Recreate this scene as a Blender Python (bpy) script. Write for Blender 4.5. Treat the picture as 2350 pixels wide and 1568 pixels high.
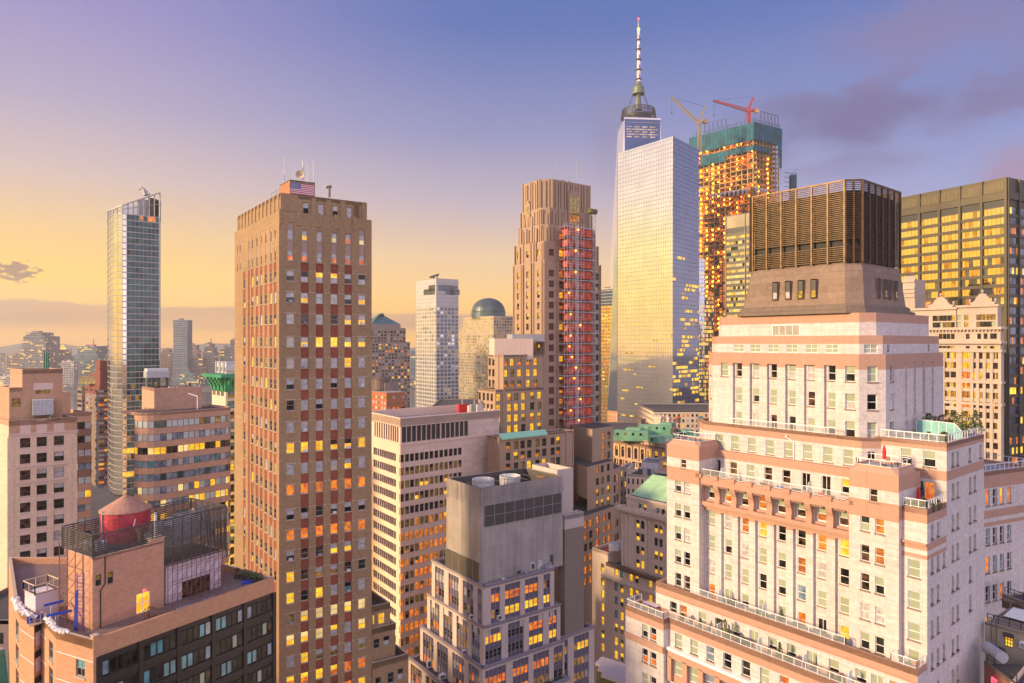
import bpy, math, random
from mathutils import Vector
V2 = lambda x, y: Vector((x, y))
V3 = lambda x, y, z: Vector((x, y, z))
rnd = random.Random(11)
sc = bpy.context.scene
COL = sc.collection
for o in list(bpy.data.objects): bpy.data.objects.remove(o)

# ------------------------------------------------------------------ camera
CX, FP, HY, H = 1175.0, 1566.67, 787.0, 110.0      # measuring frame 2350 px wide, camera 110 m up
cam_d = bpy.data.cameras.new("camera"); cam = bpy.data.objects.new("camera", cam_d); COL.objects.link(cam)
cam.location = (0, 0, H); cam.rotation_euler = (math.radians(90), 0, 0)
cam_d.lens = 24.0; cam_d.sensor_width = 36.0; cam_d.shift_y = 3.0 / 2350
cam_d.clip_start = 0.5; cam_d.clip_end = 60000
sc.camera = cam
sc.view_settings.view_transform = 'Standard'; sc.view_settings.look = 'None'
sc.view_settings.exposure = 0.6; sc.view_settings.gamma = 1.0
sc.view_settings.use_curve_mapping = False
sc.cycles.use_denoising = True
sc.cycles.max_bounces = 6; sc.cycles.diffuse_bounces = 3; sc.cycles.glossy_bounces = 3
sc.cycles.transmission_bounces = 3; sc.cycles.transparent_max_bounces = 8; sc.cycles.volume_bounces = 0
sc.cycles.sample_clamp_indirect = 6.0
sc.cycles.caustics_reflective = False; sc.cycles.caustics_refractive = False

# ------------------------------------------------------------------ node helpers
def s2l(c):
    return tuple(((v / 255) / 12.92 if v / 255 <= 0.04045 else ((v / 255 + 0.055) / 1.055) ** 2.4) for v in c[:3])
def hexl(c): return (*s2l(c), 1.0)
class NT:
    def __init__(s, nt): s.nt = nt
    def n(s, t, **kw):
        nd = s.nt.nodes.new(t)
        ins = kw.pop('ins', {})
        for k, v in kw.items(): setattr(nd, k, v)
        for k, v in ins.items(): s.put(nd.inputs[k], v)
        return nd
    def put(s, sock, v):
        if isinstance(v, bpy.types.NodeSocket): s.nt.links.new(v, sock)
        elif isinstance(v, bpy.types.Node): s.nt.links.new(v.outputs[0], sock)
        else: sock.default_value = v
    def math(s, op, a, b=None, c=None, clamp=False):
        nd = s.nt.nodes.new('ShaderNodeMath'); nd.operation = op; nd.use_clamp = clamp
        s.put(nd.inputs[0], a)
        if b is not None: s.put(nd.inputs[1], b)
        if c is not None: s.put(nd.inputs[2], c)
        return nd.outputs[0]
    def mapr(s, v, a, b, c=0.0, d=1.0, smooth=True):
        nd = s.nt.nodes.new('ShaderNodeMapRange'); nd.interpolation_type = 'SMOOTHSTEP' if smooth else 'LINEAR'
        s.put(nd.inputs[0], v)
        for i, x in enumerate((a, b, c, d)): s.put(nd.inputs[i + 1], x)
        return nd.outputs[0]
    def mix(s, f, a, b, bt='MIX'):
        nd = s.nt.nodes.new('ShaderNodeMix'); nd.data_type = 'RGBA'; nd.blend_type = bt
        s.put(nd.inputs[0], f); s.put(nd.inputs[6], a); s.put(nd.inputs[7], b)
        return nd.outputs[2]
    def ramp(s, f, stops, ease=False):
        nd = s.nt.nodes.new('ShaderNodeValToRGB'); cr = nd.color_ramp
        cr.interpolation = 'EASE' if ease else 'LINEAR'
        while len(cr.elements) < len(stops): cr.elements.new(0.5)
        for e, (p, c) in zip(cr.elements, stops): e.position = p; e.color = c if len(c) == 4 else (*c, 1)
        s.put(nd.inputs[0], f); return nd.outputs[0]
    def vec(s, x, y, z):
        nd = s.nt.nodes.new('ShaderNodeCombineXYZ')
        for i, v in enumerate((x, y, z)): s.put(nd.inputs[i], v)
        return nd.outputs[0]
    def noise(s, v, scale, detail=3.0, rough=0.55):
        nd = s.nt.nodes.new('ShaderNodeTexNoise')
        s.put(nd.inputs['Vector'], v)
        nd.inputs['Scale'].default_value = scale; nd.inputs['Detail'].default_value = detail
        nd.inputs['Roughness'].default_value = rough
        return nd.outputs[0]

# ------------------------------------------------------------------ sky (direction based dusk sky) and sun
HAZE_A = (0.27, 0.21, 0.19); SKY_K = 0.60
SUN_AZ, SUN_EL = math.radians(-110), math.radians(18)   # azimuth measured from the view axis, left is negative
wd = bpy.data.worlds.new("World"); sc.world = wd; wd.use_nodes = True
wn = wd.node_tree; wn.nodes.clear(); w = NT(wn)
gen = w.n('ShaderNodeTexCoord').outputs['Generated']
sep = w.n('ShaderNodeSeparateXYZ', ins={0: gen})
dx, dy, dz = sep.outputs
az = w.math('ARCTAN2', dx, dy)                                          # 0 ahead, negative left
hz = w.math('SQRT', w.math('ADD', w.math('MULTIPLY', dx, dx), w.math('MULTIPLY', dy, dy)))
el = w.math('ARCTAN2', dz, hz)
te = w.math('DIVIDE', w.math('MAXIMUM', el, 0.0), 0.75, clamp=True)      # 0..1 over 0..43 deg
def skyramp(*st): return w.ramp(te, [(p, hexl(c)) for p, c in st])
def deg(d): return math.radians(d) / 0.75
rW = skyramp((0, (250, 200, 116)), (deg(4), (255, 216, 112)), (deg(8), (255, 236, 158)), (deg(12), (250, 232, 214)), (deg(20), (232, 220, 228)), (1, (150, 152, 200)))
rL = skyramp((0, (240, 186, 128)), (deg(2.5), (248, 200, 122)), (deg(5), (250, 208, 120)), (deg(8), (242, 204, 148)), (deg(12), (216, 194, 190)), (deg(17), (184, 174, 202)), (deg(23), (160, 152, 204)), (1, (112, 126, 196)))
rC = skyramp((0, (246, 190, 122)), (deg(3.5), (248, 200, 124)), (deg(7), (236, 203, 164)), (deg(11.5), (196, 182, 194)), (deg(17), (152, 155, 198)), (deg(25), (98, 123, 188)), (1, (84, 108, 186)))
rR = skyramp((0, (206, 190, 206)), (deg(6), (188, 182, 210)), (deg(12), (156, 164, 210)), (deg(19), (128, 146, 204)), (deg(25), (104, 126, 192)), (1, (90, 112, 186)))
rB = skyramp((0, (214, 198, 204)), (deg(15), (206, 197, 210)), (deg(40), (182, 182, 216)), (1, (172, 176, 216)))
D = math.radians
c1 = w.mix(w.mapr(az, D(-85), D(-38)), rW, rL)
c2 = w.mix(w.mapr(az, D(-36), D(0)), c1, rC)
c3 = w.mix(w.mapr(az, D(2), D(36)), c2, rR)
aaz = w.math('ABSOLUTE', az)
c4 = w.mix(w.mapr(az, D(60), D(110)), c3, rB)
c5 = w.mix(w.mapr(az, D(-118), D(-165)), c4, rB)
# clouds: soft mauve masses on the right, a low bank along the left horizon, one small puff
def pz(x, y): a_ = math.atan((x - CX) / FP); return a_, math.atan((HY - y) / FP * math.cos(a_))
cvec = w.vec(w.math('MULTIPLY', az, 5.0), w.math('MULTIPLY', el, 11.0), 1.3)
cn = w.noise(cvec, 1.6, 6.0, 0.58); cn2 = w.noise(w.vec(w.math('MULTIPLY', az, 4.0), w.math('MULTIPLY', el, 8.0), 7.9), 1.1, 4.0, 0.5)
c6 = c5
for (x, y, rx, ry, tilt, k_, col) in ((1990, 262, 340, 78, .10, .85, (128, 118, 158)), (2290, 215, 230, 70, .25, .8, (136, 126, 166)), (2190, 60, 330, 120, -.05, .62, (150, 134, 172)), (2345, 385, 110, 62, 0, .75, (176, 146, 172)), (1400, 320, 55, 120, 0, .40, (150, 140, 166)), (1930, 385, 200, 34, 0, .45, (146, 138, 176)), (1060, 300, 60, 26, 0, .22, (150, 145, 180))):
    a0, e0 = pz(x, y); u_ = w.math('SUBTRACT', az, a0); v_ = w.math('SUBTRACT', w.math('SUBTRACT', el, e0), w.math('MULTIPLY', u_, tilt))
    u_ = w.math('DIVIDE', u_, rx / FP * math.cos(a0) ** 2); v_ = w.math('DIVIDE', v_, ry / FP * math.cos(a0))
    r_ = w.math('SQRT', w.math('ADD', w.math('MULTIPLY', u_, u_), w.math('MULTIPLY', v_, v_)))
    r_ = w.math('ADD', r_, w.math('MULTIPLY', w.math('SUBTRACT', cn, 0.5), 2.4)); r_ = w.math('ADD', r_, w.math('MULTIPLY', w.math('SUBTRACT', cn2, 0.5), 1.4))
    c6 = w.mix(w.math('MULTIPLY', w.mapr(r_, 1.35, 0.1), k_), c6, hexl(col))
hb = w.noise(w.vec(w.math('MULTIPLY', az, 14.0), 0.0, 2.0), 1.0, 4.0, 0.6)
top = w.math('ADD', w.math('MULTIPLY', w.math('SUBTRACT', hb, 0.5), 0.018), w.math('ADD', 0.0415, w.math('MULTIPLY', az, -0.016)))
dd = w.math('SUBTRACT', top, el)
bank = w.math('MULTIPLY', w.mapr(dd, -0.0015, 0.004), w.mapr(el, 0.008, 0.030))
bank = w.math('MULTIPLY', bank, w.mapr(aaz, D(70), D(45)))
bk = w.noise(w.vec(w.math('MULTIPLY', az, 6.0), w.math('MULTIPLY', el, 60.0), 0.0), 1.0, 3.0)
c7 = w.mix(w.math('MULTIPLY', bank, w.mapr(bk, 0.2, 0.75, 0.72, 0.4)), c6, hexl((168, 138, 138)))
pn = w.noise(w.vec(w.math('MULTIPLY', az, 90.0), w.math('MULTIPLY', el, 170.0), 0.0), 1.0, 4.0)
px_ = w.math('DIVIDE', w.math('SUBTRACT', az, -0.631), 0.026); py_ = w.math('DIVIDE', w.math('SUBTRACT', el, 0.0835), 0.0125)
pr = w.math('SQRT', w.math('ADD', w.math('MULTIPLY', px_, px_), w.math('MULTIPLY', py_, py_)))
pm = w.mapr(w.math('ADD', pr, w.math('MULTIPLY', w.math('SUBTRACT', pn, 0.5), 3.4)), 1.0, 0.55)
c8 = w.mix(w.math('MULTIPLY', pm, 0.8), c7, hexl((140, 116, 120)))
# below the horizon: ground-coloured bounce
c9 = w.mix(w.mapr(el, -0.002, -0.05), c8, hexl((120, 100, 100)))
# the golden glow where the sun sits low beyond the left edge is brighter; the unseen sky behind the camera is boosted as added fill
glow = w.math('MULTIPLY', w.mapr(az, D(-42), D(-80)), w.mapr(az, D(-150), D(-112)))
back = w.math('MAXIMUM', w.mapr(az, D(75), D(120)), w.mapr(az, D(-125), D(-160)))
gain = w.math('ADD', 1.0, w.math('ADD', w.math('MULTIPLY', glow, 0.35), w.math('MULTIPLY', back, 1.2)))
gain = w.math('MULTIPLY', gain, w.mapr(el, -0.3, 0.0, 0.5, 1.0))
# the air between us and this sky (the haze box) dims and veils it: the sky beyond is that much clearer and stronger
HAZE_D, HAZE_L, HAZE_H = 1.3e-4, 6000.0, 450.0
path = w.math('MINIMUM', w.math('DIVIDE', HAZE_H, w.math('MAXIMUM', w.math('SINE', el), 0.001)), HAZE_L)
tr = w.math('EXPONENT', w.math('MULTIPLY', path, -HAZE_D))
veil = w.n('ShaderNodeVectorMath', operation='SCALE', ins={0: HAZE_A}); w.put(veil.inputs['Scale'], w.math('SUBTRACT', 1.0, tr))
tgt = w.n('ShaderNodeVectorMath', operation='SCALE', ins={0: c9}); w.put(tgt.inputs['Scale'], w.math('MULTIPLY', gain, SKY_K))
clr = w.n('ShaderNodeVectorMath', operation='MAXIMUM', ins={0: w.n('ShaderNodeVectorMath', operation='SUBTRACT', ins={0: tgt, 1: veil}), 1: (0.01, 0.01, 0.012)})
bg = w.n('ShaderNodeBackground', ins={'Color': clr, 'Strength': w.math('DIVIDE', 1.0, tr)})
w.n('ShaderNodeOutputWorld', ins={0: bg})
wd.cycles.sampling_method = 'MANUAL'; wd.cycles.sample_map_resolution = 1024

sun_d = bpy.data.lights.new("sun", 'SUN'); sun = bpy.data.objects.new("sun", sun_d); COL.objects.link(sun)
sun_d.energy = 5.0; sun_d.angle = math.radians(7); sun_d.color = (1.0, 0.73, 0.41)
sdir = V3(math.sin(SUN_AZ) * math.cos(SUN_EL), math.cos(SUN_AZ) * math.cos(SUN_EL), math.sin(SUN_EL))
sun.rotation_euler = sdir.to_track_quat('Z', 'Y').to_euler(); sun.location = sdir * 900 + V3(0, 0, 300)

# ------------------------------------------------------------------ materials
MATS = {}
def newmat(name):
    m = bpy.data.materials.new(name); m.use_nodes = True
    nt = NT(m.node_tree); b = m.node_tree.nodes['Principled BSDF']
    MATS[name] = m
    return m, nt, b
def mul(c, k): return tuple(min(1.0, x * k) for x in c[:3])
def masonry(name, col, amp=0.16, rough=0.88, streak=0.5, brick=None, mort=0.55, tint=None):
    """stone / brick / stucco: fine grain, broad weathering, vertical rain streaks, optional courses (brick = size in m)"""
    m, t, b = newmat(name)
    pos = t.n('ShaderNodeNewGeometry').outputs['Position']
    sx = t.n('ShaderNodeSeparateXYZ', ins={0: pos})
    n1 = t.noise(pos, 1.7, 4.0, 0.65); n2 = t.noise(pos, 0.09, 3.0)
    n3 = t.noise(t.vec(sx.outputs[0], sx.outputs[1], t.math('MULTIPLY', sx.outputs[2], 0.07)), 0.9, 4.0, 0.6)
    f = t.math('ADD', t.math('MULTIPLY', n1, 0.45), t.math('ADD', t.math('MULTIPLY', n2, 0.55 - 0.3 * streak), t.math('MULTIPLY', n3, 0.3 * streak)))
    f = t.mapr(f, 0.33, 0.64, smooth=False)
    dark = mul(col, 1 - amp); light = mul(col, 1 + amp)
    if tint: dark = tuple(d * x for d, x in zip(dark, tint))
    c = t.mix(f, (*dark, 1), (*light, 1))
    st = t.mapr(n3, 0.56, 0.72)
    c = t.mix(t.math('MULTIPLY', st, 0.28 * streak), c, (*mul(col, 0.45), 1))
    c = t.mix(t.math('MULTIPLY', t.mapr(n3, 0.42, 0.28), 0.30 * streak), c, (*mul(col, 1.55), 1))
    if brick:
        br = t.n('ShaderNodeTexBrick', ins={'Vector': t.vec(t.math('ADD', sx.outputs[0], t.math('MULTIPLY', sx.outputs[1], 0.9)), sx.outputs[2], 0.0), 'Scale': 1.0,
            'Mortar Size': 0.06 * brick, 'Brick Width': brick * 2.6, 'Row Height': brick, 'Color1': (1, 1, 1, 1), 'Color2': (0.74, 0.74, 0.74, 1), 'Mortar': (mort, mort, mort, 1)})
        c = t.mix(0.7, c, br.outputs[0], 'MULTIPLY')
        bp = t.n('ShaderNodeBump', ins={'Strength': 0.25, 'Distance': 0.02, 'Height': br.outputs[0]}); t.put(b.inputs['Normal'], bp.outputs[0])
    t.put(b.inputs['Base Color'], c); b.inputs['Roughness'].default_value = rough
    return m
def plain(name, col, rough=0.6, metal=0.0, amp=0.12, scale=2.0):
    m, t, b = newmat(name)
    pos = t.n('ShaderNodeNewGeometry').outputs['Position']
    n = t.noise(pos, scale, 4.0)
    t.put(b.inputs['Base Color'], t.mix(t.mapr(n, 0.3, 0.7), (*mul(col, 1 - amp), 1), (*mul(col, 1 + amp), 1)))
    b.inputs['Roughness'].default_value = rough; b.inputs['Metallic'].default_value = metal
    return m
def glass(name, col, metal=0.0, rough=0.04, ior=1.6, amp=0.5, scale=0.6, wob=0.02):
    """window glass: dark room behind a reflecting pane; slight waviness so reflections break up"""
    m, t, b = newmat(name)
    pos = t.n('ShaderNodeNewGeometry').outputs['Position']
    n = t.noise(pos, scale, 3.0)
    t.put(b.inputs['Base Color'], t.mix(t.mapr(n, 0.35, 0.65), (*mul(col, 1 - amp), 1), (*mul(col, 1 + amp), 1)))
    b.inputs['Roughness'].default_value = rough; b.inputs['Metallic'].default_value = metal; b.inputs['IOR'].default_value = ior
    if wob:
        bp = t.n('ShaderNodeBump', ins={'Strength': wob, 'Distance': 1.0, 'Height': t.noise(pos, 0.22, 2.0)}); t.put(b.inputs['Normal'], bp.outputs[0])
    return m
def lit(name, c0, c1, st, scale=1.1, lo=0.36, hi=0.62):
    """a lit room behind glass: uneven warm light broken by furniture-sized darker patches"""
    m, t, b = newmat(name)
    pos = t.n('ShaderNodeNewGeometry').outputs['Position']
    n = t.noise(pos, scale, 3.0, 0.65)
    c = t.mix(t.mapr(n, lo, hi), hexl(c0), hexl(c1))
    big = t.noise(pos, 0.23, 1.0)
    b.inputs['Base Color'].default_value = (0.05, 0.04, 0.03, 1); b.inputs['Roughness'].default_value = 0.12
    t.put(b.inputs['Emission Color'], c); t.put(b.inputs['Emission Strength'], t.mapr(big, 0.35, 0.65, st * 0.75, st * 1.2))
    return m
# ------------------------------------------------------------------ geometry helpers
def at(px, Dp): return V2((px - CX) / FP * Dp, Dp)
def zat(py, Dp): return H + (HY - py) * Dp / FP
def p3(px, py, Dp): q = at(px, Dp); return V3(q.x, q.y, zat(py, Dp))
def vdir(vx): return V2((vx - CX) / FP, 1.0).normalized()
ZM = dict(z1=(0, 365.0, .38795), z2=(0, 959.9, .38795), z3=(517.1, 334.6, .3878), z4=(517.1, 959.9, .388), z5=(821.2, 577.9, .3297), z6=(912.4, 1034.1, .3407),
    b1=(1125.4, 365, .388), b2=(1368.7, 30.4, .3104), b3=(1368.7, 486.6, .3297), b4=(1612, 395.4, .314), b5=(1581.6, 699.5, .327), b6=(1338.3, 1094.9, .3019), b7=(1824.9, 1081.6, .3105),
    c1=(1916.2, 942.9, .19397), c2=(2007.4, 1247, .2048), c3=(1399.1, 1277.4, .18546), c4=(1520.8, 942.9, .2327), c5=(1338.3, 912.5, .23277), c6=(0, 760.4, .25223), c7=(0, 1307.8, .166),
    c8=(0, 699.5, .23297), c9=(1642.4, 0, .30105), c10=(1490.3, 212.9, .21337), c11=(334.6, 1094.9, .1746), c12=(456.2, 821.2, .2909), c13=(1368.7, 547.5, .29093))
class Zm:
    def __init__(s, k): s.x0, s.y0, s.k = ZM[k]
    def X(s, *v): r = [s.x0 + q * s.k for q in v]; return r[0] if len(r) == 1 else r
    def Y(s, *v): r = [s.y0 + q * s.k for q in v]; return r[0] if len(r) == 1 else r
def hit(P, d, px):
    r = (px - CX) / FP
    return (r * P.y - P.x) / (d.x - r * d.y)
class Frame:
    """plan frame at a building's near corner: a runs along the left-hand face away from us, b along the right-hand face"""
    def __init__(s, px, Dp, vl, vr): s.O = at(px, Dp); s.A = vdir(vl); s.B = vdir(vr)
    def pt(s, a, b): return s.O + s.A * a + s.B * b
    def a(s, px, b=0.0): return hit(s.O + s.B * b, s.A, px)
    def b(s, px, a=0.0): return hit(s.O + s.A * a, s.B, px)
    def z(s, py, a=0.0, b=0.0): return zat(py, s.pt(a, b).y)
    def rect(s, a0, a1, b0, b1):   # counter-clockwise: left face edge, right face edge, two back edges
        return [s.pt(a1, b0), s.pt(a0, b0), s.pt(a0, b1), s.pt(a1, b1)]
class Wall:
    def __init__(s, A, B):
        s.A = A.copy(); s.B = B.copy(); s.L = (B - A).length; s.u = (B - A) / s.L; s.n = V2(s.u.y, -s.u.x)
    def at(s, px): return hit(s.A, s.u, px)
    def ats(s, pxs): return [s.at(x) for x in pxs]
    def z(s, py, u): return zat(py, s.A.y + u * s.u.y)
    def zp(s, px, py): return s.z(py, s.at(px))
    def p(s, u, z, d=0.0): q = s.A + s.u * u + s.n * d; return V3(q.x, q.y, z)
    def off(s, d): return Wall(s.A + s.n * d, s.B + s.n * d)
def edge(poly, i): return Wall(poly[i], poly[(i + 1) % len(poly)])
def inset(poly, t):
    n = len(poly); out = []
    for i in range(n):
        a, b, c = poly[i - 1], poly[i], poly[(i + 1) % n]
        u1 = (b - a).normalized(); u2 = (c - b).normalized()
        n1 = V2(-u1.y, u1.x); n2 = V2(-u2.y, u2.x)
        k = (n1 + n2); dn = 1 + n1.dot(n2)
        out.append(b + k * (t / max(dn, 0.15)))
    return out
class MB:
    def __init__(s): s.v = []; s.f = []; s.m = []; s.mats = []; s.sm = []
    def mi(s, mat):
        if mat not in s.mats: s.mats.append(mat)
        return s.mats.index(mat)
    def face(s, pts, mat, smooth=False):
        i = len(s.v); s.v.extend(tuple(p) for p in pts); s.f.append(tuple(range(i, i + len(pts)))); s.m.append(s.mi(mat)); s.sm.append(smooth)
    def box3(s, c, X, Y, Z, mat, skip=''):
        """box from corner c with edge vectors X (right), Y (away), Z (up)"""
        p = [c, c + X, c + X + Y, c + Y]; q = [k + Z for k in p]
        i = len(s.v); s.v.extend(tuple(k) for k in p + q); k = s.mi(mat)
        for nm, f in (('b', (0, 3, 2, 1)), ('t', (4, 5, 6, 7)), ('f', (0, 1, 5, 4)), ('r', (1, 2, 6, 5)), ('k', (2, 3, 7, 6)), ('l', (3, 0, 4, 7))):
            if nm in skip: continue
            s.f.append(tuple(i + j for j in f)); s.m.append(k); s.sm.append(False)
    def wbox(s, W, u0, u1, z0, z1, d0, d1, mat, skip=''):
        """box on a wall: u along, z up, d outward from the wall plane"""
        c = W.p(u0, z0, d1); X = W.p(u1, z0, d1) - c; Y = W.p(u0, z0, d0) - c
        s.box3(c, X, Y, V3(0, 0, z1 - z0), mat, skip)
    def abox(s, x0, x1, y0, y1, z0, z1, mat): s.box3(V3(x0, y0, z0), V3(x1 - x0, 0, 0), V3(0, y1 - y0, 0), V3(0, 0, z1 - z0), mat)
    def prism(s, poly, z0, z1, mat, top=None, bottom=False, skip=()):
        n = len(poly)
        for i in range(n):
            if i in skip: continue
            a, b = poly[i], poly[(i + 1) % n]
            s.face([V3(a.x, a.y, z0), V3(b.x, b.y, z0), V3(b.x, b.y, z1), V3(a.x, a.y, z1)], mat)
        if top is not False: s.face([V3(p.x, p.y, z1) for p in poly], top or mat)
        if bottom: s.face([V3(p.x, p.y, z0) for p in reversed(poly)], mat)
    def taper(s, p0, z0, p1, z1, mat, top=None, smooth=False):
        n = len(p0)
        for i in range(n):
            j = (i + 1) % n
            s.face([V3(p0[i].x, p0[i].y, z0), V3(p0[j].x, p0[j].y, z0), V3(p1[j].x, p1[j].y, z1), V3(p1[i].x, p1[i].y, z1)], mat, smooth)
        if top: s.face([V3(p.x, p.y, z1) for p in p1], top)
    def parapet(s, poly, z0, h, t, mat, cap=None):
        """a ring wall standing on a roof edge; outer faces at the polygon, t thick"""
        q = inset(poly, t); n = len(poly)
        for i in range(n):
            j = (i + 1) % n; a, b, c, d = poly[i], poly[j], q[j], q[i]
            s.face([V3(a.x, a.y, z0), V3(b.x, b.y, z0), V3(b.x, b.y, z0 + h), V3(a.x, a.y, z0 + h)], mat)
            s.face([V3(c.x, c.y, z0), V3(d.x, d.y, z0), V3(d.x, d.y, z0 + h), V3(c.x, c.y, z0 + h)], mat)
            s.face([V3(a.x, a.y, z0 + h), V3(b.x, b.y, z0 + h), V3(c.x, c.y, z0 + h), V3(d.x, d.y, z0 + h)], cap or mat)
    def tube(s, a, b, r, mat, n=6, r2=None, cap=True):
        a = V3(*a); b = V3(*b); d = (b - a)
        if d.length < 1e-6: return
        d.normalize(); x = d.orthogonal().normalized(); y = d.cross(x); r2 = r if r2 is None else r2
        P = [a + (x * math.cos(2 * math.pi * k / n) + y * math.sin(2 * math.pi * k / n)) * r for k in range(n)]
        Q = [b + (x * math.cos(2 * math.pi * k / n) + y * math.sin(2 * math.pi * k / n)) * r2 for k in range(n)]
        for k in range(n): s.face([P[k], P[(k + 1) % n], Q[(k + 1) % n], Q[k]], mat, n > 6)
        if cap: s.face(list(reversed(P)), mat); s.face(Q, mat)
    def bar(s, a, b, w, mat): s.tube(a, b, w, mat, 4)
    def lathe(s, c, prof, mat, n=24, smooth=True, close=True):
        """prof: (radius, z) from bottom to top around the vertical through c"""
        R_ = [[V3(c[0] + r * math.cos(2 * math.pi * k / n), c[1] + r * math.sin(2 * math.pi * k / n), z) for k in range(n)] for r, z in prof]
        for i in range(len(prof) - 1):
            for k in range(n): s.face([R_[i][k], R_[i][(k + 1) % n], R_[i + 1][(k + 1) % n], R_[i + 1][k]], mat, smooth)
        if close and prof[-1][0] > 1e-3: s.face(R_[-1], mat)
    def ball(s, c, r, mat, n=8):
        pr = [(max(r * math.sin(math.pi * i / n), 1e-4), c[2] - r * math.cos(math.pi * i / n)) for i in range(n + 1)]
        s.lathe(c, pr, mat, n, True, False)
    def wall(s, W, z0, z1, mat, holes=(), depth=0.25, reveal=None, u0=0.0, u1=None, matfn=None, eu=(), ez=(), back=None):
        """a wall sheet with real openings and their reveals; matfn(u, z) may pick the cladding per cell"""
        u1 = W.L if u1 is None else u1; rd = lambda x: round(x, 3)
        holes = [(rd(max(h[0], u0)), rd(min(h[1], u1)), rd(max(h[2], z0)), rd(min(h[3], z1))) for h in holes]
        holes = [h for h in holes if h[1] - h[0] > .02 and h[3] - h[2] > .02]
        us = {rd(u0), rd(u1)} | {rd(x) for x in eu if u0 < x < u1}; zs = {rd(z0), rd(z1)} | {rd(x) for x in ez if z0 < x < z1}
        for h in holes: us |= {h[0], h[1]}; zs |= {h[2], h[3]}
        us = sorted(us); zs = sorted(zs); iu = {x: i for i, x in enumerate(us)}; iz = {x: i for i, x in enumerate(zs)}
        blk = set()
        for h in holes:
            for i in range(iu[h[0]], iu[h[1]]):
                for j in range(iz[h[2]], iz[h[3]]): blk.add((i, j))
        for j in range(len(zs) - 1):
            zm = (zs[j] + zs[j + 1]) / 2; run = None
            for i in range(len(us)):
                mt = None
                if i < len(us) - 1 and (i, j) not in blk: mt = matfn((us[i] + us[i + 1]) / 2, zm) if matfn else mat
                if run and (mt is None or mt != run[1]):
                    s.face([W.p(us[run[0]], zs[j]), W.p(us[i], zs[j]), W.p(us[i], zs[j + 1]), W.p(us[run[0]], zs[j + 1])], run[1]); run = None
                if mt is not None and not run: run = (i, mt)
        rv = reveal or mat
        if depth:
            for a, b, c, d in holes:
                s.face([W.p(a, c), W.p(a, c, -depth), W.p(a, d, -depth), W.p(a, d)], rv); s.face([W.p(b, c, -depth), W.p(b, c), W.p(b, d), W.p(b, d, -depth)], rv)
                s.face([W.p(a, c), W.p(b, c), W.p(b, c, -depth), W.p(a, c, -depth)], rv); s.face([W.p(a, d, -depth), W.p(b, d, -depth), W.p(b, d), W.p(a, d)], rv)
                if back: s.face([W.p(a, c, -depth), W.p(b, c, -depth), W.p(b, d, -depth), W.p(a, d, -depth)], back)
    def build(s, name, parent=None, base=None):
        if not s.f: return None
        me = bpy.data.meshes.new(name)
        b = base if base is not None else (rootloc(parent) if parent else V3(0, 0, 0))
        me.from_pydata([(x - b[0], y - b[1], z - b[2]) for x, y, z in s.v], [], s.f)
        for mt in s.mats: me.materials.append(mt)
        me.polygons.foreach_set('material_index', s.m)
        if any(s.sm):
            me.polygons.foreach_set('use_smooth', s.sm)
        o = bpy.data.objects.new(name, me); COL.objects.link(o)
        if parent: o.parent = parent
        else: o.location = b
        return o
def rootloc(o):
    while o.parent: o = o.parent
    return o.location
def tag(o, label, cat, group=None, kind=None):
    if label: o['label'] = label
    if cat: o['category'] = cat
    if group: o['group'] = group
    if kind: o['kind'] = kind
    return o
def thing(name, label, cat, loc, group=None):
    o = bpy.data.objects.new(name, None); COL.objects.link(o); o.location = loc if len(loc) == 3 else (loc[0], loc[1], 0); o.empty_display_size = 1
    return tag(o, label, cat, group)
def solo(mb, name, label, cat, base, group=None, kind=None):
    return tag(mb.build(name, None, V3(*base)), label, cat, group, kind)

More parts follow.
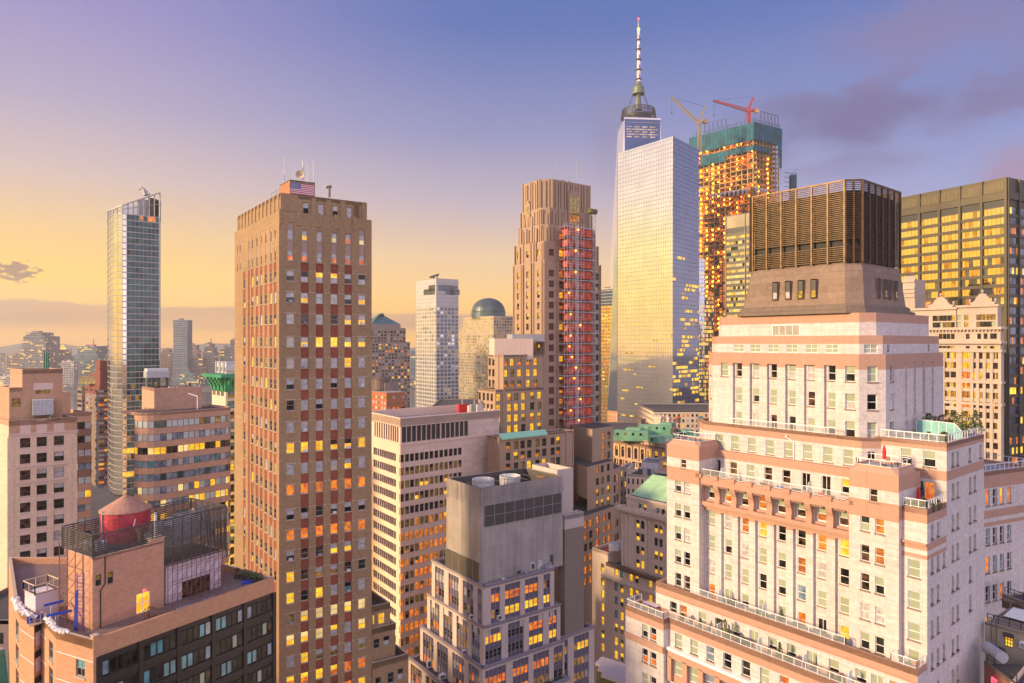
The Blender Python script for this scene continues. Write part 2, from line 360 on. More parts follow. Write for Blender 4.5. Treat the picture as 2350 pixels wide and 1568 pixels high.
# ------------------------------------------------------------------ windows: every one a part of its building
WQ = {}
def pxarea(W, h):
    ps = [W.p(h[0], h[2]), W.p(h[1], h[2]), W.p(h[1], h[3])]
    q = [(CX + p.x / p.y * FP, HY - (p.z - H) / p.y * FP) for p in ps]
    if q[1][0] < -20 or q[0][0] > 2370 or q[2][1] > 1600: return 0
    return abs(q[1][0] - q[0][0]) * abs(q[2][1] - q[1][1])
def windows(root, W, holes, depth, pick, st, name='window'):
    for h in holes: WQ.setdefault((root.name, name), []).append((pxarea(W, h), W, h, depth, pick(h) if callable(pick) else rnd.choice(pick), st))
def winmesh(mb, fb, sb, w_, h_, var, st, T=lambda p: p):
    """window in local axes: x along the wall, -y outward, z up, origin at centre of the pane. var = string of pane keys bottom to top"""
    ft = st.get('ft', .07); fd = st.get('fd', .08); fm = st.get('fm'); cols = st.get('cols', 1); rows = st.get('rows', 2)
    n = len(var); zs = [-h_ / 2 + h_ * k / n for k in range(n + 1)]
    def B(m, x0, x1, z0, z1, y0, y1, mat):
        p = [V3(x0, y0, z0), V3(x1, y0, z0), V3(x1, y1, z0), V3(x0, y1, z0)]; c = T(p[0]); m.box3(c, T(p[1]) - c, T(p[3]) - c, V3(0, 0, z1 - z0), mat, 'k')
    k = 0
    while k < n:
        j = k
        while j + 1 < n and var[j + 1] == var[k]: j += 1
        mb.face([T(V3(-w_ / 2, 0, zs[k])), T(V3(w_ / 2, 0, zs[k])), T(V3(w_ / 2, 0, zs[j + 1])), T(V3(-w_ / 2, 0, zs[j + 1]))], PANE[var[k]]); k = j + 1
    if fm and ft:
        B(fb, -w_ / 2, -w_ / 2 + ft, -h_ / 2, h_ / 2, -fd, 0, fm); B(fb, w_ / 2 - ft, w_ / 2, -h_ / 2, h_ / 2, -fd, 0, fm)
        B(fb, -w_ / 2 + ft, w_ / 2 - ft, -h_ / 2, -h_ / 2 + ft, -fd, 0, fm); B(fb, -w_ / 2 + ft, w_ / 2 - ft, h_ / 2 - ft, h_ / 2, -fd, 0, fm)
        for c in range(1, cols): x = -w_ / 2 + w_ * c / cols; B(fb, x - ft * .4, x + ft * .4, -h_ / 2 + ft, h_ / 2 - ft, -fd * .8, 0, fm)
        for r in range(1, rows): z = -h_ / 2 + h_ * r / rows; B(fb, -w_ / 2 + ft, w_ / 2 - ft, z - ft * .45, z + ft * .45, -fd * .9, 0, fm)
    if st.get('sill'):
        sp, sh, sd = st.get('sd', (.12, .16, .12)); B(sb, -w_ / 2 - sp, w_ / 2 + sp, -h_ / 2 - sh, -h_ / 2, -(st['_d'] + sd), 0.02, st['sill'])
MC = {}
def flush(root, limit=100, sub=False):
    for (rn, name), L in list(WQ.items()):
        if rn != root.name: continue
        L.sort(key=lambda e: -e[0]); del WQ[(rn, name)]
        base = rootloc(root)
        for (ar, W, h, depth, var, st) in L[:limit]:
            w_, h_ = round(h[1] - h[0], 2), round(h[3] - h[2], 2); st = dict(st); st['_d'] = depth
            key = (name, w_, h_, var, id(st.get('fm')), st.get('ft'), st.get('cols'), st.get('rows'), depth, id(st.get('sill')), sub)
            if key not in MC:
                a = MB(); f = MB() if sub else a; s_ = MB() if sub else a
                winmesh(a, f, s_, w_, h_, var, st); out = []
                for mb_, nm in ((a, name), (f, 'frame'), (s_, 'sill')):
                    if mb_ is a and nm != name or not mb_.f: continue
                    me = bpy.data.meshes.new(nm); me.from_pydata(mb_.v, [], mb_.f)
                    for mt in mb_.mats: me.materials.append(mt)
                    me.polygons.foreach_set('material_index', mb_.m); out.append((nm, me))
                MC[key] = out
            c = W.p((h[0] + h[1]) / 2, (h[2] + h[3]) / 2, -depth + .01) - V3(*base); par = None
            for nm, me in MC[key]:
                o = bpy.data.objects.new(nm, me); COL.objects.link(o)
                if par is None: o.parent = root; o.location = c; o.rotation_euler = (0, 0, math.atan2(W.u.y, W.u.x)); par = o
                else: o.parent = par
        if len(L) > limit:
            mb = MB()
            for (ar, W, h, depth, var, st) in L[limit:]:
                st = dict(st); st['_d'] = depth; c = W.p((h[0] + h[1]) / 2, (h[2] + h[3]) / 2, -depth + .01); ux = V3(W.u.x, W.u.y, 0); uy = V3(-W.n.x, -W.n.y, 0)
                winmesh(mb, mb, mb, h[1] - h[0], h[3] - h[2], var, st, lambda p, c=c, ux=ux, uy=uy: c + ux * p.x + uy * p.y + V3(0, 0, p.z))
            o = mb.build(name + 's' if not name.endswith('s') else name, root); o['kind'] = 'stuff'
def grid(us, zs, w_, h_): return [(u - w_ / 2, u + w_ / 2, z - h_ / 2, z + h_ / 2) for u in us for z in zs]
def lin(a, b, n): return [a + (b - a) * (i + .5) / n for i in range(n)]
def frange(a, b, st):
    out = []; x = a
    while (x < b) if st > 0 else (x > b): out.append(x); x += st
    return out
def railing(mb, pts, z, h, mat, step=1.5, r=.03, mid=True, glassm=None, pane=None):
    """post and rail guard along 2-D points; optional glass infill goes to the pane mesh"""
    for a, b in zip(pts, pts[1:]):
        L = (b - a).length; n = max(1, round(L / step)); d = (b - a) / n
        for i in range(n + 1): q = a + d * i; mb.bar(V3(q.x, q.y, z), V3(q.x, q.y, z + h), r * 1.4, mat)
        mb.bar(V3(a.x, a.y, z + h), V3(b.x, b.y, z + h), r * 1.7, mat)
        if mid: mb.bar(V3(a.x, a.y, z + .12), V3(b.x, b.y, z + .12), r, mat)
        if pane is not None: pane.face([V3(a.x, a.y, z + .14), V3(b.x, b.y, z + .14), V3(b.x, b.y, z + h - .04), V3(a.x, a.y, z + h - .04)], glassm)
# ------------------------------------------------------------------ palette
M = {}
M['qwhite'] = masonry('white_brick', (0.60, 0.53, 0.505), 0.20, streak=1.2, brick=0.16, mort=0.80, tint=(1, .95, .95))
M['qband'] = masonry('salmon_terracotta', (0.43, 0.245, 0.175), 0.13, streak=0.7)
M['qdrum'] = masonry('weathered_brownstone', (0.255, 0.175, 0.13), 0.28, streak=0.6, brick=0.9, mort=0.72)
M['qplinth'] = masonry('dark_stone', (0.17, 0.125, 0.098), 0.25)
M['bronze'] = plain('bronze_louvre', (0.115, 0.064, 0.028), 0.45, 0.5, .3, 1.5)
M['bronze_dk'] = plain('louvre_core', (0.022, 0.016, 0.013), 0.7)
M['whitem'] = plain('white_painted_metal', (0.78, 0.77, 0.76), 0.4, amp=.04)
M['sill'] = plain('brown_stone_sill', (0.26, 0.18, 0.14), 0.8)
M['roof'] = masonry('roof_felt', (0.06, 0.053, 0.052), 0.25, streak=0)
M['paver'] = masonry('terrace_pavers', (0.34, 0.31, 0.30), 0.15, streak=0, brick=0.5)
M['gscreen'] = glass('frosted_glass_screen', (0.22, 0.46, 0.45), 0, 0.25, 1.45, .12)
M['divider'] = glass('pale_divider_glass', (0.66, 0.74, 0.70), 0, 0.3, 1.45, .08)
M['railglass'] = glass('rail_glass', (0.55, 0.58, 0.56), 0, 0.06, 1.5, .1, wob=0)
M['railglass'].node_tree.nodes['Principled BSDF'].inputs['Alpha'].default_value = .22
M['frame_dk'] = plain('dark_window_frame', (0.06, 0.05, 0.05), 0.5)
M['frame_br'] = plain('brown_window_frame', (0.13, 0.08, 0.06), 0.5)
M['frame_gr'] = plain('grey_window_frame', (0.3, 0.29, 0.3), 0.5)
M['steel'] = plain('galvanised_steel', (0.42, 0.43, 0.46), 0.4, 0.3)
M['steelw'] = plain('pale_steel_sheet', (0.60, 0.58, 0.58), 0.45, 0.1)
M['black'] = plain('black_metal', (0.02, 0.02, 0.022), 0.5)
M['red'] = plain('red_fabric', (0.55, 0.012, 0.02), 0.7)
M['green'] = plain('leaf_green', (0.055, 0.10, 0.03), 0.8, amp=.5, scale=4)
M['olive'] = plain('leaf_olive', (0.13, 0.12, 0.035), 0.8, amp=.5, scale=4)
M['rust'] = plain('leaf_rust', (0.20, 0.055, 0.035), 0.8, amp=.5, scale=4)
M['pot'] = plain('dark_planter', (0.05, 0.045, 0.045), 0.7)
M['teak'] = plain('weathered_wood', (0.28, 0.17, 0.10), 0.7)
M['orangewood'] = plain('orange_wood', (0.50, 0.13, 0.03), 0.6)
M['blue'] = plain('blue_paint', (0.02, 0.06, 0.42), 0.5)
PANE = {'d': glass('dark_pane', (0.018, 0.018, 0.015), ior=1.36, amp=.8), 'r': glass('brown_room_pane', (0.055, 0.03, 0.018), ior=1.36, amp=.9, scale=1.2),
    'b': glass('sage_blind_pane', (0.31, 0.34, 0.24), ior=1.45, rough=.12, amp=.07, wob=0), 'c': glass('cream_blind_pane', (0.47, 0.40, 0.33), ior=1.45, rough=.12, amp=.08, wob=0),
    'w': glass('white_blind_pane', (0.50, 0.53, 0.50), ior=1.45, rough=.12, amp=.08, wob=0), 'v': glass('grey_curtain_pane', (0.42, 0.39, 0.38), ior=1.5, rough=.1, amp=.2, scale=2.5, wob=0),
    's': glass('sky_reflection_pane', (0.16, 0.21, 0.27), ior=1.7, amp=.4), 't': glass('teal_pane', (0.10, 0.26, 0.28), ior=1.6, amp=.3), 'g': glass('olive_reflection_pane', (0.34, 0.24, 0.05), metal=.3, ior=1.8, amp=.5, scale=1.5),  # sky and olive-gold panes: a reflection put into the glass colour
    'l': lit('lit_yellow', (250, 158, 12), (255, 204, 46), .76), 'o': lit('lit_orange', (196, 74, 12), (255, 142, 24), 0.68), 'y': lit('lit_pale', (246, 204, 130), (255, 216, 140), 0.58, lo=.2, hi=.6),
    'a': lit('lit_amber', (150, 70, 10), (246, 146, 28), 0.55, 1.6), 'k': plain('black_recess', (0.012, 0.01, 0.01), .9), 'm': lit('lit_dim', (70, 44, 16), (190, 130, 40), 0.55, 1.4)}
def wpick(s):
    L = s.split(); return lambda h: rnd.choice(L)

# ================================================================== white brick stepped tower (right foreground)
f = Frame(1971, 89, -105, 3093)
q = thing('stepped_apartment_tower', 'huge white brick stepped apartment tower with salmon bands and a bronze louvred crown', 'building', f.pt(6, 6))
Rq = random.Random(5)
stq = dict(ft=.075, fd=.07, fm=M['whitem'], rows=2, cols=1, sill=M['sill'], sd=(.10, .16, .10))
QB = wpick('bb dd bb rr db bd rb bb vb vv rd ww rr db')
mb = MB()
def PL(*ab): return [f.pt(a, b) for a, b in ab]
def bandfn(*bands):   # (z0, z1) ranges clad in salmon terracotta
    return lambda u, z: M['qband'] if any(a <= z <= b for a, b in bands) else M['qwhite']
aR, bW, bE = -10.1, 0.2, 13.4
b6, b7, b8, b9, b10 = -1.5, -2.3, -5.4, -8.4, -10.9
bN = -6.6; aN0, aN1 = 19.94, 25.8; aM0, aM1 = -7.42, -1.75; bM2 = -5.75
# --- tower block T5: 97.5 - 108.5
T5 = PL((24.5, 2.4), (22.1, 0), (0, 0), (-2.37, 2.37), (-2.37, 22.3), (24.5, 22.3))
b5 = Zm('b5'); W = edge(T5, 1)
fn = bandfn((106.5, 108.6)); rows = [(104.9, 106.95), (101.25, 103.3), (97.55, 99.65)]
cols = W.ats(b5.X(247, 345, 465, 588, 718, 852, 995, 1128))
bays = [(c - .95, c + .62, 97.0, 106.95) for c in cols[1:7]]
fl = [(c - .62, c + .62, a, b) for c in (cols[0], cols[7]) for a, b in rows if not (c == cols[0] and a < 104)]
mb.wall(W, 97.0, 108.52, M['qwhite'], bays + fl, .30, matfn=fn, ez=(106.5,))
windows(q, W, fl, .30, QB, stq)
Wi = W.off(-.42)
bw = [(c - .60, c + .62, a, b) for c in cols[1:7] for a, b in rows]
for by in bays: mb.wall(Wi, 97.0, 106.95, M['qwhite'], [h for h in bw if h[0] >= by[0] and h[1] <= by[1] + .01], .18, u0=by[0], u1=by[1])
for by in bays:
    for s_ in (by[0], by[1]): mb.face([W.p(s_, 97.0, 0), W.p(s_, 97.0, -.42), W.p(s_, 106.95, -.42), W.p(s_, 106.95, 0)], M['qwhite'])
windows(q, Wi, bw, .18, QB, stq)
W = edge(T5, 2); hs = [(W.L / 2 - .62, W.L / 2 + .62, a, b) for a, b in rows]
mb.wall(W, 97.0, 108.52, M['qwhite'], hs, .28, matfn=fn, ez=(106.5,)); windows(q, W, hs, .28, QB, stq)
W = edge(T5, 3); hs = [(c - .55, c + .55, a, b) for c in (1.9,) for a, b in rows] + [(c - .5, c + .5, 97.4, 99.4) for c in (6.6, 9.2)]
blind = [(c - .45, c + .45, 99.9, 107.3) for c in (6.4, 9.4, 12.6, 15.8)]
mb.wall(W, 97.0, 108.52, M['qwhite'], hs + blind, .28, matfn=fn, ez=(106.5,), back=M['qwhite']); windows(q, W, hs, .28, QB, stq)
W = edge(T5, 0); hs = [(W.L / 2 - .6, W.L / 2 + .6, a, b) for a, b in rows]
mb.wall(W, 97.0, 108.52, M['qwhite'], hs, .28, matfn=fn, ez=(106.5,)); windows(q, W, hs, .28, QB, stq)
mb.prism(T5, 97.0, 108.52, M['qwhite'], M['roof'], skip=(0, 1, 2, 3))
# --- block 4: 108.5 - 111 with the row of double windows
i4 = inset(T5, .45); T4 = i4; W = edge(T4, 1)
cols = W.ats(b5.X(348, 465, 592, 722, 858, 1002)); hs = [(c - .85, c + .85, 108.62, 109.80) for c in cols]
fn4 = bandfn((109.85, 111.2)); st4 = dict(stq, cols=2, sill=None)
mb.wall(W, 108.52, 110.98, M['qwhite'], hs, .16, matfn=fn4, ez=(109.85,)); windows(q, W, hs, .16, wpick('bb bb db vv'), st4)
W = edge(T4, 2); hs = [(W.L / 2 - .85, W.L / 2 + .85, 108.62, 109.8)]
mb.wall(W, 108.52, 110.98, M['qwhite'], hs, .16, matfn=fn4, ez=(109.85,)); windows(q, W, hs, .16, wpick('bb'), st4)
for e in (0, 3):
    W = edge(T4, e); hs = [(u - .4, u + .4, 108.62, 109.8) for u in ((W.L / 2,) if e == 0 else (1.8, 15.5))]
    mb.wall(W, 108.52, 110.98, M['qwhite'], hs, .16, matfn=fn4, ez=(109.85,)); windows(q, W, hs, .16, wpick('dd'), dict(stq, sill=None))
mb.prism(T4, 108.52, 110.98, M['qwhite'], M['qband'], skip=(0, 1, 2, 3))
# sloping coping of block 4 and block 3 above it
T3 = inset(T5, 1.45); 
for e in range(6):
    W = edge(T3, e); mb.wall(W, 110.98, 114.0, M['qwhite'], [], 0, matfn=bandfn((112.75, 114.2)), ez=(112.75,))
mb.prism(T3, 110.98, 114.0, M['qwhite'], M['qband'], skip=range(6))
W = edge(T3, 1); u = W.at(b5.X(682)); lv = MB()
lv.wbox(W, u - 2.15, u + 2.15, 111.05, 112.6, 0, .05, M['whitem'])
for k in range(14): lv.wbox(W, u - 2.0, u + 2.0, 111.14 + k * .1, 111.19 + k * .1, .05, .11, M['frame_br'])
for k in range(5): lv.wbox(W, u - 2.1 + k * 1.02, u - 2.02 + k * 1.02, 111.08, 112.58, .05, .13, M['whitem'])
lv.build('louvre_grille', q)
# --- L6: 93.8 - 97.5
L6 = PL((25.4, 1.2), (22.7, b6), (-1.0, b6), (-1.0 - (bW - b6), bW), (-1.0 - (bW - b6), 6), (25.4, 6))
W = edge(L6, 1); c4 = Zm('c4'); cols = W.ats(b5.X(212, 322, 440, 565, 697, 832, 974, 1117)); fn = bandfn((96.5, 97.9))
hs = [(c - .62, c + .62, 94.15, 96.18) for c in cols]
mb.wall(W, 93.5, 97.85, M['qwhite'], hs, .22, matfn=fn, ez=(96.5,)); windows(q, W, hs, .22, wpick('bb bb bb bb bb dd rr bb'), stq)
W = edge(L6, 2); hs = [(.75, 1.75, 93.75, 96.1)]
mb.wall(W, 93.5, 97.85, M['qwhite'], hs, .22, matfn=fn, ez=(96.5,)); windows(q, W, hs, .22, wpick('dd'), dict(stq, cols=2, rows=1, sill=None), 'terrace_door')
W = edge(L6, 0); hs = [(W.L / 2 - .5, W.L / 2 + .5, 94.15, 96.18)]
mb.wall(W, 93.5, 97.85, M['qwhite'], hs, .22, matfn=fn, ez=(96.5,)); windows(q, W, hs, .22, QB, stq)
mb.prism(L6, 93.5, 97.45, M['qwhite'], M['paver'], skip=(0, 1, 2, 3)); mb.parapet(L6, 97.4, .46, .3, M['qband'])
# --- L7 (doors onto the gallery terrace): 89.8 - 93.8
L7 = PL((26, 2), (23.0, b7), (-1.9, b7), (-4.3, bW + .1), (-4.3, 5), (26, 5))
W = edge(L7, 1); cw = W.ats(c4.X(537, 697, 867, 1040, 1220, 1413, 1612)) + [W.at(b5.X(1103))]
kinds = 'DWWWWDDW'; hs = []; ds = []
for c, k in zip(cw, kinds): (ds if k == 'D' else hs).append((c - .6, c + .6, 89.9 if k == 'D' else 90.45, 92.45))
fn = bandfn((92.7, 94.1))
mb.wall(W, 89.5, 93.85, M['qwhite'], hs + ds, .2, matfn=fn, ez=(92.7,)); windows(q, W, hs, .2, wpick('bb dl rr bb mm'), stq); windows(q, W, ds, .2, wpick('d r'), dict(stq, cols=2, rows=1, sill=None), 'terrace_door')
for e in (0, 2): mb.wall(edge(L7, e), 89.5, 93.85, M['qwhite'], [], 0, matfn=fn, ez=(92.7,))
mb.prism(L7, 89.5, 93.85, M['qwhite'], M['qband'], skip=(0, 1, 2))
# --- gallery + shaft: 73 - 90.6 at b8
GA, GB = f.pt(aN0, b8), f.pt(aM1, b8)
G = Wall(GA, GB); cg = G.ats(c4.X(475, 638, 803, 978, 1165, 1358, 1560)); cg.append(cg[-1] * 2 - cg[-2] + .1)
gh = [(c - .95, c + .80, 87.0, 89.15) for c in cg]
rows = [(83.3, 85.36)]
for k in range(1, 5): rows.append((83.3 - 3.6 * k + (0), 85.36 - 3.6 * k))
fn = bandfn((85.1, 91))
bays = [(c - 1.02, c + .72, 72.5, 85.42) for c in cg]
mb.wall(G, 72.5, 90.2, M['qwhite'], gh + bays, .45, matfn=fn, ez=(85.1,), reveal=M['qwhite'])
Gi = G.off(-.44); bw = [(c - .62, c + .70, a, b) for c in cg for a, b in rows[:]]
doorcols = {1: 4, 3: 4, 6: 4}
dl = []
for i, c in enumerate(cg):
    hh = []
    for k, (a, b) in enumerate(rows):
        if a < 72: continue
        hh.append((c - .62, c + .70, a, b))
    if True:
        last = hh[-1]
        if i in doorcols: hh[-1] = (last[0], last[1], last[2] - .6, last[3]); dl.append(hh[-1])
    mb.wall(Gi, 72.5, 85.42, M['qwhite'], hh, .16, u0=c - 1.02, u1=c + .72)
    for h in hh:
        if h not in dl: windows(q, Gi, [h], .16, wpick('bb vv bb dd bb bb oo rd db bb ll ss bb rb db'), stq)
windows(q, Gi, dl, .16, wpick('d b'), dict(stq, cols=2, rows=1, sill=None), 'terrace_door')
Gg = G.off(-.44)
for h in gh: mb.wall(Gg, 87.0, 89.15, M['qwhite'], [(h[0] + .27, h[1] - .18, 87.12, 89.0)], .1, u0=h[0], u1=h[1])
windows(q, Gg, [(h[0] + .27, h[1] - .18, 87.12, 89.0) for h in gh], .1, wpick('rb rb rb ob rb ob oo yo'), dict(stq, sill=None))
# curved corbel brackets between the gallery windows, ledge below, dentils above
cb = [cg[0] - (cg[1] - cg[0])] + cg
for c0 in [cg[0] - 1.35] + [(a + b) / 2 for a, b in zip(cg, cg[1:])] + [cg[-1] + 1.3]:
    bk = MB(); prof = [(.95, 90.0), (.95, 89.2), (.80, 88.7), (.55, 88.2), (.45, 87.7), (.55, 87.2), (.62, 86.7), (.62, 86.4)]
    for (d1, z1), (d0, z0) in zip(prof, prof[1:]):
        A = [G.p(c0 - .42, z0, 0), G.p(c0 + .42, z0, 0), G.p(c0 + .42, z0, d0), G.p(c0 - .42, z0, d0)]; B = [G.p(c0 - .42, z1, 0), G.p(c0 + .42, z1, 0), G.p(c0 + .42, z1, d1), G.p(c0 - .42, z1, d1)]
        bk.face([A[3], A[2], B[2], B[3]], M['qband']); bk.face([A[2], A[1], B[1], B[2]], M['qband']); bk.face([A[0], A[3], B[3], B[0]], M['qband'])
    bk.wbox(G, c0 - .5, c0 + .5, 90.2, 90.75, .2, 1.2, M['qband'])
    bk.build('bracket', q)
mb.wbox(G, 0, G.L, 89.35, 90.5, 0, .98, M['qband']); mb.wbox(G, 0, G.L, 86.2, 86.75, 0, .72, M['qband']); mb.wbox(G, 0, G.L, 85.9, 86.2, 0, .4, M['qband'])
for c in cg:
    for k in range(9): mb.wbox(G, c - .75 + k * .165, c - .66 + k * .165, 89.12, 89.3, .4, .95, M['qband'])
mb.face([G.p(0, 89.9, 0), G.p(G.L, 89.9, 0), G.p(G.L, 89.9, -3.1), G.p(0, 89.9, -3.1)], M['paver'])
rl = MB(); rg = MB(); railing(rl, [f.pt(aN0 - .1, b8 - .75), f.pt(aM1 + .1, b8 - .75)], 90.5, 1.0, M['whitem'], 1.55, .03, True, M['railglass'], rg)
r_ = rl.build('terrace_railing', q); rg.build('rail_glass', r_)
# --- end pavilions N1 (far) and M1 (near) rising out of the shaft
def pavilion(a0, a1, zt, zb, mats, wl, oct_rail=True):
    P = PL((a1, bN), (a0, bN), (a0, b7 + 2), (a1, b7 + 2)); fn = bandfn((92.7, 94.6), (89.3, 91.0))
    W = edge(P, 0); mb.wall(W, zb, 94.5, M['qwhite'], wl, .22, matfn=fn, ez=(92.7, 89.3, 91.0))
    windows(q, W, wl, .22, wpick('db bd dd vv oo ol rr db'), stq)
    mb.wall(edge(P, 1), zb, 94.5, M['qwhite'], [], 0, matfn=fn, ez=(92.7, 89.3, 91.0)); mb.wall(edge(P, 3), zb, 94.5, M['qwhite'], [], 0, matfn=fn, ez=(92.7, 89.3, 91.0))
    k = .9; O = PL((a1 - k, bN + .35), (a0 + k, bN + .35), (a0 + .35, bN + k), (a0 + .35, b7 + .6), (a1 - .35, b7 + .6), (a1 - .35, bN + k))
    Q_ = PL((a1 - .02, bN + .02), (a0 + .02, bN + .02), (a0 + .02, bN + .03), (a0 + .02, b7 + .9), (a1 - .02, b7 + .9), (a1 - .02, bN + .03))
    mb.taper(Q_, 94.45, O, 95.1, M['qband'], M['paver']); mb.parapet(O, 95.05, .25, .2, M['qband'])
    for z0, z1, d in ((91.0, 91.18, .1), (89.15, 89.3, .08), (92.6, 92.72, .06)): mb.wbox(W, 0, W.L, z0, z1, 0, d, M['qband'])
    rr = MB(); railing(rr, inset(O, .1) + [inset(O, .1)[0]], 95.2, .85, M['whitem'], 1.4); rr.build('terrace_railing', q)
prow = [(87.5, 89.35), (83.75, 85.75), (80.25, 82.3), (76.75, 78.75)]
WN = Wall(f.pt(aN1, bN), f.pt(aN0, bN)); u1, u2 = WN.at(c4.X(152)), WN.at(c4.X(240)); w1 = [(u - .55, u + .55, a, b) for u in (u1, u2) for a, b in prow + [(73.2, 75.2)]] + [(WN.at(c4.X(205)) - .5, WN.at(c4.X(205)) + .5, 91.2, 92.5)]
pavilion(aN0, aN1, 94.5, 73.0, 0, w1)
c1_ = Zm('c1'); WM = Wall(f.pt(aM1, bN), f.pt(aM0, bN)); m1, m2 = WM.at(c1_.X(355)), WM.at(c1_.X(528))
w2 = [(u - .52, u + .52, a, b) for u in (m1, m2) for a, b in [(87.4, 89.3), (83.75, 85.75), (80.25, 82.3), (76.75, 78.75), (73.2, 75.2)]] + [(WM.at(c1_.X(455)) - .48, WM.at(c1_.X(455)) + .48, 91.05, 92.6)]
pavilion(aM0, aM1, 94.5, 73.0, 0, w2)
# --- W wing (left plane bW, right plane aR) and M2 bay below its balcony
WL = Wall(f.pt(-2.0, bW), f.pt(aR, bW)); fn = bandfn((97.05, 98.1), (93.5, 94.65))
hs = [(WL.at(c1_.X(845)) - .6, WL.at(c1_.X(845)) + .6, 94.95, 96.9), (WL.at(c1_.X(1118)) - .68, WL.at(c1_.X(1118)) + .68, 94.95, 96.9)]
dr = [(WL.at(c1_.X(1118)) - .55, WL.at(c1_.X(1118)) + .55, 90.6, 93.1)]
mb.wall(WL, 72, 98.0, M['qwhite'], hs + dr, .22, matfn=fn, ez=(97.05, 93.5, 94.65)); windows(q, WL, hs, .22, wpick('db'), stq); windows(q, WL, dr, .22, wpick('o'), dict(stq, cols=2, rows=1, sill=None), 'terrace_door')
WR = Wall(f.pt(aR, bW), f.pt(aR, bE)); fr = bandfn((97.05, 98.1), (93.5, 94.65))
hs = []
for zx in (1395, 1452): u = WR.at(c1_.X(zx)); hs += [(u - .42, u + .42, a - .0, b) for a, b in ((95.0, 96.75), (91.1, 93.0), (87.3, 89.2), (83.6, 85.5), (79.9, 81.8), (76.1, 78.0), (72.3, 74.2), (68.6, 70.5))]
for zx in (1595, 1722): u = WR.at(c1_.X(zx)); hs += [(u - .45, u + .45, 95.0, 96.7)]
for zx in (1600, 1655): u = WR.at(c1_.X(zx)); hs += [(u - .45, u + .45, a, b) for a, b in ((91.0, 93.0), (87.2, 89.2), (83.5, 85.5))] + ([(u - .45, u + .45, 79.8, 81.8), (u - .45, u + .45, 76.1, 78.1)] if zx == 1600 else [])
mb.wall(WR, 40, 98.0, M['qwhite'], hs, .35, matfn=fr, ez=(97.05, 93.5, 94.65)); windows(q, WR, hs, .35, wpick('dd tt dd vd ss dd td mm'), stq)
mb.prism(PL((-2, bW), (aR, bW), (aR, bE), (-2, bE)), 40, 97.55, M['qwhite'], M['paver'], skip=(0, 1, 3)); mb.wall(Wall(f.pt(aR, bE), f.pt(4, bE)), 40, 98, M['qwhite'], [], 0)
mb.parapet(PL((-2, bW), (aR, bW), (aR, bE), (-2, bE)), 97.5, .5, .3, M['qband'])
rl = MB(); rg = MB(); railing(rl, [f.pt(-2.6, bW + .15), f.pt(aR + .15, bW + .15), f.pt(aR + .15, bE - .1)], 98.0, .95, M['whitem'], .95, .035, True, M['railglass'], rg); r_ = rl.build('terrace_railing', q); rg.build('rail_glass', r_)
m2 = PL((aM0, bM2), (aR, bM2), (aR, bW), (aM0, bW)); Wf = edge(m2, 0); Wr = edge(m2, 1); fn = bandfn((89.4, 91.2), (86.3, 87.1), (85.3, 85.75))
u = Wf.at(c1_.X(1860 / 2 + 20)); u = Wf.L * .5
hs = [(u - .7, u + .62, a, b) for a, b in ((83.0, 85.05), (79.35, 81.4), (75.7, 77.75))]; dd_ = [(u - .6, u + .55, 72.3, 74.6)]
mb.wall(Wf, 40, 91.05, M['qwhite'], hs + dd_, .22, matfn=fn, ez=(89.4, 86.3, 87.1, 85.3, 85.75)); windows(q, Wf, hs, .22, wpick('bb'), stq); windows(q, Wf, dd_, .22, wpick('b'), dict(stq, rows=1, sill=None), 'terrace_door')
hs = []
for zx in (1150, 1220): u = Wr.at(c1_.X(zx)); hs += [(u - .38, u + .38, a, b) for a, b in ((87.4, 89.1), (83.5, 85.2), (79.9, 81.8), (76.2, 78.1), (72.5, 74.4), (68.7, 70.6), (65, 66.9))]
for zx in (1290,): u = Wr.at(c1_.X(zx)); hs += [(u - .38, u + .38, a, b) for a, b in ((83.5, 85.2), (72.5, 74.4))]
mb.wall(Wr, 40, 91.05, M['qwhite'], hs, .35, matfn=fn, ez=(89.4, 86.3, 87.1, 85.3, 85.75)); windows(q, Wr, hs, .35, wpick('dd tt dd vd ss dd td'), stq)
mb.face([V3(*p, 90.5) for p in m2], M['paver']); mb.parapet([m2[0], m2[1], m2[2] + (m2[1] - m2[2]) * .02, m2[3]], 90.4, .65, .25, M['qband'])
mb.wbox(Wf, 0, Wf.L, 86.9, 87.15, 0, .3, M['qband'])
rl = MB(); rg = MB(); railing(rl, [f.pt(aM0 - .1, bM2 + .12), f.pt(aR + .12, bM2 + .12), f.pt(aR + .12, bW - .6)], 91.05, .95, M['whitem'], .8, .035, True, M['railglass'], rg); r_ = rl.build('terrace_railing', q); rg.build('rail_glass', r_)
